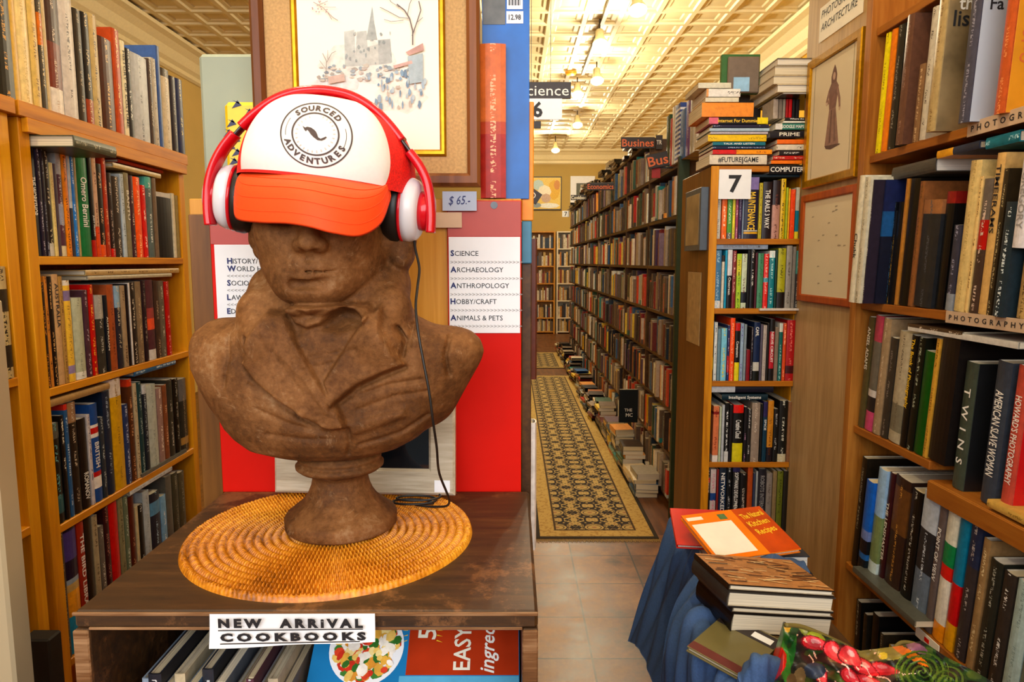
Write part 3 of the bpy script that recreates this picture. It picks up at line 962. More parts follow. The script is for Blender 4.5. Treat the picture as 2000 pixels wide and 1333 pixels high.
row_on_x('''
1658 1667 870 241c12 8a8068
1668 1681 940 0c1820 - x:.02 @.2,.26,1c60a0 @.26,.4,14141c @.4,.5,7080b0 @.5,1,1460b8
1682 1702 896 98b8d4 - x:.01 @0,.2,c8d8d4 @.2,.6,7a8a58
1704 1717 921 40181c c8988c m:cream_paper f:.5,.5|THE LENSMASTER
1719 1746 932 38241c c89038 @.55,.92,6a4420
1749 1768 958 14120f a8a498
1770 1798 922 2a2c30 d0d8e0 @0,.4,6a7888 @.72,1,b8c0c8
1800 1812 970 6a5c58 c8c0b8 f:.6,.4|POINT OF VIEW
1814 1834 970 e0d8c8 - @0,.13,e8900c @.47,.57,d02014 @.57,.73,108048 @.73,1,d8d4c0
1836 1853 1007 107898 - @0,.2,e0a010 @.2,.5,c81418
1856 1876 1026 3c3434 a89c94 @.7,1,28304a
1880 1893 1052 9a7a50 d8c090
1896 1918 1096 2c2c24 9a9888
1921 1943 1120 38302a d8d4cc
1946 1974 1140 a8bcb8 788c88
1976 2012 1130 6a7468 98a098
''', XRF, -1, 0.5205, 0.22, RW.format('lowest shelf'), None, lean=5, maxh=.37)
# big books whose covers turn to the camera
def art_book(label, u0, u1, vb, vt, X, d, cover, bands=(), lean=4, title=None, zs=1.8262, ink=None, covercol=None, lines=(), tmat='ink', th=0.03):
    ya, yb = PX(u0, vb, X)[1], PX(u1, vb, X)[1]
    w = abs(ya - yb); yc = (ya + yb) / 2; z0 = zs
    h = min(z_on(X, yc, vt) - z0, .343)
    b = book(label, (X, yc, z0 + w / 2 * math.sin(math.radians(lean))), QZ(-90) @ QY(lean), w, h, d, True, cover, bands, ink, title)
    if covercol:                                      # printed jacket on the board that faces the camera
        V, Fc = cbox(w / 2, w / 2 + 0.0006, 0.006, d, 0.001, h - 0.001, 0.0002)
        mk('front_cover', V, Fc, M[covercol] if isinstance(covercol, str) else covercol, b)
    for s, y, z, hh, mt in lines:
        text_on('cover_title', s, M[mt], b, (w / 2 + 0.0007, y, h * z), (0, 1, 0), (0, 0, 1), hh, None, 0.02)
    return b, w, h
M['jk_sepia'] = plain('sepia_photo_jacket', '8a7450', 0.4, var=0.5, scale=9)
M['jk_pale'] = plain('pale_blue_jacket', 'b8c0cc', 0.35, var=0.06, scale=6)
M['jk_orange'] = plain('orange_jacket', 'e8981c', 0.4, var=0.12, scale=12)
M['jk_black'] = plain('black_jacket', '17181a', 0.35, var=0.15, scale=20)
M['jk_dark'] = plain('dark_photo_jacket', '1c1814', 0.35, var=0.3, scale=9)
M['jk_red'] = plain('red_jacket', 'd01418', 0.35, var=0.08)
art_book('tan art book with sepia cover lettered lisa, overhanging the upper shelf', 1806, 1822, 260, -30, 1.055, 0.25, 'b09868', ink='7a5c30', covercol='jk_sepia',
         lines=(('the', 0.03, 0.83, 0.03, 'white_ink'), ('lisa', 0.02, 0.72, 0.036, 'ink')))
art_book('pale photography book lettered Fa, grey spine, upper shelf', 1868, 1888, 243, -40, 1.066, 0.25, '4a4a5a', ink='8a8898', covercol='jk_pale',
         lines=(('Fa', 0.022, 0.76, 0.026, 'ink'),))
b, w, h = art_book('orange book with amber cover, last one on the upper shelf', 1938, 1958, 226, -40, 1.08, 0.22, 'c05a28', ink='d88850', covercol='jk_orange',
         lines=(('Ca', 0.02, 0.55, 0.02, 'orange_ink'), ('Two', 0.02, 0.46, 0.02, 'orange_ink'), ('Can', 0.02, 0.37, 0.02, 'orange_ink')))
art_book('black book with white TWINS letters on spine and cover', 1856, 1878, 950, 706, 1.12, 0.2, '454e42', zs=.931, title='T  W  I  N  S', covercol='jk_black',
         lines=(('T', 0.07, 0.86, 0.028, 'white_ink'), ('S', 0.05, 0.04, 0.03, 'white_ink')))
art_book('blue-grey book lettered in white, between the TWINS book and the red one', 1912, 1940, 965, 700, 1.12, 0.2, '3c4450', zs=.931, title='AMERICAN SLAVE WOMAN')
art_book('red book with worn pink spine and gold lettering, waist-high shelf', 1950, 1972, 985, 712, 1.12, 0.2, 'c05040', zs=.931, title="HOWARD'S PHOTOGRAPHY", covercol='jk_red')
lie_x('grey book lying on upright books, eye-level shelf of the photography bookcase', XRF, -1, 1742, 1826, 318, 344, 0.2, '4a4640', ink=None)
lie_x('dark blue book with yellow edge, lying slanted under the upper shelf', XRF, -1, 1830, 1912, 285, 300, 0.2, '2c3448', ink=None, bands=[(0.6, 1, 'e0a020')])
lie_x('teal book lying beside the dark blue one under the upper shelf', XRF, -1, 1925, 1990, 262, 284, 0.2, '0c7080', ink='a8d0d8')
lie_x('white magazine lying across the tops of the waist-high photography books', XRF, -1, 1772, 1990, 652, 664, 0.22, 'c8c4bc', ink=None, hard=False)
lie_x('brown magazine lying on the white one, waist-high shelf', XRF, -1, 1772, 1880, 640, 650, 0.22, '4a3828', ink='c8b8a0', hard=False)
lie_x('yellow-brown book lying flat on the near low shelf under the red book', XRF, -1, 1925, 2040, 1002, 1018, 0.1, 'c8a050', ink='8a6828')
book('white book lettered GREGORY standing above the near eye-level books', (1.08, 1.475, 1.53), QZ(-90) @ QY(4), 0.035, 0.2, 0.2, True, 'd8d4d8', (), None, 'GREGORY', tmat=M['grey_ink'])
lie_x('grey magazine hanging over the front edge of the lowest photography shelf', 1.06, -1, 1662, 1790, 1160, 1172, 0.1, '5a5a50', ink=None, hard=False)

# ---------------------------------------------------------------- books on the numbered computer bookcase
CW = 'on the {} of the computer bookcase'
row_on_y('''
1397 1407 352 d0ccc0 8a8880
1409 1419 348 f07018 ffe0c0 p
1420 1429 352 58a040 e0e8d0 p @0,.1,6a6870
1430 1435 388 e8d840 3a3818 p
1436 1441 386 a04868 f0d0d8 p
1442 1448 384 3a2850 a098b0 p
1449 1452 380 8090a8 - p
1453 1480 346 201c38 - m:yellow_ink f:.45,.62 @.8,1,8878b0 @.12,.14,c8c4b8 @.08,.11,e0a818|MAINTENANCE
1481 1487 357 c0b030 5a5010 p
1488 1506 355 241418 - m:white_ink f:.52,.68|THE RAILS 3 WAY
1507 1522 352 b88878 5a2c24 @.58,1,2c1c20
1523 1532 349 d8b414 181408
1533 1537 366 a8b830 - p
1538 1541 368 f0b020 - p
1542 1551 370 e84c14 ffb080 p
1552 1559 366 107890 - p @0,.14,e0cc30 @.55,1,b8b8a8
''', Y7, 1.59, 0.2, CW.format('top shelf'), 'computer books on the top shelf')
row_on_y('''
1394 1407 489 4a80a8 a8c8dc @0,.13,e4e4e0
1408 1413 499 d8d0c0 8a8070 p @.88,1,3a2820
1414 1418 489 20a0c8 - p
1419 1428 488 181418 - m:white_ink f:.38,.3 @.56,1,d8d8dc|Onscreen
1429 1436 490 8a2c30 e8b8a8
1437 1446 496 b0d038 3a6818 p @.6,.9,d8d040
1447 1457 496 c8d4b8 6a3030 @.1,.3,1c2430
1458 1463 489 181614 - p
1464 1472 488 161412 d8d4cc f:.5,.6
1473 1477 494 5a2434 - p
1478 1489 495 4a9068 2a5840
1490 1499 496 e02c24 f8c8b8 @.48,.56,58a0b0
1500 1511 490 10808c b8e0dc @.88,1,e4e8e4
1512 1516 488 183c30 -
1517 1532 485 b0ac20 1c1c10 @0,.27,241814
1533 1544 480 9a948c 5a544c
1545 1551 482 888078 - p
1552 1559 490 3a3430 c8c0b0 @.6,1,4a9084
''', Y7, 1.317, 0.2, CW.format('second shelf'), 'computer books on the second shelf')
row_on_y('''
1387 1392 628 16140f f0f0e8 p @.2,.4,e8d820 @.86,1,20a0d0
1393 1399 630 e0e4e0 6a6a70
1400 1406 643 7090a0 - 
1407 1418 642 80c8e0 e8d020
1419 1423 636 303c70 e8c8d0 p @.15,.45,c02838
1424 1433 622 f85410 ffb080
1434 1443 632 161412 - m:white_ink f:.55,.28 @0,.32,e8d818 @.87,1,d01818|Computers
1444 1450 632 98b0c8 5a3888 p
1451 1456 634 8a98a0 -
1457 1464 684 8a1020 -
1465 1469 640 2c2428 a8a0a4
1470 1482 630 102850 - m:white_ink f:.84,.16 @.17,.32,c8c4b8 @0,.17,14180f|CAML
1483 1487 634 605868 -
1488 1495 636 b8aca4 8a7c74 
1496 1500 632 1c1814 -
1501 1510 624 c02030 - m:white_ink f:.55,.5 @0,.2,1c1414 @.8,1,1c1816|NERVE CIRCUIT
1511 1518 640 8a7868 - p
1519 1526 632 0c6860 a8d0c8 @.85,1,d8d4c8
1527 1533 632 d8501c ffc090
1534 1550 626 b0181c e07868 @.12,.25,4a1418
1551 1556 646 b88858 - p
''', Y7, 1.025, 0.2, CW.format('third shelf'), 'computer books on the third shelf')
row_on_y('''
1382 1387 795 201818 b8b0a8 p
1391 1402 794 d87c50 8a3018 p @0,.12,e8dcd0 @.85,.9,8a2018
1403 1407 796 c0c8a8 - p
1408 1413 792 b8bcc0 -
1414 1422 788 181614 e8e8e4 p @0,.18,d0d0cc
1423 1429 792 1c181c -
1430 1450 792 161412 - m:white_ink f:.58,.32 @0,.33,d8c818 @.86,1,e01c10|Creative Cloud
1451 1457 796 201c20 a87898 p
1458 1465 800 2a2624 c8c4c0
1466 1482 788 9a8878 c8b8a4
1483 1487 790 1c1c18 -
1488 1496 786 0c3c50 - m:white_ink f:.62,.24 @.75,1,302858|SPICE
1497 1508 784 c88420 5a2c08 @0,.24,201820
1509 1518 800 1c1a18 a8a4a0
1519 1535 784 1c1a16 c8c4b0 @0,.13,c8bc98
1536 1543 786 8a6040 - 
1544 1550 786 241c18 8a8078
''', Y7, 0.69, 0.2, CW.format('fourth shelf'), 'computer books on the fourth shelf')
row_on_y('''
1379 1384 920 201814 e8c0a0 p @.8,.88,c82818
1385 1396 918 c8b8b4 c87888 @.5,.62,1c4888
1397 1401 918 8a2c28 -
1402 1416 912 16304e - m:white_ink f:.6,.6 @.8,1,202c3c|NETWORKED
1417 1426 916 16181a a8a8a8 f:.5,.5
1428 1442 914 1c1a1a - m:white_ink f:.62,.6 @.93,1,2c2858|SOFTWARE DEVELOPMENT
1443 1456 926 181616 c8b8a8
1457 1467 914 b04c18 6a2408
1468 1472 926 38405c -
1473 1477 922 9ca0a0 -
1478 1493 918 26242c - m:grey_ink f:.6,.6|ROBOTS INTERNET
1494 1505 926 8a8078 5a5048
1506 1514 922 8a7450 -
1515 1526 922 6a7020 2a3010
1527 1536 922 28241c -
1537 1550 922 4a1c20 8a5848
''', Y7, 0.395, 0.2, CW.format('fifth shelf'), 'computer books on the lowest shelf')
def lie_y(label, u0, u1, v0, v1, Y, depth, cover, **kw):
    vm = (v0 + v1) / 2
    xa, xb = PY(u0, vm, Y)[0], PY(u1, vm, Y)[0]
    um = (u0 + u1) / 2
    return lying(label, xa, xb, Y, Y + depth, PY(um, v1, Y)[2], PY(um, v0, Y)[2], cover, '-y', **kw)
lie_y('large black computer manual lying flat, white capitals on its spine', 1503, 1572, 322, 340, 2.69, 0.2, '15141a', title='COMPUTER', tmat=M['white_ink'], tfrac=(0.5, 0.95))
lie_y('thin teal book lying over the upright computer books, top shelf', 1466, 1562, 341, 346, 2.71, 0.2, '1c3440', ink=None)
lie_y('pale blue book lying flat on the second shelf, lettered along its spine', 1397, 1500, 476, 487, 2.71, 0.2, 'a8b8cc', title='WRENCH IN THE SYSTEM', tmat=M['grey_ink'])
lie_y('thin pale booklet lying on the edge of the third shelf opening', 1484, 1562, 603, 607, 2.685, 0.15, 'd8ccc0', ink=None, hard=False)
lie_y('white and black book lying uppermost on the fourth shelf', 1386, 1511, 755, 767, 2.71, 0.2, '1c1c2c', ink=None, bands=[(0.6, 1, 'd0d4d8')])
lie_y('teal book about intelligent systems, lying on the fourth shelf', 1410, 1500, 771, 782, 2.71, 0.2, '10303c', title='Intelligent Systems', tmat=M['white_ink'])

# stacks on top of that bookcase
Yt = 2.7
def stack(rows, Y0, group, place):
    z = rows[0][0]
    for v1, v0, u0, u1, c, kw in rows[1]:
        kw = dict(kw); nm = kw.pop('n')
        lie_y(nm, u0, u1, v0 + 0.6, v1, Y0 + kw.pop('y', 0), kw.pop('d', 0.2), c, group=group, **kw)
stack(((0,), [
    (321, 302, 1386, 1498, 'd8ccb8', dict(n='cream paperback with game lettering, bottom of the stack over the number sign', title='#FUTURE\u00a7GAME', tmat=M['ink'], hard=False)),
    (301, 292, 1392, 1508, 'f0980c', dict(n='orange book with red end, second from the bottom of the computer stack', ink='8a3808', bands=[(0.6, 1, 'd01818')], hard=False)),
    (291, 285, 1392, 1495, '182848', dict(n='thin navy book below the teal one in the computer stack', ink='a8b8d8', hard=False)),
    (284, 277, 1392, 1495, '1a7080', dict(n='teal paperback lettered along the spine in the computer stack', title='TALK AND LISTEN', tmat=M['white_ink'], hard=False)),
    (276, 263, 1383, 1497, 'e8c010', dict(n='yellow paperback in the middle of the computer stack', ink='a88408', hard=False)),
    (262, 257, 1388, 1500, 'b8b0b8', dict(n='thin pinkish booklet on the yellow paperback', ink='787080', hard=False)),
    (256, 250, 1386, 1503, 'a8bccc', dict(n='thin pale blue booklet, wider than the one below', ink=None, hard=False)),
    (249, 243, 1392, 1502, '24203c', dict(n='thin dark booklet under the black and yellow guide', ink='98a0b8', hard=False)),
    (242, 229, 1385, 1500, '181410', dict(n='black and yellow internet guide with pink end in the stack', title='Internet For Dummies', tmat=M['yellow_ink'], bands=[(0.84, 1, 'd86880'), (0, 0.18, 'e8d010')], hard=False)),
    (228, 200, 1371, 1472, 'e89030', dict(n='thick orange manual near the top of the computer stack', ink=None, hard=False)),
    (199, 190, 1378, 1443, 'd8d0b8', dict(n='thin cream book on the thick orange manual', ink=None, hard=False)),
    (189, 173, 1380, 1446, 'e0dcd4', dict(n='white box-like book with small dark emblem, stack top', ink='282020', hard=False, bands=[(0.94, 1, 'e0a060')])),
    (172, 161, 1364, 1428, 'd0ccb8', dict(n='pale book slid outward at the very top of the stack', ink=None, hard=False))]), Yt, None, '')
stack(((0,), [
    (320, 313, 1506, 1567, 'f07c10', dict(n='orange paperback, bottom of the half-hidden stack beside the framed print', ink=None, hard=False)),
    (312, 304, 1510, 1570, 'c02018', dict(n='red paperback above the orange one, half-hidden stack', ink='e8d0b0', hard=False)),
    (303, 294, 1522, 1570, '2a1c1c', dict(n='black paperback with white dot, half-hidden stack', ink='d8d4cc', hard=False)),
    (293, 282, 1517, 1570, 'd8ccb8', dict(n='cream paperback in the half-hidden stack', ink='4a4440', hard=False)),
    (281, 272, 1518, 1570, 'e8701c', dict(n='orange-red paperback under the black volume, half-hidden stack', ink=None, hard=False)),
    (269, 255, 1504, 1580, '28242a', dict(n='thick black volume lettered in grey, half-hidden stack', title='PRIME', tmat=M['cream_paper'])),
    (253, 241, 1515, 1580, '3c8070', dict(n='green paperback about maps, half-hidden stack', title='GOOGLE MAPS', tmat=M['white_ink'], hard=False, bands=[(0.8, 1, 'd8d4cc')])),
    (240, 236, 1530, 1580, 'e0dcd0', dict(n='thin white booklet under dark one, half-hidden stack', ink=None, hard=False)),
    (235, 229, 1533, 1580, '1c1a18', dict(n='thin dark booklet with white lettering, half-hidden stack', title='Where the', tmat=M['white_ink'], hard=False))]), Yt, None, '')
zt = PY(1540, 229, Yt)[2]
for i, (u0, u1, c) in enumerate(((1516, 1526, 'b0a090'), (1527, 1534, '8a7c6c'), (1535, 1540, 'a89c88'), (1541, 1546, 'c01818'), (1547, 1553, 'e01418'), (1554, 1560, '201c1c'), (1561, 1568, '282020'))):
    xa, xb = PY(u0, 210, Yt)[0], PY(u1, 210, Yt)[0]
    book(f"{colour_name(c)} small book, {ORD[i + 1]} of the seven standing on the half-hidden stack", ((xa + xb) / 2, Yt + 0.03, zt + 0.001), None, xb - xa - 0.001, 0.073, 0.12, False, c, (), None)
zt += 0.076
for i, (h, x0, x1, c) in enumerate(((0.008, 1.02, 1.24, '3a3028'), (0.03, 1.00, 1.22, 'c8b898'), (0.034, 0.985, 1.2, 'b8a484'), (0.036, 0.99, 1.2, 'a89878'), (0.028, 1.0, 1.215, '4a443c'))):
    lying(f"thick volume with cream page edges forward, {ORD[i + 1]} from the bottom of the high stack", x0, x1, 2.66 + 0.004 * i, 2.94, zt, zt + h - 0.0008, c, '+y', ink=None)
    zt += h
# display pieces standing on the stack
zt = PY(1400, 160, Yt)[2] + 0.0012
xa, xb = PY(1441, 200, 2.93)[0], PY(1487, 200, 2.93)[0]
g = thing('binder', 'dark grey binder standing on edge between the two stacks', 'binder', ((xa + xb) / 2, 2.93, 1.869))
bpart('cover', g, xa, xb, 2.93, 2.955, 1.869, PY(1465, 171, 2.93)[2], mat=plain('dark_binder', '2e241e', 0.4), b=.003)
bpart('rivet', g, (xa + xb) / 2 - .004, (xa + xb) / 2 + .004, 2.9285, 2.9298, PY(1465, 186, 2.93)[2], PY(1465, 182, 2.93)[2], mat=M['white_paper'], b=.0005)
g = thing('display_case', 'green-backed display case holding a grey screen, on top of the stacks', 'case', (0.9, 2.84, PY(1446, 168, 2.84)[2]))
x0, x1 = PY(1409, 140, 2.84)[0], PY(1484, 140, 2.84)[0]; z0, z1 = PY(1446, 168, 2.84)[2], PY(1446, 106, 2.84)[2]
bpart('back', g, x0, x1, 2.84, 2.86, z0 - 0.03, z1, mat=plain('green_plastic', '2a5c20', 0.4))
bpart('screen', g, x0 + 0.022, x1 - 0.006, 2.825, 2.8395, z0 - 0.03, z1 - 0.012, mat=plain('grey_brown_panel', '6a5a4c', 0.4), b=0.004)
bpart('label', g, x0 + 0.045, x1 - 0.045, 2.8235, 2.8248, z0 - 0.025, z0 + 0.03, mat=plain('light_blue_label', '8ab4d4', 0.5), b=0.0005)

for i, (c, w, h) in enumerate((('1c1a18', .03, .30), ('2a2620', .022, .28), ('141416', .036, .31), ('3a3428', .02, .27), ('b0902c', .018, .26), ('24301c', .026, .29), ('1a1a20', .03, .30), ('4a3c28', .024, .27), ('16181c', .034, .31))):
    book(f"{colour_name(c)} book, {ORD[i + 1]} from the far end on the dim bottom photography shelf", (1.13, 2.13 - .05 * i - w / 2, .1006), QZ(-90), w, h, .22, True, c, (), '8a8470')

# ---------------------------------------------------------------- the table under the bust
TZ = 1.10
r = thing('display_table', 'worn dark brown wooden box table under the bust', 'table', (-0.24, 0.95, 0.6))
def worn_wood():
    m, nt, bs = new_mat('worn_dark_wood')
    tc = N(nt, 'ShaderNodeTexCoord'); mp = N(nt, 'ShaderNodeMapping'); mp.inputs['Scale'].default_value = (3, 30, 30)
    nt.links.new(tc.outputs['Object'], mp.inputs['Vector'])
    n1 = N(nt, 'ShaderNodeTexNoise', i_Scale=2.0, i_Detail=6.0, i_Roughness=0.7); nt.links.new(mp.outputs[0], n1.inputs['Vector'])
    n2 = N(nt, 'ShaderNodeTexNoise', i_Scale=9.0, i_Detail=10.0, i_Roughness=0.8); nt.links.new(tc.outputs['Object'], n2.inputs['Vector'])
    a = ramp(nt, n1.outputs[0], [(0.3, '24160a'), (0.55, '42290f'), (0.8, '624020')])
    sc = ramp(nt, n2.outputs[0], [(0.52, '000000'), (0.6, 'ffffff')])
    mx = N(nt, 'ShaderNodeMix', data_type='RGBA'); mx.inputs[7].default_value = lin4('8a5c34')
    f = N(nt, 'ShaderNodeRGBToBW'); nt.links.new(sc, f.inputs[0])
    k = math_node(nt, 'MULTIPLY', f.outputs[0], 0.55); nt.links.new(k, mx.inputs[0])
    nt.links.new(a, mx.inputs[6]); nt.links.new(mx.outputs[2], bs.inputs['Base Color'])
    bs.inputs['Roughness'].default_value = 0.5
    bump(nt, bs, n2.outputs[0], 0.2, 0.002)
    return m
M['worn'] = worn_wood()
M['worn_edge'] = wood('rubbed_pale_edge', '24140a', '6e4a2c', 'a88460', 'x', 20, 0.06)
bpart('table_top', r, -0.506, 0.030, 0.745, 1.16, TZ - 0.022, TZ, mat=M['worn'], b=0.004)
bpart('front_edge', r, -0.506, 0.030, 0.7425, 0.7455, TZ - 0.005, TZ - 0.0005, mat=M['worn_edge'], b=0.001)
bpart('front_edge', r, -0.488, 0.012, 0.7425, 0.7455, TZ - 0.022, TZ - 0.0185, mat=M['worn_edge'], b=0.001)
bpart('side_panel', r, -0.506, -0.488, 0.745, 1.16, 0.62, TZ - 0.022, mat=M['worn'])
bpart('side_panel', r, 0.012, 0.030, 0.745, 1.16, 0.62, TZ - 0.022, mat=M['worn'])
bpart('front_edge', r, -0.506, -0.488, 0.741, 0.7455, 0.62, TZ - 0.022, mat=M['worn_edge'])
bpart('front_edge', r, 0.012, 0.030, 0.741, 0.7455, 0.62, TZ - 0.022, mat=M['worn_edge'])
bpart('back_panel', r, -0.488, 0.012, 1.145, 1.16, 0.62, TZ - 0.022, mat=M['worn'])
bpart('bottom_board', r, -0.506, 0.030, 0.745, 1.16, 0.60, 0.62, mat=M['worn'])
for x in (-0.5, 0.0):
    for y in (0.75, 1.13): bpart('leg', r, x, x + 0.024, y, y + 0.024, 0, 0.60, mat=M['worn'])

# woven mat: coiled rattan rings bound with wraps
def woven_mat():
    R, rings = 0.205, 17
    nr, na = 17 * 6 + 4, 1440
    rr = np.linspace(0.002, R, nr); V = []
    th = np.linspace(0, 2 * np.pi, na, endpoint=False)
    A, B_ = np.meshgrid(rr, th, indexing='ij')
    k = A / R * rings
    ph = k % 1.0
    wraps = np.round(np.maximum(16, np.floor(k) * 14 + 12))
    w = np.cos(B_ * wraps + np.floor(k) * 2.1) 
    h = 0.0016 + 0.0078 * np.sqrt(np.clip(1 - (2 * ph - 1) ** 2, 0, 1)) * (0.52 + 0.48 * w)
    h[-3:] = np.array([0.009, 0.006, 0.0])[:, None] * (0.9 + 0.1 * np.cos(B_[-3:] * 190))
    e = 1 + 0.006 * np.cos(2 * B_ + 0.5)
    V = np.stack([A * np.cos(B_) * e, A * np.sin(B_) * e, h], -1).reshape(-1, 3)
    Fc = []
    for i in range(nr - 1):
        for j in range(na):
            j2 = (j + 1) % na
            Fc.append((i * na + j, (i + 1) * na + j, (i + 1) * na + j2, i * na + j2))
    Fc.append(tuple(range(na - 1, -1, -1)))
    return V, Fc
def rattan():
    m, nt, bs = new_mat('rattan')
    tc = N(nt, 'ShaderNodeTexCoord')
    n1 = N(nt, 'ShaderNodeTexNoise', i_Scale=130.0, i_Detail=3.0); nt.links.new(tc.outputs['Object'], n1.inputs['Vector'])
    n2 = N(nt, 'ShaderNodeTexNoise', i_Scale=7.0, i_Detail=3.0); nt.links.new(tc.outputs['Object'], n2.inputs['Vector'])
    a = math_node(nt, 'MULTIPLY_ADD', n2.outputs[0], 0.6, math_node(nt, 'MULTIPLY', n1.outputs[0], 0.5))
    c = ramp(nt, a, [(0.35, '6e3804'), (0.52, 'c0720a'), (0.72, 'eca42a')])
    nt.links.new(c, bs.inputs['Base Color']); bs.inputs['Roughness'].default_value = 0.42
    return m
t = thing('woven_mat', 'round golden woven rattan mat under the bust', 'mat', (-0.265, 0.968, TZ))
V, Fc = woven_mat()
mk('weave', V, Fc, rattan(), t, True)

# ---------------------------------------------------------------- the bust
BX, BY = -0.247, 0.985
BZ = TZ
def B(u, v, dy):
    p = PY(u, v, BY + dy); return np.array([p[0] - BX, dy, p[2] - BZ])
def B2(pts, dy=-0.085):
    return np.array([B(u, v, dy)[[0, 2]] for u, v in pts])
def bust_field():
    hgt = 0.0023
    lo = np.array([-0.228, -0.165, 0.098]); hi = np.array([0.212, 0.125, 0.605])
    nx, ny, nz = [int((hi[i] - lo[i]) / hgt) + 1 for i in range(3)]
    X = (lo[0] + hgt * np.arange(nx)).astype(np.float32)[:, None, None]
    Y = (lo[1] + hgt * np.arange(ny)).astype(np.float32)[None, :, None]
    Z = (lo[2] + hgt * np.arange(nz)).astype(np.float32)[None, None, :]
    def smin(a, b, k):
        h = np.clip(0.5 + 0.5 * (b - a) / k, 0, 1)
        return b + (a - b) * h - k * h * (1 - h)
    def smax(a, b, k): return -smin(-a, -b, k)
    def ell(c, r):
        q = np.sqrt(((X - c[0]) / r[0]) ** 2 + ((Y - c[1]) / r[1]) ** 2 + ((Z - c[2]) / r[2]) ** 2)
        return (q - 1) * min(r)
    def cap(a, b, ra, rb):
        a, b = np.array(a, np.float32), np.array(b, np.float32); d = b - a; L = float(d @ d)
        t = np.clip(((X - a[0]) * d[0] + (Y - a[1]) * d[1] + (Z - a[2]) * d[2]) / L, 0, 1)
        return np.sqrt((X - a[0] - t * d[0]) ** 2 + (Y - a[1] - t * d[1]) ** 2 + (Z - a[2] - t * d[2]) ** 2) - (ra + (rb - ra) * t)
    # torso from its outline: half widths and depth by height
    zt = [0.098, 0.118, 0.126, 0.135, 0.15, 0.165, 0.19, 0.22, 0.25, 0.272, 0.288, 0.300, 0.308, 0.322, 0.35, 0.38, 0.42, 0.61]
    xl = [-.02, -.05, -.10, -.135, -.153, -.166, -.179, -.196, -.208, -.206, -.198, -.186, -.160, -.141, -.119, -.103, -.09, -.09]
    xr = [.0, .03, .055, .085, .112, .128, .147, .164, .183, .194, .186, .168, .140, .112, .094, .077, .06, .06]
    fr = [-.02, -.045, -.066, -.076, -.084, -.088, -.092, -.094, -.093, -.090, -.087, -.085, -.084, -.080, -.066, -.055, -.05, -.05]
    bk = [.02, .03, .035, .045, .05, .055, .06, .065, .068, .068, .068, .068, .066, .062, .056, .05, .045, .045]
    z1 = Z.ravel()
    il, ir, fi, bi = (np.interp(z1, zt, q).astype(np.float32)[None, None, :] for q in (xl, xr, fr, bk))
    cx, a = (il + ir) / 2, (ir - il) / 2
    cy, b = (fi + bi) / 2, (bi - fi) / 2
    q = (np.abs((X - cx) / a) ** 2.3 + np.abs((Y - cy) / b) ** 2.3) ** (1 / 2.3)
    tor = (q - 1) * np.minimum(a, b) * 0.9
    tor = smax(tor, Z - 0.40, 0.02)
    tor = smax(tor, 0.115 - Z + 0 * X, 0.012)
    # cut arms: rounded stumps with a seam
    tor = smin(tor, cap((-0.175, 0.0, 0.285), (-0.165, 0.01, 0.21), 0.032, 0.03), 0.03)
    tor = smin(tor, cap((0.165, 0.0, 0.272), (0.13, 0.01, 0.2), 0.030, 0.03), 0.03)
    f = tor
    # coat collar rising round the neck
    for ch, r0, r1 in (([(-.085, .045, .385), (-.106, .005, .365), (-.108, -.04, .335), (-.092, -.078, .300)], .017, .02),
                       ([(.06, .045, .385), (.074, .005, .372), (.080, -.04, .340), (.074, -.080, .300)], .017, .022)):
        for i in range(3): f = smin(f, cap(ch[i], ch[i + 1], r0, r1), 0.02)
    # neck and head
    f = smin(f, cap((-.010, .012, .28), (-.014, .004, .43), .054, .048), 0.008)
    hd = ell((-.018, -.012, .475), (.088, .105, .115))
    hd = smin(hd, ell((-.0185, -.045, .412), (.070, .066, .060)), 0.035)
    hd = smin(hd, ell((-.0215, -.088, .370), (.030, .024, .022)), 0.03)
    hd = smin(hd, cap((-.082, -.015, .405), (-.045, -.07, .372), .018, .018), 0.03)
    hd = smin(hd, cap((.045, -.015, .395), (.006, -.07, .370), .018, .018), 0.03)
    for s in (-1, 1):                                               # cheek bones, brows, eyes
        hd = smin(hd, ell((-.014 + s * .045, -.078, .440), (.024, .022, .02)), 0.022)
        hd = smax(hd, -ell((-.011 + s * .033, -.116, .461), (.021, .022, .015)), 0.010)
        hd = smin(hd, ell((-.011 + s * .033, -.096, .459), (.0145, .0125, .0115)), 0.004)
        hd = smin(hd, cap((-.011 + s * .014, -.110, .482), (-.011 + s * .056, -.092, .480), .009, .008), 0.012)
    hd = smin(hd, cap((-.010, -.106, .476), (-.006, -.128, .428), .0085, .011), 0.012)   # nose
    hd = smin(hd, ell((-.0055, -.130, .4225), (.0125, .0125, .0105)), 0.008)
    for s in (-1, 1):
        hd = smin(hd, ell((-.0065 + s * .0135, -.118, .4205), (.0085, .012, .0085)), 0.006)
        hd = smax(hd, -ell((-.006 + s * .0065, -.130, .4125), (.004, .006, .004)), 0.004)
    hd = smax(hd, -cap((-.008, -.124, .412), (-.010, -.117, .402), .004, .004), 0.006)      # philtrum
    lp = [(-.042, -.098, .3915), (-.026, -.1105, .3945), (-.0105, -.1125, .3930), (.005, -.1105, .3945), (.020, -.098, .3915)]
    for i in range(4): hd = smin(hd, cap(lp[i], lp[i + 1], .0045 if i in (1, 2) else .003, .0045 if i in (0, 1) else .003), 0.008)
    ll = [(-.036, -.099, .3845), (-.0105, -.1090, .3815), (.015, -.099, .3845)]
    for i in range(2): hd = smin(hd, cap(ll[i], ll[i + 1], (.0028, .004)[i], (.004, .0028)[i]), 0.010)
    mo = [(-.044, -.103, .3882), (-.0105, -.1160, .3878), (.022, -.103, .3882)]
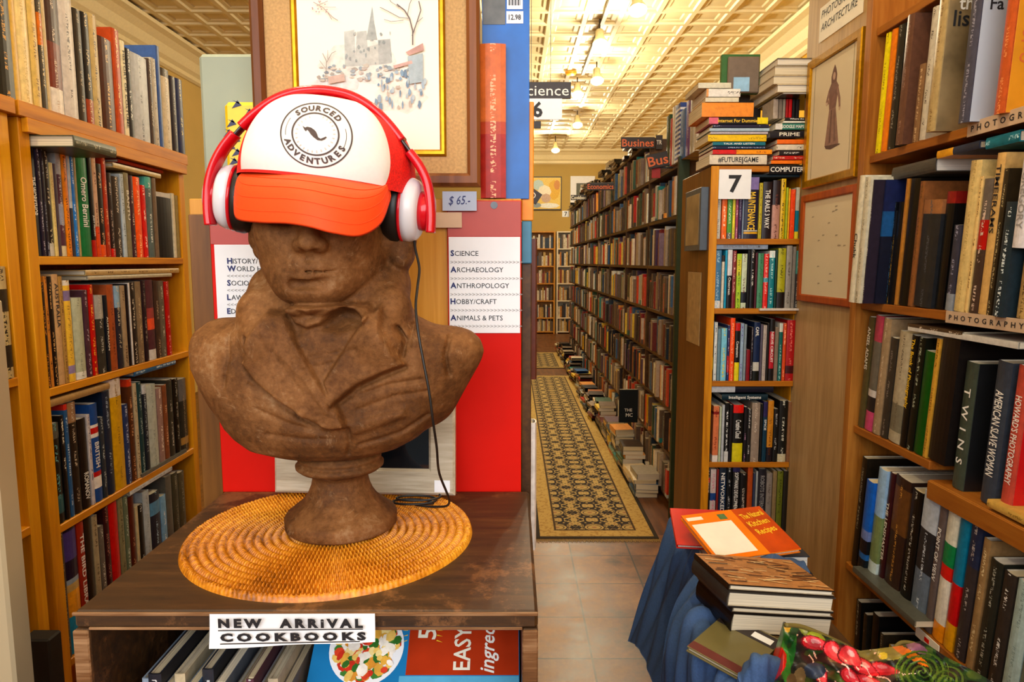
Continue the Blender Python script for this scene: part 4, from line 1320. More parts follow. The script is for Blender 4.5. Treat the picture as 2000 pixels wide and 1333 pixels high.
    for i in range(2): hd = smax(hd, -cap(mo[i], mo[i + 1], .0018, .0018), 0.0025)
    hd = smax(hd, -cap((-.032, -.108, .3715), (.010, -.108, .3715), .006, .006), 0.010)
    hr = ell((-.015, .018, .500), (.103, .112, .085))                # hair, curls at the sides
    for c, rr in (((-.105, .0, .452), .024), ((-.113, .012, .432), .020), ((-.103, -.005, .418), .018), ((-.098, .015, .402), .016),
                  ((.074, -.005, .448), .026), ((.085, .006, .432), .025), ((.088, .0, .410), .020), ((.080, .006, .392), .017), ((.066, -.014, .424), .013), ((.094, -.008, .424), .012), ((.090, -.014, .402), .009)):
        hr = smin(hr, np.sqrt((X - c[0]) ** 2 + (Y - c[1]) ** 2 + (Z - c[2]) ** 2) - rr, 0.010)
    hd = smin(hd, hr, 0.008)
    f = smin(f, hd, 0.004)
    # relief of lapels, cravat, folds and buttons on the front
    XX, ZZ = np.meshgrid(X.ravel(), Z.ravel(), indexing='ij')
    def poly(pts):
        P = B2(pts); d = np.full(XX.shape, 1e9); ins = np.zeros(XX.shape, bool)
        for i in range(len(P)):
            p, q2 = P[i], P[(i + 1) % len(P)]; e = q2 - p; wx, wz = XX - p[0], ZZ - p[1]
            t = np.clip((wx * e[0] + wz * e[1]) / (e @ e), 0, 1)
            d = np.minimum(d, np.hypot(wx - t * e[0], wz - t * e[1]))
            c = ((p[1] > ZZ) != (q2[1] > ZZ)) & (XX < e[0] * (ZZ - p[1]) / (e[1] if abs(e[1]) > 1e-9 else 1e-9) + p[0])
            ins ^= c
        return np.where(ins, -d, d)
    def line(pts):
        P = B2(pts); d = np.full(XX.shape, 1e9)
        for i in range(len(P) - 1):
            p, q2 = P[i], P[i + 1]; e = q2 - p
            t = np.clip(((XX - p[0]) * e[0] + (ZZ - p[1]) * e[1]) / (e @ e), 0, 1)
            d = np.minimum(d, np.hypot(XX - p[0] - t * e[0], ZZ - p[1] - t * e[1]))
        return d
    sg = lambda d, w: 1 / (1 + np.exp(np.clip(d / w, -30, 30)))
    h = np.zeros(XX.shape)
    h += .016 * sg(poly([(478, 708), (492, 660), (520, 610), (556, 612), (584, 668), (622, 728), (668, 800), (680, 832), (652, 836), (604, 812), (544, 774), (506, 742)]), .0010)
    h += .014 * sg(poly([(657, 786), (702, 748), (748, 727), (790, 712), (770, 686), (748, 640), (742, 600), (716, 618), (690, 660), (640, 742)]), .0010)
    h += .0085 * sg(poly([(580, 664), (596, 640), (640, 634), (704, 630), (690, 660), (640, 742), (658, 786)]), .003)
    h += .005 * sg(poly([(675, 826), (790, 800), (792, 816), (745, 832), (690, 850)]), .0015)
    h -= .006 * np.exp(-(line([(480, 718), (506, 750), (548, 784), (604, 822), (640, 842)]) / .004) ** 2)
    h -= .006 * np.exp(-(line([(657, 792), (704, 756), (750, 735), (790, 720)]) / .0035) ** 2)
    h -= .005 * np.exp(-(line([(681, 834), (682, 870), (676, 892)]) / .003) ** 2)
    for ln, am in (([(486, 752), (560, 800), (620, 834)], -.0025), ([(500, 800), (570, 828), (640, 846)], -.003), ([(520, 850), (600, 858), (650, 858)], -.0025),
                   ([(690, 775), (760, 752), (820, 745)], -.003), ([(700, 800), (770, 775), (830, 770)], -.0025), ([(700, 872), (780, 850), (830, 820)], -.003),
                   ([(480, 660), (487, 690), (484, 700)], -.006), ([(772, 640), (790, 668), (784, 700)], -.007), ([(800, 640), (797, 680)], -.004),
                   ([(560, 690), (610, 740), (650, 800)], .002), ([(430, 640), (440, 700), (430, 760)], -.0035), ([(876, 650), (866, 700), (872, 740)], -.004),
                   ([(520, 640), (550, 700), (600, 760)], -.002), ([(585, 700), (650, 690), (700, 680)], -.002), ([(600, 720), (660, 705)], -.002)):
        h += am * np.exp(-(line(ln) / .0030) ** 2)
    for u, v in ((634, 836), (596, 806)):
        h += .005 * sg(np.hypot(XX - B(u, v, -.09)[0], ZZ - B(u, v, -.09)[2]) - .007, .0012)
    h += .016 * sg(poly([(556, 606), (580, 632), (604, 640), (630, 632), (650, 614), (668, 603), (690, 606), (704, 618), (716, 629), (726, 612), (716, 598), (690, 594), (620, 598), (570, 598)]), .0012)
    h -= .012 * sg(poly([(636, 640), (656, 616), (670, 609), (692, 616), (710, 632), (690, 640), (660, 648)]), .0022)
    h -= .003 * np.exp(-(line([(572, 596), (610, 616), (650, 600), (700, 592)]) / .004) ** 2)
    h *= (ZZ < 0.372)
    front = np.clip((0.0 - Y) / 0.04, 0, 1)
    f = f - (h[:, None, :] * front).astype(np.float32)
    return f, lo, hgt
def surface_nets(f, lo, hgt):
    s = f < 0
    nx, ny, nz = f.shape
    cnt = np.zeros((nx - 1, ny - 1, nz - 1), np.int8)
    for i in (0, 1):
        for j in (0, 1):
            for k in (0, 1): cnt += s[i:nx - 1 + i, j:ny - 1 + j, k:nz - 1 + k]
    act = (cnt > 0) & (cnt < 8)
    I, J, K = np.nonzero(act)
    idx = np.full(act.shape, -1, np.int64); idx[I, J, K] = np.arange(len(I))
    P = np.zeros((len(I), 3)); n = np.zeros(len(I))
    cor = [(i, j, k) for i in (0, 1) for j in (0, 1) for k in (0, 1)]
    for a in range(8):
        for b in range(a + 1, 8):
            d = [cor[b][q] - cor[a][q] for q in range(3)]
            if sum(map(abs, d)) != 1: continue
            fa = f[I + cor[a][0], J + cor[a][1], K + cor[a][2]]; fb = f[I + cor[b][0], J + cor[b][1], K + cor[b][2]]
            m = (fa < 0) != (fb < 0)
            t = np.where(m, fa / np.where(m, fa - fb, 1), 0)
            P += m[:, None] * (np.array(cor[a]) + t[:, None] * np.array(d)); n += m
    V = lo + hgt * (np.stack([I, J, K], 1) + P / n[:, None])
    Q = []
    for ax in range(3):
        o1, o2 = [(1, 2), (2, 0), (0, 1)][ax]
        sl0 = [slice(1, None)] * 3; sl1 = [slice(1, None)] * 3
        a = np.take(s, range(f.shape[ax] - 1), ax); b = np.take(s, range(1, f.shape[ax]), ax)
        E = np.nonzero(a != b)
        E = np.stack(E, 1)
        ok = (E[:, o1] > 0) & (E[:, o2] > 0) & (E[:, o1] < f.shape[o1] - 1) & (E[:, o2] < f.shape[o2] - 1)
        E = E[ok]
        d1 = np.zeros(3, int); d1[o1] = 1; d2 = np.zeros(3, int); d2[o2] = 1
        g = lambda e: idx[e[:, 0], e[:, 1], e[:, 2]]
        q = np.stack([g(E - d1 - d2), g(E - d2), g(E), g(E - d1)], 1)
        fl = a[E[:, 0], E[:, 1], E[:, 2]]
        q[~fl] = q[~fl][:, ::-1]
        Q.append(q)
    return V, np.vstack(Q)
def ramp_f(nt, x, a, b):
    r = N(nt, 'ShaderNodeMapRange'); r.inputs['From Min'].default_value = a; r.inputs['From Max'].default_value = b
    nt.links.new(x, r.inputs[0]); return r.outputs[0]
def terracotta():
    m, nt, bs = new_mat('rusty_terracotta')
    tc = N(nt, 'ShaderNodeTexCoord')
    n1 = N(nt, 'ShaderNodeTexNoise', i_Scale=9.0, i_Detail=6.0, i_Roughness=0.65); nt.links.new(tc.outputs['Object'], n1.inputs['Vector'])
    n2 = N(nt, 'ShaderNodeTexNoise', i_Scale=120.0, i_Detail=5.0, i_Roughness=0.7); nt.links.new(tc.outputs['Object'], n2.inputs['Vector'])
    a = math_node(nt, 'MULTIPLY_ADD', n1.outputs[0], 0.75, math_node(nt, 'MULTIPLY', n2.outputs[0], 0.3))
    c = ramp(nt, a, [(0.33, '321c0c'), (0.48, '623c1a'), (0.6, '82562e'), (0.75, 'a6845e')])
    n3 = N(nt, 'ShaderNodeTexNoise', i_Scale=26.0, i_Detail=9.0, i_Roughness=0.8, i_Distortion=1.5); nt.links.new(tc.outputs['Object'], n3.inputs['Vector'])
    dust = math_node(nt, 'MULTIPLY', ramp_f(nt, n3.outputs[0], 0.58, 0.72), 0.55)
    mxd = N(nt, 'ShaderNodeMix', data_type='RGBA'); mxd.inputs[7].default_value = lin4('b8946c'); nt.links.new(dust, mxd.inputs[0]); nt.links.new(c, mxd.inputs[6])
    nt.links.new(mxd.outputs[2], bs.inputs['Base Color']); bs.inputs['Roughness'].default_value = 0.66; bs.inputs['Specular IOR Level'].default_value = 0.25
    bump(nt, bs, math_node(nt, 'ADD', n2.outputs[0], math_node(nt, 'MULTIPLY', n3.outputs[0], 1.2)), 0.6, 0.0022)
    return m
M['terracotta'] = terracotta()
bust = thing('bust', 'rust-brown terracotta bust of a man in coat and cravat', 'bust', (BX, BY, BZ))
ff, lo_, hg_ = bust_field()
V, Q = surface_nets(ff, lo_, hg_)
del ff
mk('figure', V, Q, M['terracotta'], bust, True)
prof = [(0.0, 0.0095), (0.078, 0.0095), (0.0815, 0.013), (0.082, 0.026), (0.079, 0.031), (0.073, 0.034), (0.070, 0.038), (0.062, 0.044), (0.0535, 0.052), (0.047, 0.062), (0.0425, 0.073),
        (0.0405, 0.083), (0.042, 0.089), (0.048, 0.093), (0.058, 0.0965), (0.0635, 0.101), (0.064, 0.105), (0.0595, 0.1075), (0.057, 0.110), (0.0605, 0.113), (0.060, 0.117), (0.054, 0.120), (0.051, 0.128)]
V, Fc = lathe(prof, 72, c=(-0.008, 0, 0))
mk('socle', V, Fc, M['terracotta'], bust, True)

# ---------------------------------------------------------------- cap on the bust's head
cap_o = thing('cap', 'orange-red trucker cap with white front panel and round emblem', 'cap', (BX, BY, BZ))
ROLL = math.radians(6.6)
CO = np.array([-0.012, -0.002, 0.505])
def c2b(P):
    P = np.asarray(P, float)
    x, y, z = P[..., 0], P[..., 1], P[..., 2]
    return np.stack([CO[0] + x * math.cos(ROLL) + z * math.sin(ROLL), CO[1] + y, CO[2] - x * math.sin(ROLL) + z * math.cos(ROLL)], -1)
CA, CB, CH = 0.121, 0.122, 0.112
def crown(th, t, o=0.0):
    """th: angle round the head (0 = front), t: 0 rim .. 1 top."""
    ph = t * math.pi / 2
    rr = np.cos(ph) ** 0.62; zz = np.sin(ph) ** 0.86 * CH
    return np.stack([(CA + o) * rr * np.sin(th), -(CB + o) * rr * np.cos(th), zz * (1 + o / CH)], -1)
th, tt = np.meshgrid(np.linspace(-math.pi, math.pi, 97), np.linspace(-0.02, 1, 30) ** 1.0, indexing='ij')
tt = np.clip(tt, 0, 1)
M['cap_red'] = plain('red_mesh_fabric', 'e01006', 0.7, var=0.25, scale=420, bmp=0.3)
M['cap_orange'] = plain('orange_cap_fabric', 'ff4a00', 0.7, var=0.05, scale=300, bmp=0.1)
M['cap_white'] = plain('white_foam_panel', 'f0ece6', 0.8, var=0.02, scale=200)
mk('mesh_back', c2b(crown(th, tt)).reshape(-1, 3), [f[::-1] for f in grid_faces(97, 30)], M['cap_red'], cap_o, True)
# foam front panel, puffed with rounded edges
S, T = np.meshgrid(np.linspace(-1, 1, 61), np.linspace(0, 1, 41), indexing='ij')
q = np.clip(np.maximum(np.abs(S) ** 1.0, np.abs(2 * T - 1)), 0, 1)
puff = 0.0055 * (1 - np.maximum(np.abs(S), np.abs(2 * T - 1)) ** 8) + 0.0004
ang = S * math.radians(56) * (1 - 0.10 * T) * (1 - 0.10 * np.abs(2 * T - 1) ** 5)
P = crown(ang, 0.012 + T * 0.87)
nrm = np.stack([np.sin(ang) * (1 - 0.6 * T), -np.cos(ang) * (1 - 0.6 * T), 0.25 + 0.9 * T], -1)
nrm /= np.linalg.norm(nrm, axis=-1)[..., None]
panelP = P + nrm * puff[..., None]
mk('front_panel', c2b(panelP).reshape(-1, 3), [f[::-1] for f in grid_faces(61, 41)], M['cap_white'], cap_o, True)
# emblem laid on the panel
from mathutils.bvhtree import BVHTree
_pv = c2b(panelP).reshape(-1, 3)
_bv = BVHTree.FromPolygons([tuple(v) for v in _pv], grid_faces(61, 41))
LC = B(617, 262, -0.118)
def on_panel(xz, lift=0.0009):
    out = []
    for x, z in xz:
        hit = _bv.ray_cast(Vector((LC[0] + x, -0.4, LC[2] + z)), Vector((0, 1, 0)))
        out.append((LC[0] + x, (hit[0][1] if hit[0] is not None else -0.1) - lift, LC[2] + z))
    return np.array(out)
SL = math.radians(5)
def ring(r0, r1, a0=0.0, a1=360.0, n=96):
    t = np.radians(np.linspace(a0, a1, n))
    P = [(r * math.cos(a), r * 0.96 * math.sin(a) - r * math.cos(a) * math.tan(SL)) for r in (r0, r1) for a in t]
    return on_panel(P), [(i, i + 1, n + i + 1, n + i) for i in range(n - 1)]
mbe = MB()
for a in ((.0420, .0437), (.0268, .0288), (.0362, .0368, 150, 188), (.0362, .0368, -24, 18)): mbe.add(*ring(*a))
mbe.build('emblem_rings', plain('brown_print', '4a3a36', 0.7, var=0.1), cap_o, off=(0, 0, 0))
mbe = MB()
def arc_text(s, r, a_mid, span, h, top=True):
    n = len(s)
    for i, ch in enumerate(s):
        if ch == ' ': continue
        a = a_mid + (span / 2 - span * i / (n - 1)) * (1 if top else -1)
        V, Fc = text_mesh(ch, 0.07); V = V.copy()
        if not len(V): continue
        V[:, 0] -= (V[:, 0].max() + V[:, 0].min()) / 2
        ar = math.radians(a); up = np.array([math.cos(ar), math.sin(ar)]) * (1 if top else -1)
        rt = np.array([up[1], -up[0]])
        p = np.array([math.cos(ar), math.sin(ar)]) * r
        base_ = p - up * h / 2
        W = base_ + V[:, :1] * h * 1.05 * rt + V[:, 1:2] * h * up
        W[:, 1] = W[:, 1] * 0.96 - W[:, 0] * math.tan(SL)
        mbe.add(on_panel(W), Fc)
arc_text('SOURCED', .0352, 88, 88, .0072)
mbe.build('emblem_lettering', bpy.data.materials['brown_print'], cap_o, off=(0, 0, 0))
mbe = MB()
arc_text('ADVENTURES', .0352, 268, 132, .0072, False)
mbe.build('emblem_lettering', bpy.data.materials['brown_print'], cap_o, off=(0, 0, 0))
mbe = MB()
for i in range(26):
    a = i / 26 * 2 * math.pi
    if 1.35 < a < 1.75: continue
    r0, r1 = .0212, .0240
    mbe.add(on_panel([(r0 * math.cos(a - .03), r0 * math.sin(a - .03)), (r1 * math.cos(a - .03), r1 * math.sin(a - .03)), (r1 * math.cos(a + .03), r1 * math.sin(a + .03)), (r0 * math.cos(a + .03), r0 * math.sin(a + .03))]), [(0, 1, 2, 3)])
mbe.build('emblem_ticks', plain('faint_print', 'c4bab4', 0.7, var=0.05), cap_o, off=(0, 0, 0))
mp_ = [(-13, 8), (-10, 6), (-8, 7), (-4, 6), (-1, 4), (1, 2), (2.5, -1), (3.5, -4), (6, -5.5), (8, -4.5), (11, -3), (12, -4), (10, -6), (7, -7.5), (3, -7), (-1, -4), (-4, -1), (-6, 2), (-8, 4), (-9, 2), (-10.5, 3.5)]
pts = on_panel([(x * .0012, z * .0012) for x, z in mp_])
mk('emblem_map', pts, [tuple(range(len(pts)))], bpy.data.materials['brown_print'], cap_o)
# brim
inner = [B(*p) for p in ((486, 333, -.052), (506, 331, -.076), (540, 334, -.100), (585, 338, -.118), (625, 343, -.124), (665, 349, -.119), (710, 356, -.100), (744, 360, -.076), (764, 362, -.050))]
outer = [B(*p) for p in ((456, 398, -.062), (462, 424, -.098), (505, 431, -.136), (560, 433, -.164), (605, 440, -.175), (652, 452, -.170), (704, 457, -.145), (745, 432, -.104), (764, 382, -.060))]
inner, outer = smooth_path(inner, 8), smooth_path(outer, 8)
k = len(inner); nr = 12; V = []
for lift in (0, -0.003):
    for i in range(nr):
        s = i / (nr - 1)
        for a, b in zip(inner, outer):
            p = a + (b - a) * s
            p = p + np.array([0, -0.012, 0.010]) * math.sin(math.pi * s) + np.array([0, 0.0012, 1.0]) * lift
            V.append(p)
Fc = [f for f in grid_faces(nr, k)]
o2 = nr * k
Fc += [tuple(x + o2 for x in f[::-1]) for f in grid_faces(nr, k)]
for j in range(k - 1):
    Fc.append(((nr - 1) * k + j, (nr - 1) * k + j + 1, o2 + (nr - 1) * k + j + 1, o2 + (nr - 1) * k + j))
    Fc.append((j + 1, j, o2 + j, o2 + j + 1))
for i in range(nr - 1):
    Fc.append(((i + 1) * k, i * k, o2 + i * k, o2 + (i + 1) * k)); Fc.append((i * k + k - 1, (i + 1) * k + k - 1, o2 + (i + 1) * k + k - 1, o2 + i * k + k - 1))
mk('brim', V, Fc, M['cap_orange'], cap_o, True)
for s_ in (0.3, 0.5, 0.7, 0.88):
    P = [a + (b - a) * s_ + np.array([0, -0.012, 0.010]) * math.sin(math.pi * s_) + np.array([0, -0.0002, 0.0002]) for a, b in zip(inner, outer)]
    mk('stitching', *tube(P, 0.00035, 5), M['cap_orange'], cap_o, True)

# ---------------------------------------------------------------- headphones on the cap
hp = thing('headphones', 'red and white over-ear headphones worn over the cap', 'headphones', (BX, BY, BZ))
M['hp_red'] = plain('glossy_red_plastic', 'c80c1c', 0.18, var=0.03)
M['hp_white'] = plain('white_plastic', 'dcdce0', 0.25, var=0.02)
M['hp_black'] = plain('black_leatherette', '121212', 0.45, var=0.2, scale=60, bmp=0.2)
M['steel'] = plain('dark_steel', '4a4a4c', 0.3, 0.8)
def strap(name, pts, wy, tz, mat, n=8):
    """flat band along pts in the x-z plane: wy deep, tz thick."""
    P = smooth_path(np.array(pts), n); T = np.gradient(P, axis=0); T /= np.linalg.norm(T, axis=1)[:, None]
    Nn = np.stack([-T[:, 2], 0 * T[:, 0], T[:, 0]], 1); Nn /= np.linalg.norm(Nn, axis=1)[:, None]
    V = []; sec = [(math.cos(a), math.sin(a)) for a in np.linspace(0, 2 * math.pi, 12, endpoint=False)]
    for p, nn in zip(P, Nn):
        for c, s in sec:
            c2 = math.copysign(abs(c) ** 0.6, c); s2 = math.copysign(abs(s) ** 0.6, s)
            V.append(p + np.array([0, 1, 0]) * c2 * wy / 2 + nn * s2 * tz / 2)
    m = 12
    Fc = [(i * m + j, (i + 1) * m + j, (i + 1) * m + (j + 1) % m, i * m + (j + 1) % m) for i in range(len(P) - 1) for j in range(m)]
    Fc += [tuple(range(m)), tuple((len(P) - 1) * m + j for j in range(m - 1, -1, -1))]
    return mk(name, V, Fc, mat, hp, True)
y_ = -0.03
strap('headband', [B(u, v, y_) for u, v in ((474, 248), (500, 224), (535, 199), (572, 184), (612, 178), (650, 180), (690, 190), (728, 212), (760, 243), (786, 276))], 0.026, 0.0125, M['hp_red'])
strap('slider', [B(u, v, y_) for u, v in ((486, 236), (470, 254), (452, 274))], 0.016, 0.005, M['steel'])
strap('slider', [B(u, v, y_) for u, v in ((776, 262), (792, 284), (810, 308))], 0.016, 0.005, M['steel'])
strap('arm', [B(u, v, y_) for u, v in ((460, 262), (438, 290), (420, 325), (410, 366), (409, 410), (412, 440))], 0.026, 0.012, M['hp_red'])
strap('arm', [B(u, v, y_) for u, v in ((800, 298), (818, 322), (832, 350), (839, 380), (842, 420), (841, 455))], 0.026, 0.013, M['hp_red'])
def ear_cup(c, s, tilt):
    """s = +1: outer side to +x."""
    root = bpy.data.objects.new('ear_cup', None); link(root, hp)
    root.location = Vector([float(q) for q in c]); root.rotation_euler = (0, math.radians(tilt), math.radians(-6 * s))
    def lx(name, prof, mat):
        V, Fc = lathe(prof, 48, 'x')
        V[:, 0] *= s
        V[:, 1] *= 0.9
        if s < 0: Fc = [f[::-1] for f in Fc]
        mk(name, V, Fc, mat, root, True)
    lx('ear_pad', [(0.02, -0.024), (0.034, -0.028), (0.044, -0.024), (0.048, -0.014), (0.047, -0.005), (0.043, -0.001), (0.02, -0.001)], M['hp_black'])
    lx('ring', [(0.02, -0.002), (0.0455, -0.002), (0.0462, 0.0), (0.0455, 0.002), (0.02, 0.002)], M['hp_red'])
    lx('shell', [(0.02, 0.002), (0.045, 0.002), (0.0445, 0.010), (0.041, 0.018), (0.035, 0.022), (0.01, 0.023)], M['hp_white'])
    lx('hub', [(0.01, 0.020), (0.027, 0.020), (0.028, 0.034), (0.026, 0.036), (0.01, 0.036)], M['hp_red'])
    lx('cap_disc', [(0.001, 0.0355), (0.024, 0.0355), (0.0245, 0.038), (0.022, 0.0395), (0.001, 0.0395)], plain('pale_pink_disc', 'd8b8b4', 0.25, var=0.03))
ear_cup(B(792, 410, -0.012), 1, 5)
ear_cup(B(461, 387, -0.012), -1, 7)
cp = [B(*p) for p in ((809, 468, -.012), (812, 490, -.02), (819, 525, -.032), (815, 565, -.05), (812, 600, -.068), (817, 650, -.082), (828, 712, -.088), (838, 765, -.09), (846, 825, -.085), (853, 875, -.06), (858, 925, -.02))]
cp += [np.array([0.150, 0.035, 0.03]), np.array([0.125, 0.06, 0.014]), np.array([0.09, 0.075, 0.0125])]
for i in range(22):
    a = i * 0.62; cp.append(np.array([0.085 + 0.034 * math.cos(a) + 0.002 * i / 3, 0.078 + 0.016 * math.sin(a), 0.0128 + 0.0006 * i]))
mk('cable', *tube(smooth_path(cp, 6), 0.0018, 8), M['hp_black'], hp, True)

# ---------------------------------------------------------------- things on and behind the table
def face_rect(u0, u1, v0, v1, Y):
    """x0, x1, z0, z1 of an upright rectangle at depth Y."""
    vm, um = (v0 + v1) / 2, (u0 + u1) / 2
    return PY(u0, vm, Y)[0], PY(u1, vm, Y)[0], PY(um, v1, Y)[2], PY(um, v0, Y)[2]
def board_y(name, label, cat, u0, u1, v0, v1, Y, t, mat, b=0.001, group=None, part_name='board'):
    x0, x1, z0, z1 = face_rect(u0, u1, v0, v1, Y)
    o = thing(name, label, cat, ((x0 + x1) / 2, Y, z0), group)
    bpart(part_name, o, x0, x1, Y, Y + t, z0, z1, mat=mat, b=b)
    o['_r'] = (x0, x1, z0, z1)
    return o
def rect_of(o):
    r_ = list(o['_r']); del o['_r']; return r_
o = board_y('poster_board', 'red board with faded pink top and subject list, beside the aisle', 'poster', 876, 1018, 392, 962, 1.163, 0.006, M['red_board'])
x0, x1, z0, z1 = rect_of(o)
zt0 = PY(940, 462, 1.163)[2]
bpart('faded_strip', o, x0 + .001, x1 - .001, 1.1622, 1.163, zt0, z1 - .001, mat=M['pink_board'], b=0.0002)
V, Fc = lathe([(0.003, -.0008), (0.006, -.0008), (0.006, 0.0), (0.003, 0.0)], 20, 'y', (PY(965, 401, 1.161)[0], 1.1622, PY(965, 401, 1.161)[2]))
part('grommet', V, Fc, M['steel'], o)
o2 = board_y('poster_board', 'red board half hidden behind the bust, beside the pine bookcase', 'poster', 421, 560, 392, 962, 1.163, 0.006, M['red_board'])
x0, x1, z0, z1 = rect_of(o2)
bpart('faded_strip', o2, x0 + .001, x1 - .001, 1.1622, 1.163, PY(470, 477, 1.163)[2], z1 - .001, mat=M['pink_board'], b=0.0002)
def list_sheet(label, u0, u1, v0, v1, lines, xu, tri):
    o = board_y('paper_sheet', label, 'sign', u0, u1, v0, v1, 1.1605, 0.0008, M['white_paper'], 0.0002, part_name='sheet')
    rect_of(o); L = o.location
    for s, v in lines:
        p = PY(xu, v, 1.1604)
        s1, s2 = s[0], s[1:]
        hh = 0.0092
        a = text_on('lettering', s1, M['navy_ink'], o, (p[0] - L.x, -0.0002, p[2] - L.z), (1, 0, 0), (0, 0, 1), hh, None, 0.05)
        w1 = text_mesh(s1, 0.05)[0]; wd = (w1[:, 0].max() - w1[:, 0].min()) * hh
        text_on('lettering', s2, M['ink'], o, (p[0] - L.x + wd + 0.001, -0.0002, p[2] - L.z), (1, 0, 0), (0, 0, 1), hh * 0.9, None, 0.0)
    for v in tri[1]:
        p = PY(xu, v, 1.1604)
        text_on('arrows', tri[0] * 20, M['grey_ink'], o, (p[0] - L.x, -0.0002, p[2] - L.z), (1, 0, 0), (0, 0, 1), 0.0062, 0.122, 0.0)
list_sheet('white subject list on the right-hand red board, science to animals and pets', 877, 1016, 463, 651,
           (('SCIENCE', 500), ('ARCHAEOLOGY', 532), ('ANTHROPOLOGY', 563), ('HOBBY/CRAFT', 594), ('ANIMALS & PETS', 626)), 880, ('>', (516, 548, 579, 610, 641)))
list_sheet('white subject list half behind the bust, history to education', 422, 558, 478, 642,
           (('HISTORY/', 515), ('WORLD HISTORY', 530), ('SOCIOLOGY', 558), ('LAW', 586), ('EDUCATION', 613), ('ARTS', 641)), 444, ('<', (543, 571, 599, 627)))

# framed print above
Yp = 1.145
pic = thing('framed_picture', 'large framed cathedral print with burlap mat and gilt inner frame', 'picture', (-0.29, Yp, 1.64))
def frame_bars(name, root, x0, x1, z0, z1, w, y0, y1, mat, b=0.003):
    """four mitred bars as ONE frame."""
    V = []; Fc = []
    prof = [(0, y1), (0, y0 + b), (b, y0), (w - b, y0), (w, y0 + b), (w, y1)]
    cs = [(x0, z0, 1, 1), (x1, z0, -1, 1), (x1, z1, -1, -1), (x0, z1, 1, -1)]
    k = len(prof)
    for cx, cz, sx, sz in cs:
        for d, y in prof: V.append((cx + sx * d, y, cz + sz * d))
    for i in range(4):
        j = (i + 1) % 4
        for q in range(k): 
            q2 = (q + 1) % k
            Fc.append((i * k + q, j * k + q, j * k + q2, i * k + q2))
    return part(name, V, Fc, mat, root)
x0, x1, z0, z1 = face_rect(492, 937, -75, 364, Yp)
frame_bars('frame', pic, x0, x1, z0, z1, 0.021, Yp - 0.006, Yp + 0.02, M['frame_brown'], 0.005)
gx0, gx1, gz0, gz1 = face_rect(570, 870, -30, 305, Yp)
bpart('burlap_mat', pic, x0 + .02, x1 - .02, Yp + 0.004, Yp + 0.018, z0 + .02, z1 - .02, mat=M['burlap'])
frame_bars('gilt_frame', pic, gx0, gx1, gz0, gz1, 0.0105, Yp - 0.002, Yp + 0.0045, M['gold'], 0.003)
bpart('print_paper', pic, gx0 + .01, gx1 - .01, Yp + 0.0015, Yp + 0.0038, gz0 + .01, gz1 - .01, mat=plain('ivory_print_paper', 'efe8d6', 0.5, var=0.02, scale=8))
def sketch(root, y, shapes, name='drawing', dims=None):
    """the printed drawing: flat tinted shapes; every shape (colour, points in photo pixels)."""
    V, Fc, CC = [], [], []
    for i, (c, pts) in enumerate(shapes):
        b = len(V)
        for u, v in pts: V.append(PY(u, v, y - 0.00003 * i))
        Fc.append(tuple(range(b, len(V)))); CC.append(lin(c) + (1,))
    o = part(name, V, Fc, M['print'], root)
    set_attr(o.data, CC)
    return o
sh = []
rs = random.Random(5)
def blob(c, cx, cy, rx, ry, n=11, j=0.25):
    return (c, [(cx + rx * (1 + rs.uniform(-j, j)) * math.cos(a), cy + ry * (1 + rs.uniform(-j, j)) * math.sin(a)) for a in np.linspace(0, 2 * math.pi, n, endpoint=False)])
def stroke(c, pts, w):
    out = []
    for i in range(len(pts) - 1):
        (a, b), (p, q) = pts[i], pts[i + 1]; L = math.hypot(p - a, q - b) + 1e-6
        nx, ny = -(q - b) / L * w / 2, (p - a) / L * w / 2
        out.append((c, [(a + nx, b + ny), (p + nx, q + ny), (p - nx, q - ny), (a - nx, b - ny)]))
    return out
sh.append(blob('dad8cc', 700, 120, 70, 40)); sh.append(blob('e2dccc', 780, 190, 50, 30)); sh.append(blob('d4d6d0', 660, 165, 50, 16))
sh.append(('b4b8b0', [(672, 62), (692, 58), (694, 110), (697, 62), (716, 60), (720, 128), (674, 130)]))
sh.append(('a4aaa4', [(715, 78), (722, 40), (727, 12), (731, 44), (737, 78)])); sh.append(('bcbeb4', [(716, 92), (748, 84), (762, 96), (764, 124), (716, 128)]))
sh.append(('a8aca6', [(738, 78), (762, 76), (766, 122), (740, 126)]))
for i in range(26): sh.append(blob(rs.choice(['949c98', '8c9490', 'aaaea6']), rs.uniform(674, 764), rs.uniform(64, 126), rs.uniform(1, 3), rs.uniform(2, 5), 7))
for i in range(70): sh.append(blob(rs.choice(['98a4a8', 'b0a89c', 'a49c90', '8c9aa0', 'c0b8a8', '7c8c98']), rs.uniform(622, 822), rs.uniform(128, 158), rs.uniform(2, 6), rs.uniform(1.5, 4), 9))
for i in range(48): sh.append(blob(rs.choice(['7c98ac', '94a8b4', '6c8498', 'a8b8bc', 'b4a898']), rs.uniform(720, 830), rs.uniform(140, 212), rs.uniform(1.5, 4), rs.uniform(3, 9), 9))
sh.append(('b89084', [(792, 102), (826, 84), (828, 98), (800, 108)])); sh.append(('b8a090', [(640, 150), (672, 144), (674, 158), (642, 164)])); sh.append(('a0b0b4', [(796, 110), (826, 104), (826, 160), (800, 164)]))
sh.append(('c8a498', [(768, 128), (804, 118), (806, 124), (770, 134)]))
sh += stroke('6a5c58', [(806, 88), (806, 60), (800, 36), (790, 20), (775, 8)], 2.4) + stroke('6a5c58', [(805, 70), (814, 44), (822, 20), (818, 2)], 2.0) + stroke('766a64', [(800, 36), (780, 34), (758, 22), (742, 14)], 1.3)
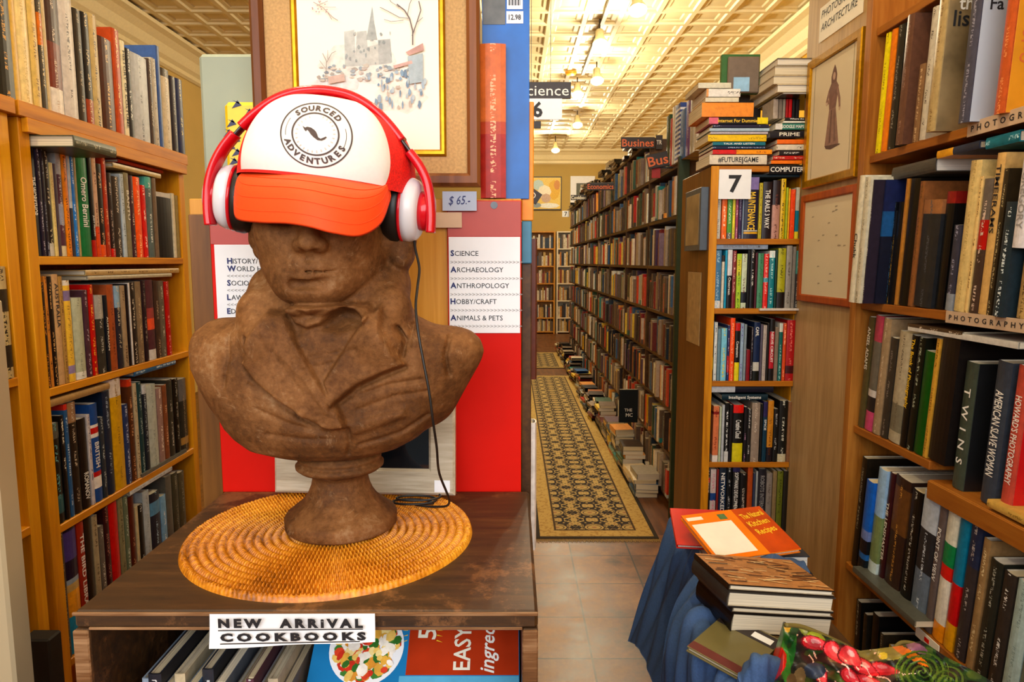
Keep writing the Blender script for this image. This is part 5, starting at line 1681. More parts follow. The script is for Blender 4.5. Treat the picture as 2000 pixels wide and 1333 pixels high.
sh += stroke('766a64', [(796, 28), (800, 8), (806, -6)], 1.2) + stroke('766a64', [(788, 40), (764, 42), (750, 38)], 1.0) + stroke('766a64', [(814, 44), (826, 34)], 1.0) + stroke('766a64', [(780, 14), (764, 4), (756, -8)], 1.0)
sh += stroke('9a8078', [(612, 4), (630, 14), (650, 34), (660, 40)], 1.2) + stroke('9a8078', [(622, 10), (640, 2)], 1.0) + stroke('9a8078', [(640, 24), (648, 38)], 1.0) + stroke('9a8078', [(632, 14), (656, 14)], 0.8)
for i in range(14): sh.append(blob('b89a94', rs.uniform(610, 640), rs.uniform(2, 26), 1.6, 1.6, 6))
sh += stroke('8a7c70', [(636, 150), (638, 120), (630, 104)], 1.2) + stroke('8a7c70', [(638, 122), (648, 104), (656, 100)], 1.0) + stroke('8a7c70', [(636, 134), (624, 118)], 0.8) + stroke('8a7c70', [(640, 116), (640, 98)], 0.8)
sketch(pic, Yp + 0.0013, sh)
for i, (u0, u1, v0, v1, c, lab) in enumerate(((864, 931, 374, 412, 'white_paper', 'pale blue price card with handwritten 65, below the big framed print'),
                                              (848, 902, 415, 445, 'cream_paper', 'small cream card under the pale price card'))):
    o = board_y('price_card', lab, 'card', u0, u1, v0, v1, 1.158 - 0.003 * (1 - i), 0.0008, M['pale_card'] if i == 0 and 'pale_card' in M else (plain('pale_blue_card', 'a8b4c8', 0.6, var=0.04) if i == 0 else plain('tan_card', 'c8a888', 0.6, var=0.04)), 0.0002, part_name='card')
    rect_of(o)
    if i == 0: text_on('handwriting', '$ 65.-', M['navy_ink'], o, (-0.018, -0.0002, 0.010), (1, 0, 0.03), (0, 0, 1), 0.014, 0.036, 0.0, shear=0.25)
# books standing on the bookcase end, right of the print
x0, x1, z0, z1 = face_rect(942, 1034, -60, 388, 1.185)
bk = thing('hardcover_book', 'tall blue book with barcode stickers, beside the big print', 'book', (x1, 1.185, 1.607))
bk.location = ((x0 + x1) / 2, 1.185, 1.607)
V, Fc = cbox(x0, x1, 1.185, 1.188, 1.607, z1, 0.0006); part('cover', V, Fc, plain('glossy_blue_jacket', '1460b4', 0.25, var=0.25, scale=12, spec=0.3), bk)
V, Fc = cbox(x0 + .002, x1 - .003, 1.1885, 1.212, 1.61, z1 - .003, 0.0006); part('page_block', V, Fc, M['pages'], bk)
V, Fc = cbox(x0, x1, 1.2125, 1.2155, 1.607, z1, 0.0006); part('cover', V, Fc, bpy.data.materials['glossy_blue_jacket'], bk)
for u0, u1, v0, v1, n_ in ((990, 1021, -20, 18, 'barcode'), (989, 1022, 22, 46, 'price_sticker')):
    a = face_rect(u0, u1, v0, v1, 1.1846)
    V, Fc = cbox(a[0], a[1], 1.1842, 1.1849, a[2], a[3], 0.0001); part(n_, V, Fc, M['white_paper'], bk)
    if n_ == 'barcode':
        mbb = MB()
        for q in range(12):
            xx = a[0] + 0.003 + q * (a[1] - a[0] - 0.006) / 12
            mbb.add(*cbox(xx, xx + 0.0006 + 0.0008 * (q % 3 == 0), 1.1838, 1.18415, a[2] + .006, a[3] - .004, 0))
        mbb.build('barcode_bars_print', M['ink'], bk)
    else:
        text_on('sticker_text', '12.98', M['ink'], bk, (a[0] + .004 - bk.location.x, -0.0009, a[2] + .006 - 1.607), (1, 0, 0), (0, 0, 1), 0.008, 0.02)
a = face_rect(943, 987, -60, 48, 1.1846)
V, Fc = cbox(a[0], a[1], 1.1842, 1.1849, a[2], a[3], 0.0001); part('cover_photo', V, Fc, plain('grey_cover_photo', '50504c', 0.3, var=0.5, scale=30), bk)
x0, x1, z0, z1 = face_rect(938, 988, 84, 388, 1.165)
book('thick orange book standing in front of the tall blue one', ((x0 + x1) / 2, 1.166, 1.607), None, x1 - x0, z1 - 1.607, 0.0175, True, 'd8702c', [(0, 0.42, 'b02818'), (0.42, 0.5, 'c04820')], 'f0b080')
# boards and case left of the print
o = board_y('panel_board', 'tall grey-green board behind the headphones, left of the print', 'board', 393, 505, 104, 388, 1.215, 0.02, M['grey_board'], 0.008); rect_of(o)
o = board_y('storage_case', 'yellow case with dark blue marks beside the bust cap', 'case', 440, 520, 198, 388, 1.178, 0.022, plain('yellow_case', 'e8c400', 0.4, var=0.05), 0.008)
x0, x1, z0, z1 = rect_of(o)
mbk = MB()
for u, v in ((462, 206), (452, 243), (446, 262), (460, 276), (486, 222), (478, 240), (462, 300), (456, 318), (450, 290), (470, 322)):
    p = PY(u, v, 1.1775); s = 0.0085
    mbk.add([(p[0] - s, 1.1774, p[2] - s * .6), (p[0] + s, 1.1774, p[2]), (p[0] + s * .2, 1.1774, p[2] + s)], [(0, 1, 2)])
    mbk.add([(p[0] - s * .8, 1.1774, p[2] + s), (p[0] + s * .6, 1.1774, p[2] + s * .2), (p[0] + s * .5, 1.1774, p[2] + s * .6)], [(0, 1, 2)])
mbk.build('blue_marks', plain('navy_marks', '20244c', 0.5), o)
# whitewashed frame leaning behind the bust foot
fr = thing('picture_frame', 'whitewashed wooden frame with dark glass leaning behind the bust', 'picture', (-0.245, 1.135, TZ))
tmpv = frame_bars('frame', fr, -0.40, -0.094, TZ, TZ + 0.265, 0.044, 1.118, 1.134, wood('whitewashed_wood', '8a7c68', 'b4a890', 'd0c8b4', 'x', 18, 0.08), 0.004)
m_, nt_, bs_ = new_mat('dark_picture_glass'); bs_.inputs['Base Color'].default_value = lin4('0c1218'); bs_.inputs['Roughness'].default_value = 0.04
V, Fc = cbox(-0.357, -0.137, 1.124, 1.128, TZ + 0.043, TZ + 0.222, 0.0003); part('glass', V, Fc, m_, fr)
V, Fc = cbox(-0.128, -0.102, 1.1172, 1.1179, TZ + 0.006, TZ + 0.026, 0.0001); part('sticker', V, Fc, M['white_paper'], fr)
fr.rotation_euler = (math.radians(-4), 0, math.radians(-3)); fr.location = (-0.245, 1.122, TZ + 0.012)
# sign hung on the table edge
sg_ = thing('paper_sign', 'white paper sign reading NEW ARRIVAL COOKBOOKS on the table front', 'sign', (-0.2, 0.737, 1.07))
Ys = 0.7385
nx_ = 24; V = []
ca = [PY(u, v, Ys) for u, v in ((411, 1198), (733, 1197), (735, 1248), (413, 1262))]
for i in range(nx_):
    s = i / (nx_ - 1)
    for tq in np.linspace(0, 1, 6):
        a = ca[0] + (ca[1] - ca[0]) * s; b = ca[3] + (ca[2] - ca[3]) * s
        p = a + (b - a) * tq
        V.append((p[0], Ys - 0.0025 - 0.0012 * math.sin(s * 9) * tq - 0.004 * tq * tq, p[2]))
part('sheet', V, [f for f in grid_faces(nx_, 6)], M['white_paper'], sg_, True)
def sign_line(s, u0, u1, vb, h, sl):
    a, b = PY(u0, vb, Ys), PY(u1, vb + sl, Ys)
    d = b - a; L = np.linalg.norm(d); d = d / L; up = np.cross(np.array([0, -1.0, 0]), d); up = -up if up[2] < 0 else up
    text_on('lettering', s, M['ink'], sg_, a - np.array(base(sg_)) + np.array([0, -0.0075, 0]), d, up, h, L, 0.085, spacing=1.5)
sign_line('NEW  ARRiVAL', 432, 712, 1219, 0.0098, 0)
sign_line('COOKBOOKS', 436, 718, 1246, 0.0088, -3)
for (ua, va), (ub, vb) in (((432, 1226), (712, 1223)), ((436, 1252), (706, 1247))):
    a, b = PY(ua, va, Ys), PY(ub, vb, Ys)
    part('underline', [a + (0, -0.0085, 0), b + (0, -0.0085, 0), b + (0, -0.0085, .0012), a + (0, -0.0085, .0012)], [(0, 1, 2, 3)], M['ink'], sg_)
# cookbooks standing in the box, seen from above
cs = ['484c54', '9aa8b8', '2c2c34', 'a8b0b8', '505864', 'c0bcb0', '5a7898', '34363e', 'b8b4ac', '68707c', '444048', '9a9890', '5c3848', 'a8a8ac', 'b8ac94', '7a7068']
x = -0.468
for i, c in enumerate(cs):
    w = (0.006, 0.012, 0.016, 0.009, 0.013, 0.007, 0.011, 0.014, 0.008, 0.012, 0.01, 0.013, 0.009, 0.011, 0.012, 0.01)[i]
    h = 0.352 + 0.03 * ((i * 7) % 5) / 5
    book(f"{colour_name(c)} cookbook standing in the box table, {ORD[i + 1]} from the left", (x + w / 2, 0.775 + 0.01 * ((i * 5) % 3), 0.6206), None, w, h, 0.3, i % 3 != 0, c, [(0.9, 1, 'c8b898')] if i in (4, 8) else (), 'c8c8c8', None, 'cookbooks standing in the box table')
    x += w + 0.0012
# cookbook with its cover turned to the camera
q_ = thing('cookbook', 'blue and red cookbook with pasta bowl cover, leaning in the box table', 'book', (-0.11, 0.80, 0.93))
Lq, Wq = 0.278, 0.19                                              # along x, up the slope
tilt = math.radians(38)
def Q3(a, b, n=0.0): return (-0.158 + a, b * math.cos(tilt) - n * math.sin(tilt), b * math.sin(tilt) + n * math.cos(tilt))
def qbox(name, a0, a1, b0, b1, n0, n1, mat):
    V, Fc = cbox(a0, a1, b0, b1, n0, n1, 0.0005)
    V = [Q3(*p) for p in V]
    return mk(name, V, Fc, mat, q_)
M['ck_blue'] = plain('cookbook_blue', '1c78b4', 0.22, var=0.12, scale=8); M['ck_red'] = plain('cookbook_red', 'a83010', 0.25, var=0.2, scale=14); M['ck_sky'] = plain('cookbook_light_blue', '58a8d0', 0.22, var=0.1)
qbox('cover', 0, Lq, 0, Wq, -0.003, 0, M['ck_blue']); qbox('page_block', 0.003, Lq - .003, 0.003, Wq - .001, -0.018, -0.0032, M['pages']); qbox('cover', 0, Lq, 0, Wq, -0.021, -0.0182, M['ck_blue'])
qbox('red_cover_panel', 0.128, Lq - .001, 0.050, Wq - .001, 0.0, 0.0005, M['ck_red']); qbox('pale_cover_panel', 0.12, Lq - .001, 0.001, 0.049, 0.0, 0.0004, M['ck_sky'])
Vd = []
def disc(name, cx, cy, rr, n, mat, seg=40):
    V = [Q3(cx + rr * math.cos(a), cy + rr * math.sin(a), n) for a in np.linspace(0, 2 * math.pi, seg, endpoint=False)]
    return mk(name, V, [tuple(range(seg))], mat, q_)
disc('bowl_picture', 0.072, 0.086, 0.050, 0.0008, M['white_paper'])
V, Fc, CC = [], [], []
rs = random.Random(11)
for i in range(240):
    r_ = 0.042 * math.sqrt(rs.random()); a = rs.random() * 6.28
    cx, cy = 0.072 + r_ * math.cos(a), 0.086 + r_ * math.sin(a); k_ = rs.uniform(.004, .009); b = len(V); n_ = 7; e = rs.uniform(.5, 1); ro = rs.random() * 3
    for j in range(n_):
        t_ = 6.283 * j / n_; dx, dy = k_ * math.cos(t_), k_ * e * math.sin(t_)
        V.append(Q3(cx + dx * math.cos(ro) - dy * math.sin(ro), cy + dx * math.sin(ro) + dy * math.cos(ro), 0.001 + i * 0.000006))
    Fc.append(tuple(range(b, b + n_))); CC.append(lin(rs.choice(['e0a83c', 'e8c060', 'd8902c', 'f0d890', 'f4ece0', 'c82c14', 'd84020', '2c6820', '3c7c2c', 'f0e8d8'])) + (1,))
o = mk('pasta_picture', V, Fc, M['print'], q_); set_attr(o.data, CC)
def qtext(s, a, b, h, L, mat, sh=0.0):
    V, Fc = text_mesh(s, 0.02); V = V.copy(); V[:, 0] += sh * V[:, 1]; V[:, 0] -= V[:, 0].min(); V[:, 0] *= L / V[:, 0].max()
    return mk('cover_title', [Q3(a - y * h, b + x, 0.0012) for x, y, _ in V], Fc, mat, q_)
qtext('EASY', 0.212, 0.056, 0.022, 0.058, M['cream_paper']); qtext('ingredients', 0.244, 0.052, 0.019, 0.11, M['white_ink'], 0.3); qtext('5', 0.164, 0.096, 0.024, 0.016, M['cream_paper'])
for k_ in range(5):
    a = k_ * 0.5 - 1.0
    p0 = (0.118 + 0.03 * math.sin(a) - .004, 0.152 + 0.02 * math.cos(a)); 
    for s in (-1, 1):
        mk('ray_mark', [Q3(0.146 + s * 0.020 - .0008, 0.094 + k_ * .007, .001), Q3(0.146 + s * 0.028, 0.092 + k_ * .008, .001), Q3(0.146 + s * 0.020, 0.0955 + k_ * .007, .001)], [(0, 1, 2)], M['yellow_ink'], q_) if k_ < 4 else None
for i, c in enumerate(('2c5c8c', '883018', '2a2c34')):
    lying(f"{colour_name(c)} cookbook lying under the pasta cookbook, {ORD[i + 1]} from the bottom", -0.235, 0.006, 0.79, 1.0, 0.6206 + i * 0.09, 0.6206 + i * 0.09 + 0.088, c, '-y')
# dark board leaning on the pine bookcase, and the cream door edge close by
o = thing('display_board', 'black narrow board leaning against the pine bookcase, bottom corner', 'board', (-1.02, 1.5, 0))
V, Fc = cbox(-1.095, -1.03, 1.43, 1.475, 0, 0.665, 0.004); part('board', V, Fc, plain('black_rough_board', '1c1812', 0.7, var=0.4, scale=14), o)
struct(boxpart('trim_4', -1.2, -0.70, 0.90, 0.94, 0, 1.45, plain('cream_painted_edge', 'a89878', 0.6, var=0.1, scale=4), b=0.004))

# ---------------------------------------------------------------- end panel: prints and signs
def panel_print(label, u0, u1, corners, t, fmat, fw, art):
    """framed print hung on the pale end panel (plane x = 1.13), corners: far-top, far-bottom v; near-top, near-bottom v."""
    X = 1.13 - t
    ya, yb = PX(u0, (corners[0] + corners[1]) / 2, X)[1], PX(u1, (corners[2] + corners[3]) / 2, X)[1]
    z1 = (PX(u0, corners[0], X)[2] + PX(u1, corners[2], X)[2]) / 2; z0 = (PX(u0, corners[1], X)[2] + PX(u1, corners[3], X)[2]) / 2
    o = thing('framed_print', label, 'picture', (1.128, (ya + yb) / 2, z0))
    w = ya - yb; h = z1 - z0
    # frame built flat in x-z then turned to face -x
    def T(V): 
        V = np.asarray(V, float); return np.stack([V[:, 1] - t, -V[:, 0], V[:, 2]], 1)
    V = []; Fc = []; prof = [(0, t), (0, .004), (.004, 0), (fw - .004, 0), (fw, .004), (fw, t)]; k = len(prof)
    for cx, cz, sx, sz in ((-w / 2, 0, 1, 1), (w / 2, 0, -1, 1), (w / 2, h, -1, -1), (-w / 2, h, 1, -1)):
        for d, y in prof: V.append((cx + sx * d, y, cz + sz * d))
    for i in range(4):
        j = (i + 1) % 4
        for q in range(k): Fc.append((i * k + q, j * k + q, j * k + (q + 1) % k, i * k + (q + 1) % k))
    mk('frame', T(V), Fc, fmat, o)
    V, Fc = cbox(-w / 2 + fw * .9, w / 2 - fw * .9, t * .4, t * .9, fw * .9, h - fw * .9, .0005); mk('print_paper', T(V), Fc, plain('ivory_paper', 'cfc0a0', 0.5, var=0.04, scale=6), o)
    V, Fc, CC = [], [], []
    for i, (c, pts) in enumerate(art):
        b = len(V)
        for x, z in pts: V.append((-w / 2 + x * w, t * .4 - .0003 - .00002 * i, z * h))
        Fc.append(tuple(range(b, len(V)))); CC.append(lin(c) + (1,))
    if V:
        d = mk('drawing', T(V), Fc, M['print'], o); set_attr(d.data, CC)
    return o
def oval(c, cx, cz, rx, rz): return (c, [(cx + rx * math.cos(a), cz + rz * math.sin(a)) for a in np.linspace(0, 6.283, 13)[:-1]])
lady = [('8a6a5c', [(.40, .29), (.47, .27), (.58, .26), (.66, .28), (.63, .38), (.60, .48), (.575, .56), (.46, .56), (.44, .48), (.42, .38)]), ('7a5a50', [(.455, .55), (.58, .55), (.60, .63), (.615, .695), (.57, .735), (.47, .735), (.425, .69), (.44, .63)]),
        ('8a6a5c', [(.425, .69), (.385, .62), (.40, .585), (.465, .60), (.455, .625), (.425, .625), (.45, .67)]), ('8a6a5c', [(.605, .70), (.655, .60), (.665, .53), (.635, .53), (.615, .60), (.585, .66)]),
        ('6a4c44', [(.475, .735), (.57, .735), (.575, .785), (.55, .835), (.525, .865), (.495, .83), (.47, .785)]), oval('b89884', .522, .782, .026, .028), oval('c0a48c', .65, .525, .018, .014), oval('c0a48c', .405, .60, .02, .013),
        ('6a4e46', [(.49, .54), (.515, .54), (.51, .30), (.48, .30)]), ('745850', [(.545, .54), (.565, .53), (.60, .30), (.565, .30)]), ('5a443c', [(.40, .29), (.66, .275), (.70, .265), (.52, .25), (.43, .265)])]
fl = [(c, [(x0, z0), (x1, z0), (x1, z1), (x0, z1)]) for c, x0, z0, x1, z1 in (('8a7c60', .14, .06, .86, .066), ('8a7c60', .14, .93, .86, .936), ('8a7c60', .14, .06, .148, .936), ('8a7c60', .852, .06, .86, .936))]
panel_print('gilt-edged framed print of a robed figure, upper one on the pale panel', 1572, 1676, (119, 366, 66, 347), 0.022, M['gold'], 0.03, fl + lady)
rs = random.Random(3)
specks = [('9a8c74', [(x, z), (x + .04, z + .004), (x + .05, z + .012), (x + .01, z + .014)]) for x, z in [(rs.uniform(.2, .8), rs.uniform(.15, .9)) for _ in range(16)]]
panel_print('red-brown framed faint print, lower one on the pale panel', 1560, 1668, (382, 594, 362, 596), 0.02, M['frame_red'], 0.028, specks)
s = thing('paper_sign', 'paper sign lettered PHOTOGRAPHY ARCHITECTURE at the panel top', 'sign', (1.1285, 2.45, 2.3))
ya, yb = PX(1601, 40, 1.1285)[1], PX(1685, 30, 1.1285)[1]; zt_, zb_ = PX(1640, -14, 1.1285)[2], PX(1640, 56, 1.1285)[2]
mk('sheet', *cbox(0, 0.0008, yb - 2.45, ya - 2.45, zb_ - 2.3, zt_ - 2.3, .0002), M['cream_paper'], s)
for i, wd_ in enumerate(('PHOTOGRAPHY', 'ARCHITECTURE')):
    text_on('lettering', wd_, M['ink'], s, (-0.0004, ya - 2.45 - 0.016, zb_ - 2.3 + 0.082 - i * 0.046), (0, -1, 0), (0, 0, 1), 0.026, (ya - yb) * 0.84, 0.0, shear=0.2)
# number sign on the computer bookcase
o = board_y('number_sign', 'white card with black 7 on the computer bookcase', 'sign', 1404, 1467, 331, 389, 2.686, 0.001, M['white_paper'], 0.0003, part_name='card'); x0, x1, z0, z1 = rect_of(o)
text_on('number', '7', M['ink'], o, ((x0 + x1) / 2 - o.location.x, -0.0004, 0.028), (1, 0, 0), (0, 0, 1), 0.062, 0.05, 0.04, 'c', shear=-0.02)
# pictures and note on the side of that bookcase
X7 = 0.772
def side_item(name, label, cat, ua, ub, va, vb, t, mat, pn, inset=None, imat=None):
    ya, yb = PX(ua, (va + vb) / 2, X7 - t)[1], PX(ub, (va + vb) / 2, X7 - t)[1]; um = (ua + ub) / 2
    z1, z0 = PX(um, va, X7 - t)[2], PX(um, vb, X7 - t)[2]
    o = thing(name, label, cat, (X7, (ya + yb) / 2, z0))
    V, Fc = cbox(X7 - t, X7 - 0.0005, yb, ya, z0, z1, .001); part(pn, V, Fc, mat, o)
    if inset:
        V, Fc = cbox(X7 - t - .0012, X7 - t, yb + inset, ya - inset, z0 + inset, z1 - inset, .0003); part('picture', V, Fc, imat, o)
    return o
side_item('framed_photo', 'grey framed photo hung on the computer bookcase side', 'picture', 1338, 1368, 372, 490, 0.03, plain('grey_blue_frame', '46505c', 0.4), 'frame', 0.022, plain('tan_photo', '9a8460', 0.4, var=0.4, scale=9))
side_item('paper_note', 'curled tan paper note on the computer bookcase side', 'paper', 1342, 1367, 532, 672, 0.003, plain('tan_note_paper', 'a88a5c', 0.6, var=0.2, scale=30), 'sheet')

# ---------------------------------------------------------------- crate of sale books under the blue cloth
crate = thing('book_crate', 'dark wooden crate table of sale books under a blue cloth', 'crate', (0.57, 1.5, 0))
CZ = 0.672
bpart('shelf', crate, 0.50, 0.74, 1.235, 1.76, CZ - .02, CZ, mat=M['dark_wood'])
for x in (0.51, 0.70):
    for y in (1.24, 1.72): bpart('leg', crate, x, x + .03, y, y + .03, 0, CZ - .02, mat=M['dark_wood'])
z = 0.0
SQ = QZ(9) @ QY(8) @ QX(-2)
SP0 = Vector((0.528, 1.385, CZ + .022))
def stacked(lab, dx, dy, L, D, h, c):
    global z
    b = lying(lab, dx - L / 2, dx + L / 2, dy - D / 2, dy + D / 2, z, z + h - 0.0006, c, '-x' if c != '9a7c48' else '+y', ink=None)
    b.location = SP0 + SQ @ b.location; b.rotation_quaternion = SQ @ b.rotation_quaternion
    z += h
    return b
for lab, dx, dy, L, D, h, c in (
    ('wide tan book at the bottom of the sale stack', .040, -.012, .250, .16, .015, '9a7c48'),
    ('old beige book with frayed cover, second from the bottom of the sale stack', .012, -.006, .225, .16, .013, '7c6440'),
    ('beige book third from the bottom of the sale stack', .006, -.004, .215, .155, .020, '8a7048'),
    ('thick black book with cream pages in the middle of the sale stack', -.002, .0, .228, .16, .043, '1a1512'),
    ('dark thin book over the thick black one', -.004, .0, .226, .158, .012, '28221c'),
    ('glossy white-edged book near the top of the sale stack', -.012, .002, .240, .165, .032, '3c3834')):
    stacked(lab, dx, dy, L, D, h, c)
b = stacked('top book of the sale stack, brown photo of a stick structure on its cover', -.012, .004, .236, .162, .013, '2a2018')
tp = z - 0.0003
V, Fc, CC = [], [], []
rs = random.Random(21)
hx, hy = .117, .080
def cr(x, y, zz):
    return SP0 + SQ @ Vector((x - .012, y + .004, zz))
V += [cr(-hx, -hy, tp), cr(hx, -hy, tp), cr(hx, hy, tp), cr(-hx, hy, tp)]; Fc.append((0, 1, 2, 3)); CC.append(lin('a8703c') + (1,))
for i in range(70):
    x, y = rs.uniform(-.10, .10), rs.uniform(-.07, .07); L = rs.uniform(.015, .06); w_ = rs.uniform(.0008, .0025); a = rs.uniform(-.45, .3); k = len(V)
    dx, dy = L / 2 * math.cos(a), L / 2 * math.sin(a)
    x = min(max(x, -hx + .001 + abs(dx)), hx - .001 - abs(dx)); y = min(max(y, -hy + .001 + abs(dy) + w_), hy - .001 - abs(dy) - w_); zz = tp + .00003 * (i + 1)
    V += [cr(x - dx, y - dy - w_, zz), cr(x + dx, y + dy - w_, zz), cr(x + dx, y + dy + w_, zz), cr(x - dx, y - dy + w_, zz)]
    Fc.append((k, k + 1, k + 2, k + 3)); CC.append(lin(rs.choice(['2a1408', '50280e', 'd0a870', 'c89058', '784018', 'e0c08c'])) + (1,))
o = mk('cover_picture', [Vector(v) for v in V], Fc, M['print'], None)
mi = (Matrix.Translation(b.location) @ b.rotation_quaternion.to_matrix().to_4x4()).inverted()
o.data.transform(mi); o.parent = b; set_attr(o.data, CC)
# open-faced orange book behind, red one beneath it
def tilted_book(label, c, L, W, t, rot, cover, name='hardcover_book'):
    o = thing(name, label, 'book', c, None, rot)
    mt = plain('jacket_' + cover, cover, 0.25, var=0.12, scale=9)
    mk('cover', *cbox(-L / 2, L / 2, -W / 2, W / 2, t - .003, t, .0006), mt, o); mk('page_block', *cbox(-L / 2 + .004, L / 2 - .003, -W / 2 + .003, W / 2 - .003, .0032, t - .0032, .0004), M['pages'], o)
    mk('cover', *cbox(-L / 2, L / 2, -W / 2, W / 2, 0, .003, .0006), mt, o)
    return o
def flat_on(o, name, x0, x1, y0, y1, z, mat): return mk(name, *cbox(x0, x1, y0, y1, z, z + .0004, .0001), mat, o)
for i, (c_, yy, xx, zz) in enumerate((('28303c', 1.65, 0.60, CZ + .0008), ('1c2430', 1.64, 0.605, CZ + .0408), ('30343c', 1.65, 0.60, CZ + .0808))):
    lying(f"dark book lying under the orange one behind the sale stack, {ORD[i + 1]} from the bottom", xx - .11, xx + .12, yy - .07, yy + .09, zz, zz + .0395, c_, '+y', ink=None)
p = PY(1405, 1030, 1.70)
o = tilted_book('red book tucked under the orange cookbook on the sale crate', (p[0], 1.70, p[2] - .012), 0.235, 0.17, 0.012, QZ(-7) @ QX(11), 'c81808')
p = PY(1443, 1044, 1.62)
o = tilted_book('glossy orange paperback, cream back-cover panel, on top of the sale crate', (p[0], 1.62, p[2] - .004), 0.232, 0.17, 0.012, QZ(17) @ QX(17), 'ea7408', 'paperback_book')
flat_on(o, 'cream_panel', -0.108, 0.004, -0.07, 0.045, .012, M['cream_paper']); flat_on(o, 'dark_orange_side', 0.028, 0.1155, -0.084, 0.084, .0121, plain('burnt_orange', 'b84008', 0.25, var=0.2, scale=20)); flat_on(o, 'title_strip', -0.11, -0.066, 0.06, 0.072, .012, M['cream_paper']); flat_on(o, 'small_picture', -0.022, 0.0, 0.052, 0.072, .012, plain('green_photo', '4a6a3c', 0.4, var=0.4, scale=60))
for q, (w_, x_) in enumerate((('The Natural', .038), ('Kitchen', .040), ('Recipes', .044))):
    text_on('cover_title', w_, M['yellow_ink'], o, (x_, 0.040 - .03 * q, .0126), (0.98, 0.15, 0), (-0.15, 0.98, 0), 0.02, (.07, .064, .06)[q])
p = PY(1425, 1262, 1.255)
o = tilted_book('olive paperback with barcode strip, slipped down beside the sale stack', (p[0] + .01, 1.255, p[2] - .006), 0.17, 0.12, 0.012, QZ(48) @ QX(8) @ QY(0), '6a6038', 'paperback_book')
flat_on(o, 'dark_strip', 0.04, 0.08, -0.059, 0.059, .012, M['dark_sign']); flat_on(o, 'barcode', 0.048, 0.068, -0.05, -0.01, .0124, M['white_paper']); flat_on(o, 'red_strip', -0.084, -0.06, -0.059, 0.059, .012, plain('maroon_strip', '5a1c18', 0.4))
o = tilted_book('grey book lying below the olive paperback in the crate', (0.50, 1.20, CZ + .001), 0.22, 0.15, 0.012, QZ(-25), '6a6c6c')

# blue jersey cloth draped over the crate's side
def cloth_surface(ctrl, nu, nv, thick=0.004, fold=0.0, seed=1, freq=9):
    """smooth sheet through a grid of control points, with hanging folds along its length."""
    C = np.array(ctrl, float)                                     # rows: across, cols: down
    A = np.stack([smooth_path(C[i], max(2, nv // (C.shape[1] - 1))) for i in range(C.shape[0])])
    Bm = np.stack([smooth_path(A[:, j], max(2, nu // (C.shape[0] - 1))) for j in range(A.shape[1])], 1)
    n0, n1 = Bm.shape[:2]
    du = np.gradient(Bm, axis=0); dv = np.gradient(Bm, axis=1); Nn = np.cross(du, dv); Nn /= np.linalg.norm(Nn, axis=-1)[..., None] + 1e-9
    s = np.linspace(0, 1, n0)[:, None]; t = np.linspace(0, 1, n1)[None, :]
    f = np.sin(s * freq * 2 * np.pi + 1.6 * np.sin(t * 3 + seed)) + 0.5 * np.sin(s * freq * 4.3 * np.pi + seed * 2 + t * 4) + 0.35 * np.sin((s * 3 + t * 2) * 7 + seed)
    P = Bm + Nn * (fold * f * (0.35 + 0.65 * np.sin(np.pi * np.clip(t * 0.9 + 0.05, 0, 1))))[..., None]
    return P
def cloth_obj(name, P, root, mat, th=0.003):
    n0, n1 = P.shape[:2]
    du = np.gradient(P, axis=0); dv = np.gradient(P, axis=1); Nn = np.cross(du, dv); Nn /= np.linalg.norm(Nn, axis=-1)[..., None] + 1e-9
    Qb = P - Nn * th
    V = np.vstack([P.reshape(-1, 3), Qb.reshape(-1, 3)]); k = n0 * n1
    Fc = grid_faces(n0, n1) + [tuple(x + k for x in f[::-1]) for f in grid_faces(n0, n1)]
    ring_ = [i * n1 for i in range(n0)] + [(n0 - 1) * n1 + j for j in range(1, n1)] + [i * n1 + n1 - 1 for i in range(n0 - 2, -1, -1)] + [j for j in range(n1 - 2, 0, -1)]
    for i in range(len(ring_)):
        a, b = ring_[i], ring_[(i + 1) % len(ring_)]; Fc.append((b, a, a + k, b + k))
    return part(name, V, Fc, mat, root, True)
M['blue_cloth'] = plain('blue_jersey', '34507c', 0.9, var=0.14, scale=260, bmp=0.15)
cl = thing('cloth', 'slate blue jersey cloth hanging over the crate of sale books', 'cloth', (0.45, 1.6, 0.8))
def uvd(rows): return [[PY(*q) for q in r_] for r_ in rows]
cloth_obj('back_drape', cloth_surface(uvd([
    [(1352, 1028, 2.00), (1328, 1008, 2.00), (1306, 1014, 1.96), (1290, 1062, 1.93), (1268, 1130, 1.90), (1245, 1200, 1.87), (1229, 1254, 1.85)],
    [(1380, 1050, 1.93), (1356, 1024, 1.93), (1330, 1036, 1.89), (1312, 1085, 1.85), (1292, 1150, 1.82), (1270, 1215, 1.79), (1250, 1270, 1.77)],
    [(1408, 1078, 1.84), (1385, 1050, 1.84), (1358, 1062, 1.80), (1338, 1110, 1.75), (1318, 1175, 1.72), (1298, 1250, 1.69), (1276, 1330, 1.66)],
    [(1432, 1110, 1.74), (1404, 1082, 1.74), (1378, 1092, 1.70), (1358, 1138, 1.66), (1338, 1200, 1.62), (1320, 1280, 1.59), (1304, 1380, 1.56)]]), 60, 72, fold=0.0085, seed=1, freq=3.2), cl, M['blue_cloth'])
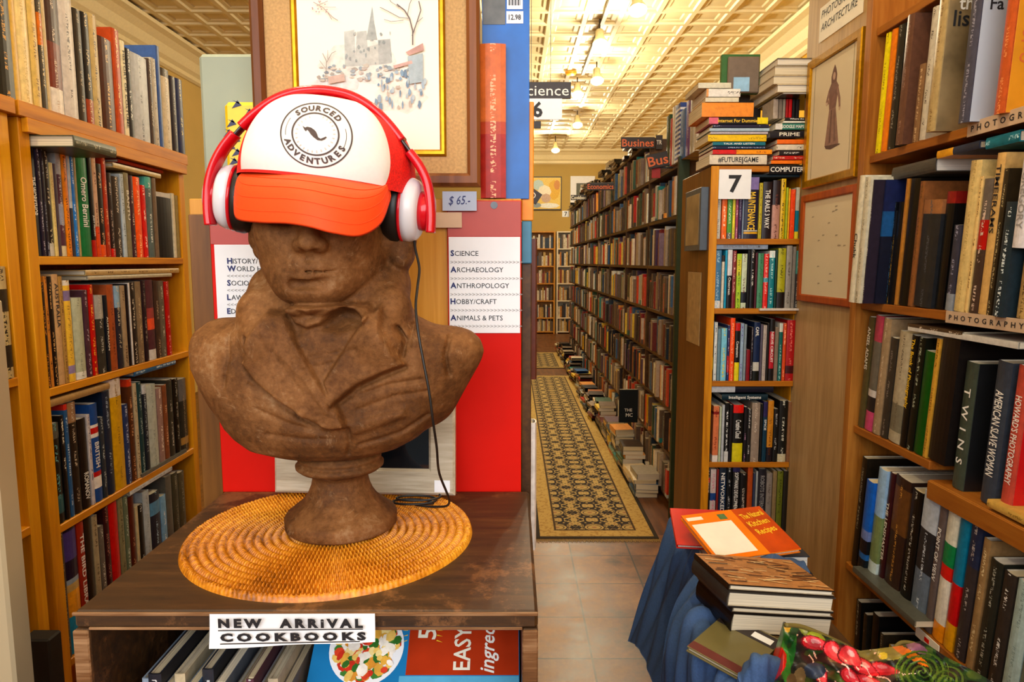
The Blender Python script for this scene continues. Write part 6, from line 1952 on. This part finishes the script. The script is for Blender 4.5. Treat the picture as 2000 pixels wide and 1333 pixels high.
cloth_obj('front_drape', cloth_surface(uvd([
    [(1432, 1140, 1.55), (1398, 1102, 1.57), (1368, 1122, 1.56), (1334, 1176, 1.51), (1306, 1238, 1.47), (1294, 1300, 1.44), (1288, 1380, 1.42)],
    [(1428, 1200, 1.43), (1394, 1158, 1.46), (1360, 1172, 1.45), (1330, 1216, 1.42), (1316, 1276, 1.38), (1311, 1340, 1.36), (1309, 1410, 1.35)],
    [(1420, 1262, 1.32), (1380, 1210, 1.36), (1352, 1222, 1.34), (1343, 1268, 1.31), (1342, 1320, 1.29), (1342, 1370, 1.28), (1342, 1430, 1.27)],
    [(1446, 1318, 1.22), (1412, 1272, 1.26), (1390, 1284, 1.24), (1383, 1330, 1.22), (1383, 1370, 1.21), (1383, 1410, 1.20), (1383, 1470, 1.2)],
    [(1490, 1370, 1.14), (1452, 1330, 1.17), (1432, 1345, 1.16), (1425, 1380, 1.15), (1425, 1410, 1.14), (1425, 1440, 1.13), (1425, 1490, 1.13)]]), 80, 72, fold=0.0075, seed=4, freq=4.5), cl, M['blue_cloth'])
cloth_obj('front_fold', cloth_surface(uvd([
    [(1436, 1350, 1.16), (1442, 1318, 1.16), (1446, 1330, 1.14), (1446, 1370, 1.13)],
    [(1462, 1330, 1.16), (1466, 1292, 1.16), (1470, 1300, 1.13), (1472, 1360, 1.12)],
    [(1496, 1320, 1.16), (1496, 1282, 1.17), (1500, 1292, 1.14), (1502, 1360, 1.13)],
    [(1530, 1340, 1.16), (1530, 1300, 1.17), (1536, 1310, 1.15), (1540, 1360, 1.14)]]), 30, 30, fold=0.003, seed=2, freq=2), cl, M['blue_cloth'])
cloth_obj('inner_fold', cloth_surface(uvd([
    [(1372, 1110, 1.60), (1388, 1102, 1.55), (1396, 1124, 1.50)],
    [(1440, 1102, 1.60), (1456, 1094, 1.55), (1466, 1118, 1.49)],
    [(1510, 1096, 1.60), (1526, 1088, 1.55), (1540, 1114, 1.48)],
    [(1560, 1100, 1.60), (1570, 1104, 1.55), (1580, 1126, 1.48)]]), 30, 24, fold=0.004, seed=3, freq=2), cl, M['blue_cloth'])

# shopping bag printed with vegetables, bunched up in the corner
bag = thing('shopping_bag', 'crumpled shopping bag printed with red radishes and green leaves', 'bag', (0.80, 1.08, 0.6))
nu_, nv_ = 330, 150
ug = np.linspace(0, 1, nu_)[:, None]; vg = np.linspace(0, 1, nv_)[None, :]
topu = np.array([1480, 1500, 1520, 1530, 1545, 1600, 1680, 1760, 1800, 1850, 1900, 1960, 2040]); topv = np.array([1345, 1310, 1250, 1214, 1222, 1238, 1272, 1262, 1252, 1285, 1310, 1345, 1400])
U = 1482 + ug * 540 + 0 * vg
tv = np.interp(U, topu, topv)
Vv = tv + vg * (1520 - tv)
dep = 1.16 - 0.20 * vg ** 0.8 + 0.05 * np.cos(ug * 5.5) + 0.012 * np.sin(ug * 31 + vg * 9) + 0.008 * np.sin(ug * 55 - vg * 20) + 0.01 * np.sin(ug * 17 + vg * 33)
a_ = (U - 1000) / F; b_ = (666.5 - Vv) / F
dy_ = CP + b_ * SP; dz_ = -SP + b_ * CP
P = np.stack([a_ * dep / dy_, dep + 0 * a_, H + dz_ * dep / dy_], -1)
col = np.zeros((nu_, nv_, 3)); col[:] = lin('1e1c18')
nzx = np.sin(U * .09 + 3 * np.sin(Vv * .05)) + np.sin(Vv * .11 + 2 * np.sin(U * .04))
col[nzx > 0.2] = lin('26401a'); col[nzx > 1.0] = lin('4a5c24'); col[nzx < -1.2] = lin('3a3024')
def put(mask, c): col[mask] = lin(c)
def rot_e(cx, cy, rx, ry, an):
    c, s = math.cos(math.radians(an)), math.sin(math.radians(an)); x, y = U - cx, Vv - cy
    return ((x * c + y * s) / rx) ** 2 + ((-x * s + y * c) / ry) ** 2
put(rot_e(1538, 1262, 16, 52, 5) < 1, '1c5a1c'); put(rot_e(1530, 1290, 12, 45, -10) < 1, '3a7a24'); put(rot_e(1548, 1240, 7, 28, 20) < 1, '0c3c14'); put(rot_e(1537, 1225, 6, 10, 0) < 1, 'c89a20')
put(rot_e(1512, 1300, 20, 36, 25) < 1, 'c81810')
put(rot_e(1585, 1238, 30, 11, 32) < 1, '8a9428'); put(rot_e(1690, 1278, 75, 16, -6) < 1, '7a6a34'); put(rot_e(1740, 1272, 26, 18, 0) < 1, '8a7c30'); put(rot_e(1724, 1281, 9, 7, 0) < 1, 'e8c810')
put(rot_e(1775, 1278, 46, 8, 30) < 1, 'e87410'); put(rot_e(1790, 1266, 22, 9, 20) < 1, '8a5870')
def radish(cx, cy, rx, ry, an, c):
    co, si = math.cos(math.radians(an)), math.sin(math.radians(an)); x, y = (U - cx) * co + (Vv - cy) * si, -(U - cx) * si + (Vv - cy) * co
    def bod(k, dx=0.0, dy=0.0): return ((x - dx) / (rx * k)) ** 2 + ((y - dy) / (ry * k * np.clip(1 - .55 * (x - dx) / rx, .25, 2))) ** 2 < 1
    put(bod(1.12), '641018'); put(bod(1.0), c); put(bod(.72, -rx * .08, -ry * .18), 'e84850'); put(bod(.34, -rx * .2, -ry * .38), 'f8a0a0')
    t_ = (x - rx * .9) / (rx * 1.2); put((t_ > 0) & (t_ < 1) & (np.abs(y - 3 * np.sin(t_ * 5 + cx)) < 1.9 - 1.2 * t_), 'f4d0c4')
for q in ((1604, 1322, 24, 11, 70, 'b81c24'), (1700, 1334, 34, 11, 16, 'd02028'), (1664, 1326, 26, 11, 44, 'c02028'), (1728, 1308, 30, 11, 10, 'd42830'), (1692, 1306, 28, 12, 30, 'd82830'), (1598, 1258, 32, 11, 14, 'd0242c'), (1630, 1276, 26, 13, 52, 'd8303c'), (1662, 1284, 26, 15, 40, 'e03440')): radish(*q)
for cx, cy, r_ in ((1800, 1312, 44), (1850, 1330, 30)):
    d_ = np.hypot((U - cx) / 1.2, Vv - cy); put((np.abs(np.sin(d_ * .32 + np.arctan2(Vv - cy, U - cx))) > .82) & (d_ < r_), '5c7426'); put((np.abs(np.sin(d_ * .32)) < .22) & (d_ < r_), '34561c')
for (xa, ya), (xb, yb) in (((1570, 1250), (1630, 1333)), ((1580, 1280), (1600, 1340)), ((1636, 1312), (1690, 1340)), ((1650, 1290), (1720, 1335)), ((1690, 1262), (1716, 1282)), ((1700, 1290), (1740, 1250)), ((1556, 1240), (1600, 1262))):
    e = np.array([xb - xa, yb - ya]); t_ = np.clip(((U - xa) * e[0] + (Vv - ya) * e[1]) / (e @ e), 0, 1)
    put(np.hypot(U - xa - t_ * e[0] - 4 * np.sin(t_ * 9), Vv - ya - t_ * e[1]) < 1.6, 'f0c0a8' if xb < 1735 else 'a8983c')
put(rot_e(1590, 1310, 22, 16, 0) < 1, '303848'); put(rot_e(1560, 1325, 12, 22, 10) < 1, '8a6a40'); put(rot_e(1545, 1333, 10, 18, 0) < 1, '6a4c2c')
Fg = [f for f in grid_faces(nu_, nv_)]
o = part('printed_fabric', P.reshape(-1, 3), [f[::-1] for f in Fg], M['cloth_print'], bag, True)
cf = (col[:-1, :-1]).reshape(-1, 3)
set_attr(o.data, np.hstack([cf, np.ones((len(cf), 1))]))
hd_ = [PY(u, v, d) for u, v, d in ((1534, 1222, 1.15), (1570, 1226, 1.17), (1640, 1256, 1.19), (1700, 1288, 1.17), (1738, 1276, 1.17), (1762, 1256, 1.18), (1800, 1262, 1.18))]
part('handle', *tube(smooth_path(hd_, 6), 0.004, 8), plain('olive_strap', '6a5c24', 0.7), bag, True)
st = thing('stool', 'dark wooden stool under the printed shopping bag', 'stool', (0.62, 1.04, 0))
bpart('seat', st, 0.42, 0.84, 0.93, 1.16, 0.60, 0.63, mat=M['dark_wood'], b=.004)
for x in (0.43, 0.80):
    for y in (0.94, 1.12): bpart('leg', st, x, x + .03, y, y + .03, 0, 0.60, mat=M['dark_wood'])

# ---------------------------------------------------------------- the aisle
XA = 0.95
AZ = [2.06, 1.77, 1.475, 1.185, 0.905, 0.62, 0.345, 0.07]
YA0, YA1 = 3.88, 11.35
nb = 8; bl = (YA1 - YA0) / nb
for i in range(nb):
    y0 = YA0 + i * bl; y1 = y0 + bl - 0.012
    place = ('nearest the camera, green front post', 'second along the aisle', 'third along the aisle', 'fourth along the aisle', 'fifth along the aisle', 'sixth along the aisle', 'seventh along the aisle', 'last one before the far wall')[i]
    r = thing('aisle_bookcase', f"tall dark bookcase of mixed books on the rug aisle, {place}", 'bookcase', (1.1, (y0 + y1) / 2, 0))
    tz = 2.06 if i == 0 else 2.34
    bpart('side_panel', r, XA, XA + .26, y0, y0 + .02, 0, tz, mat=M['dark_wood'])
    if i: bpart('shelf', r, XA, XA + .26, y0 + .0205, y1, 2.318, 2.34, mat=M['dark_wood'])
    if i == 0: bpart('post', r, XA - .03, XA + .03, y0 - .035, y0 - .001, 0, 2.08, mat=M['green_post'])
    bpart('back_panel', r, XA + .26, XA + .27, y0, y1, 0, tz, mat=M['dark_wood'])
    for z in AZ: bpart('shelf', r, XA, XA + .26, y0 + .0205, y1, z - .022, z, mat=M['dark_wood'])
PAL0 = ['2a2220', '3a3028', '4a3c30', '5a4a3c', '6a5a4c', '7c6c5c', '8a7c6c', '9a8c7a', 'b0a28c', 'c8bca4', 'd8d0bc', '1c1c24', '24303c', '2c4058', '3c5a78', '6a1c1c', '8c8478', 'a83c28', '5a2420', 'a09484', '2c4030', '3c5844', '6a8478', 'a06030', 'c88838', 'd8b040', '443048', '6a5868', '9aa0a0', 'b8b8b4', '504038', '382c24']
def lighter(h): return ''.join('%02x' % min(255, int(int(h[i:i + 2], 16) * 1.22 + 10)) for i in (0, 2, 4))
PAL = [lighter(q) for q in PAL0]
BRIGHT = ['c01c20', 'd8401c', 'e8b018', '1c6cb0', '2c9090', 'e0e0dc']
ra = random.Random(42)
def aisle_colour(): return ra.choice(BRIGHT) if ra.random() < 0.07 else ra.choice(PAL)
SV, SF, SC, SK, SPT = [], [], [], [], []
def stuff_book(M4, w, h, d, c, ink):
    V = np.array([(x, y, z) for z in (0, h) for x, y in ((w / 2, 0), (-w / 2, 0), (-w / 2, d), (w / 2, d))])
    b = len(SV)
    for i, v in enumerate(V):
        SV.append(M4 @ Vector(v)); SPT.append(((0.5, -0.5, 9, 9)[i % 4], v[2], len(SF) * .61))
    cc = dimmed(c) + (1,); pg = tuple(x * .8 for x in lin('d8ccb0')) + (1,)
    for f, k, cl_ in (((1, 0, 4, 5), 1.0, cc), ((0, 3, 7, 4), 0, cc), ((2, 1, 5, 6), 0, cc), ((4, 7, 6, 5), 0, pg), ((3, 2, 6, 7), 0, pg)):
        SF.append(tuple(b + q for q in f)); SC.append(cl_); SK.append(lin(ink) + (k,))
ROWN = ['top', 'highest', 'second-highest', 'eye-level', 'middle', 'thigh-high', 'knee-high', 'lowest']
aisle_single = 0
for i in range(nb):
    y0 = YA0 + i * bl + .024; y1 = YA0 + (i + 1) * bl - .014
    for rI in range(0 if i else 1, 8):
        z = AZ[rI] + .0006; gap = (AZ[rI - 1] if rI else 2.34) - .022 - AZ[rI]
        y = y0; n = 0
        while True:
            w = ra.uniform(.022, .046) if ra.random() < .7 else ra.uniform(.046, .066)
            if y + w > y1: break
            h = gap * ra.uniform(.66, .93); c = aisle_colour(); ink = ra.choice(['d8d0b8', 'c8a860', 'e0e0dc', '1c1814', 'b89870'])
            dx = ra.uniform(-.012, .02); n += 1
            M4 = Matrix.Translation((XA + dx, y + w / 2, z)) @ Matrix.Rotation(math.radians(-90), 4, 'Z')
            if i < 2:
                aisle_single += 1
                V, Fc, CC, IK, SPv, t_ = cover_mesh(w - .001, h, .17, False, c, [(0.0, ra.uniform(.06, .2), aisle_colour())] if ra.random() < .25 else (), ink, aisle_single * .77)
                o = thing('library_book', f"{colour_name(c)} book, {ORD[n]} from the near end, {ROWN[rI]} row of {'the green-posted' if i == 0 else 'the second'} case", 'book', (XA + dx, y + w / 2, z), f"books on the {ROWN[rI]} row of aisle bookcase {i + 1}", QZ(-90))
                k = mk('cover', V, Fc, M['book'], o); set_attr(k.data, CC, IK, SPv)
                mk('page_block', *cbox(-w / 2 + .0016, w / 2 - .0016, .006, .169, .001, h - .001, .0003), M['pages'], o)
            else:
                stuff_book(M4, w - .001, h, .17, c, ink)
            y += w
# top of the aisle: tall books near, tumbled ones farther
for i, (u0, u1, vt, c, extra) in enumerate(sorted(((1338, 1346, 196, '6a3890', None), (1327, 1337, 214, '3a6ca8', None), (1317, 1326, 204, '2c4890', 'w'), (1311, 1316, 208, 'd8d4c8', None), (1307, 1310, 232, 'c02020', None), (1300, 1306, 226, '184828', None), (1346, 1352, 186, 'b0a898', None), (1353, 1359, 176, 'd0c8bc', None)), key=lambda q: q[0])):
    ya, yb = sorted((y_on_x(u0, XA - .02, 2.062), y_on_x(u1, XA - .02, 2.062)))
    zt = z_on(XA - .02, (ya + yb) / 2, vt)
    book(f"{colour_name(c)} tall book atop the aisle bookcases, {ORD[i + 1]} from the left by the green post", (XA - .02, (ya + yb) / 2, 2.0606), QZ(-90), max(.006, yb - ya - .001), max(.1, zt - 2.061), .2, False, c, [(k * .08, k * .08 + .04, 'd8d8dc') for k in range(12)] if extra else (), 'e0dcd4')
y = 4.9
while y < 11.2:
    hgt = ra.randint(2, 5); z = 2.3404; L = ra.uniform(.16, .26)
    for k in range(hgt):
        t_ = ra.uniform(.014, .034)
        M4 = Matrix.Translation((XA + ra.uniform(-.04, .04), y + L, z + t_ / 2)) @ Matrix.Rotation(math.radians(-90 + ra.uniform(-9, 9)), 4, 'Z') @ Matrix.Rotation(math.radians(-90), 4, 'Y')
        stuff_book(M4, t_, L, .17, ra.choice(['c8bca4', 'd8d0bc', '8a7c6c', 'b0a28c', '6a5a4c', 'e0d8c8', '5a2420', '9a8c7a']), '3a3028'); z += t_ + .0005
    y += L + .012
for k in range(60):                                               # piles on the floor along the foot of the shelves, far part
    y = ra.uniform(6.0, 11.2); z = 0.001 
    x_ = ra.uniform(.74, .80)
    for q in range(ra.randint(2, 8)):
        t_ = ra.uniform(.015, .035)
        M4 = Matrix.Translation((x_ + ra.uniform(-.015, .015), y + .2, z + t_ / 2)) @ Matrix.Rotation(math.radians(-90 + ra.uniform(-7, 7)), 4, 'Z') @ Matrix.Rotation(math.radians(-90), 4, 'Y')
        stuff_book(M4, t_, .2, .145, aisle_colour(), 'd8d0b8'); z += t_ + .0005
pile_n = 0; WI_ = M['white_ink']
for k in range(9):                                                # near piles: every book its own
    y = 4.02 + k * .225; z = .001
    for q in range((5, 3, 7, 4, 8, 5, 6, 4, 7)[k]):
        t_ = ra.uniform(.018, .038); c = aisle_colour(); pile_n += 1
        book(f"{colour_name(c)} book, {ORD[q + 1]} from the floor in the {ORD[k + 1]} pile along the aisle foot", (.785 + ra.uniform(-.012, .012), y + .2, z + t_ / 2), QZ(-90 + ra.uniform(-5, 5)) @ QY(-90), t_, .2, .145, False, c, (), 'd8d0b8', None, f"books in the {ORD[k + 1]} floor pile of the aisle")
        z += t_ + .0006
b = book('dark book facing out of the aisle bookcase, white MC lettering on its cover', (0.80, 5.02, .305), QZ(-90), .03, .25, .14, True, '182024', (), None)
text_on('cover_title', 'THE', WI_, b, (.0155, .04, .085), (0, 1, 0), (0, 0, 1), .022); text_on('cover_title', 'MC', WI_, b, (.0155, .05, .045), (0, 1, 0), (0, 0, 1), .026)
# far shelves against the end wall
for k, (ua, ub, lab) in enumerate(((1036, 1084, 'pale wooden bookcase on the end wall under the yellow poster'), (1087, 1125, 'white-edged bookcase on the end wall beside the last aisle shelf'))):
    xa, xb = PY(ua, 550, 14.28)[0], PY(ub, 550, 14.28)[0]
    if k == 0: xa -= .6
    r = thing('wall_bookcase', lab, 'bookcase', ((xa + xb) / 2, 14.4, 0)); mm = M['oak'] if k == 0 else M['cream_paper']
    bpart('side_panel', r, xa, xa + .03, 14.28, 14.58, 0, 2.13, mat=mm); bpart('side_panel', r, xb - .03, xb, 14.28, 14.58, 0, 2.13, mat=mm); bpart('back_panel', r, xa, xb, 14.585, 14.595, 0, 2.13, mat=mm)
    for z in (2.13, 1.78, 1.42, 1.06, .70, .34, .05):
        bpart('shelf', r, xa + .03, xb - .03, 14.28, 14.58, z - .025, z, mat=mm)
        if z < 2: 
            x = xa + .035
            while x < xb - .07:
                w = ra.uniform(.02, .045); stuff_book(Matrix.Translation((x + w / 2, 14.3 + ra.uniform(0, .02), z + .001)), w - .001, ra.uniform(.2, .29), .18, ra.choice(['c8bca4', 'd8b870', 'b89850', '8a3c20', 'd8d0bc', '4a3c30', '2c4058', 'e0d8c8', 'c88838', '6a5a4c']), '3a3028'); x += w
o = mk('distant_books', SV, SF, M['book']); set_attr(o.data, SC, SK, SPT)
tag(o, 'rows and piles of small books farther down the aisle and on the end wall', 'books', kind='stuff')
# posters on the end wall
o = board_y('poster', 'large yellow abstract poster on the end wall', 'poster', 1036, 1097, 345, 411, 14.57, 0.02, plain('black_poster_edge', '2a2018', 0.5), 0.004); x0, x1, z0, z1 = rect_of(o)
V, Fc, CC = [], [], []
rs = random.Random(2)
def wp(x, z, k): return (x0 + x * (x1 - x0), 14.5695 - .0004 * k, z0 + z * (z1 - z0))
for k, (c, pts) in enumerate([('e8c860', [(.03, .04), (.97, .04), (.97, .97), (.03, .97)])] + [(c, [(cx + rx * math.cos(a), cz + rz * math.sin(a)) for a in np.linspace(0, 6.283, 9)[:-1]]) for c, cx, cz, rx, rz in (('e0b030', .75, .6, .2, .3), ('b8d0d0', .25, .75, .18, .16), ('f0e8d0', .45, .55, .22, .2), ('e8ece8', .6, .14, .34, .08), ('d08c40', .85, .75, .1, .15), ('c8a890', .5, .36, .16, .14), ('8a98a0', .2, .15, .15, .08))]):
    b = len(V); V += [wp(x, z, k) for x, z in pts]; Fc.append(tuple(range(b, len(V)))); CC.append(lin(c) + (1,))
d = part('artwork', V, Fc, M['print'], o); set_attr(d.data, CC)
o = board_y('poster', 'white-matted picture of a pale statue on the end wall', 'poster', 1114, 1162, 344, 414, 14.57, 0.02, M['white_paper'], 0.004); x0, x1, z0, z1 = rect_of(o)
V, Fc, CC = [], [], []
for k, (c, pts) in enumerate((('5a5c50', [(.24, .12), (.80, .12), (.80, .80), (.24, .80)]), ('c8c4b4', [(.36, .2), (.6, .2), (.55, .45), (.46, .72), (.38, .6), (.40, .4)]), ('d8d4c8', [(.40, .62), (.48, .62), (.48, .76), (.41, .76)]))):
    b = len(V); V += [wp(x, z, k) for x, z in pts]; Fc.append(tuple(range(b, len(V)))); CC.append(lin(c) + (1,))
d = part('artwork', V, Fc, M['print'], o); set_attr(d.data, CC)
# hanging and projecting signs
def aisle_sign(label, s, u0, u1, v0, v1, Y, mat, tm, ang=0.0, tw=.94, th=.66, shear=0.0, bold=.02, name='aisle_sign', rod=None, arm=None):
    x0, x1, z0, z1 = face_rect(u0, u1, v0, v1, Y); cx, cz = (x0 + x1) / 2, (z0 + z1) / 2; w, h = x1 - x0, z1 - z0
    o = thing(name, label, 'sign', (cx, Y, cz), None, QY(ang))
    mk('board', *cbox(-w / 2, w / 2, 0, .006, -h / 2, h / 2, .001), mat, o)
    if arm: mk('bracket', *cbox(0, .958 - cx, .0065, .012, arm - cz, arm + .008 - cz, .001), M['steel'], o)
    if rod: mk('bracket', *cbox(w * .3 - .006, w * .3 + .006, .0065, .012, rod - cz, h * .2, .001), M['steel'], o)
    if s: text_on('lettering', s, tm, o, (0, -.0004, -h * th / 2), (1, 0, 0), (0, 0, 1), h * th, w * tw, bold, 'c', shear=shear)
    return o
DS, OI, WI = M['dark_sign'], M['orange_ink'], M['white_ink']
aisle_sign('charcoal sign with orange word Business over the aisle shelves', 'Busines', 1213, 1279, 268, 290, 4.77, DS, OI)
aisle_sign('tilted charcoal sign with orange letters Bus', 'Bus', 1264, 1306, 299, 327, 4.1, DS, OI, -12, arm=2.05)
aisle_sign('narrow charcoal sign with white letters TR', 'TR', 1281, 1294, 264, 292, 4.79, DS, WI, tw=.8, th=.3)
aisle_sign('small red tag hanging below the tilted Bus sign', '', 1273, 1290, 328, 348, 4.12, plain('red_tag', 'a01c18', .5), WI, arm=2.05)
aisle_sign('charcoal sign with orange word Economics farther along', 'Economics', 1146, 1200, 357, 372, 6.25, DS, OI)
aisle_sign('charcoal sign with cream word Cookbooks near the far end', 'Cookboo', 1115, 1146, 381, 391, 8.7, DS, M['cream_paper'])
aisle_sign('small white card with 7 at the far end of the aisle', '7', 1098, 1112, 412, 424, 11.2, M['white_paper'], M['ink'], tw=.4, th=.7)
aisle_sign('charcoal hanging sign with white word Science', 'Science', 1010, 1115, 160, 193, 2.2, DS, WI, tw=.92, th=.62, bold=0.0)
aisle_sign('white card with large black 6 under the science sign', '', 1014, 1098, 192, 234, 2.2, M['white_paper'], M['ink'])
sx = [q for q in COL.objects if q.get('label') == 'white card with large black 6 under the science sign'][0]
p = PY(1050, 228, 2.2); L = sx.location
text_on('number', '6', M['ink'], sx, (p[0] - L.x, -.0006, p[2] - L.z), (1, 0, 0), (0, 0, 1), .044, .031, .04, 'c')
p = PY(1049, 244, 2.2); mk('tab', *cbox(-.012 + p[0] - L.x, .012 + p[0] - L.x, -.002, .004, -.011 + p[2] - L.z, .011 + p[2] - L.z, .001), DS, sx)
for s_ in (-1, 1): mk('wire', *tube([(s_ * .03, .003, .03), (s_ * .03, .003, ZC - L.z)], .0008, 6), M['steel'], sx)
aisle_sign('dark diamond sign with pale letters, end of the bust bookcase', 'TD', 1020, 1056, 368, 392, 2.4, DS, M['cream_paper'], 34, tw=.5, th=.5)
tdo = [q for q in COL.objects if q.get('label', '').startswith('dark diamond sign')][0]
L = tdo.location; qi = tdo.rotation_quaternion.inverted()
V, Fc = cbox(-.012, -.002, 2.4, 2.406, 1.6075, L.z + .004, .001); V2, F2 = cbox(-.012, L.x, 2.4065, 2.4105, L.z - .004, L.z + .004, .001)
mb = MB(); mb.add([qi @ (Vector(v) - L) for v in V], Fc); mb.add([qi @ (Vector(v) - L) for v in V2], F2); mb.build('bracket', M['steel'], tdo, off=(0, 0, 0))
sgb = thing('shelf_post', 'orange and blue painted strip on the aisle corner of the bust bookcase', 'post', (.028, 1.21, 1.3))
z0, z1 = PY(1030, 432, 1.2)[2], PY(1030, 388, 1.2)[2]
bpart('orange_strip', sgb, .0165, .037, 1.19, 1.205, z0, z1 + .16, mat=plain('orange_strip_paint', 'e88c08', .5)); bpart('blue_strip', sgb, .0165, .034, 1.19, 1.205, PY(1030, 515, 1.2)[2], z0 - .0005, mat=plain('blue_strip_paint', '3c7c9c', .5))
bpart('brown_strip', sgb, .0165, .034, 1.19, 1.205, .6, PY(1030, 515, 1.2)[2] - .0005, mat=M['dark_wood'])

# ---------------------------------------------------------------- rugs
def rug_mat(name, x0, x1, y0, y1):
    m, nt, bs = new_mat(name)
    tc = N(nt, 'ShaderNodeTexCoord'); s = N(nt, 'ShaderNodeSeparateXYZ'); nt.links.new(tc.outputs['Object'], s.inputs[0])
    w = x1 - x0
    mn = lambda op, a, b=None, c=None: math_node(nt, op, a, b, c)
    X, Y = s.outputs[0], s.outputs[1]
    ex = mn('SUBTRACT', w / 2, mn('ABSOLUTE', mn('SUBTRACT', X, (x0 + x1) / 2)))
    ey = mn('SUBTRACT', (y1 - y0) / 2, mn('ABSOLUTE', mn('SUBTRACT', Y, (y0 + y1) / 2)))
    e = mn('MINIMUM', ex, ey)
    # field: mirrored lattice of medallions, leaves and vines
    px = mn('PINGPONG', mn('SUBTRACT', X, (x0 + x1) / 2), .105); py = mn('PINGPONG', Y, .115)
    cv = N(nt, 'ShaderNodeCombineXYZ'); nt.links.new(px, cv.inputs[0]); nt.links.new(py, cv.inputs[1])
    nz = N(nt, 'ShaderNodeTexNoise', i_Scale=19.0, i_Detail=1.0, i_Distortion=1.2); nt.links.new(cv.outputs[0], nz.inputs['Vector'])
    vo = N(nt, 'ShaderNodeTexVoronoi', feature='DISTANCE_TO_EDGE'); vo.inputs['Scale'].default_value = 22; nt.links.new(cv.outputs[0], vo.inputs['Vector'])
    v1 = N(nt, 'ShaderNodeTexVoronoi'); v1.inputs['Scale'].default_value = 22; nt.links.new(cv.outputs[0], v1.inputs['Vector'])
    vine = mn('LESS_THAN', mn('ABSOLUTE', mn('SUBTRACT', nz.outputs[0], .5)), .028)
    flower = mn('LESS_THAN', v1.outputs[0], .42)
    core = mn('LESS_THAN', v1.outputs[0], .14)
    medal = mn('SQRT', mn('ADD', mn('POWER', px, 2.0), mn('POWER', mn('MULTIPLY', mn('SUBTRACT', py, .0), 1.35), 2.0)))
    med = mn('LESS_THAN', medal, .036); medr = mn('LESS_THAN', mn('ABSOLUTE', mn('SUBTRACT', medal, .048)), .006)
    pat = mn('MAXIMUM', mn('MAXIMUM', vine, flower), mn('MAXIMUM', med, medr))
    def mixc(f, a, b):
        x = N(nt, 'ShaderNodeMix', data_type='RGBA'); nt.links.new(f, x.inputs[0])
        for i, q in ((6, a), (7, b)):
            if isinstance(q, str): x.inputs[i].default_value = lin4(q)
            else: nt.links.new(q, x.inputs[i])
        return x.outputs[2]
    field = mixc(pat, '2a2224', 'c4a868'); field = mixc(core, field, '8a5a3c')
    field = mixc(mn('LESS_THAN', medal, .014), field, 'a87850')
    wv = N(nt, 'ShaderNodeTexNoise', i_Scale=60.0, i_Detail=2.0); nt.links.new(tc.outputs['Object'], wv.inputs['Vector'])
    bz = mn('GREATER_THAN', wv.outputs[0], .56)
    bord = mixc(bz, 'c8a860', 'b08c48')
    c = mixc(mn('LESS_THAN', e, .115), field, bord)
    c = mixc(mn('LESS_THAN', mn('ABSOLUTE', mn('SUBTRACT', e, .112)), .006), c, '4a3620')
    c = mixc(mn('LESS_THAN', e, .024), c, '2e2620')
    nt.links.new(c, bs.inputs['Base Color']); bs.inputs['Roughness'].default_value = .95
    bump(nt, bs, wv.outputs[0], .3, .003)
    return m
for nm, lab, x0, x1, y0, y1 in (('rug_runner', 'long dark floral runner rug with cream border down the aisle', .13, .80, 3.56, 8.92), ('rug', 'short floral rug beyond the long runner', .17, .78, 9.55, 11.25)):
    o = thing(nm, lab, 'rug', ((x0 + x1) / 2, (y0 + y1) / 2, 0.0))
    mt = rug_mat(nm + '_weave', x0 - (x0 + x1) / 2, x1 - (x0 + x1) / 2, y0 - (y0 + y1) / 2, y1 - (y0 + y1) / 2)
    bpart('pile', o, x0, x1, y0, y1, .0005, .009, mat=mt, b=.003)
    if nm == 'rug_runner':
        mf = MB()
        for q in range(90): 
            x = x0 + (x1 - x0) * q / 89; mf.add(*cbox(x - .002, x + .002, y0 - .028 - .006 * ((q * 7) % 3), y0 + .002, .001, .005, 0))
        mf.build('fringe', plain('cream_fringe', 'a88c54', .9), o)
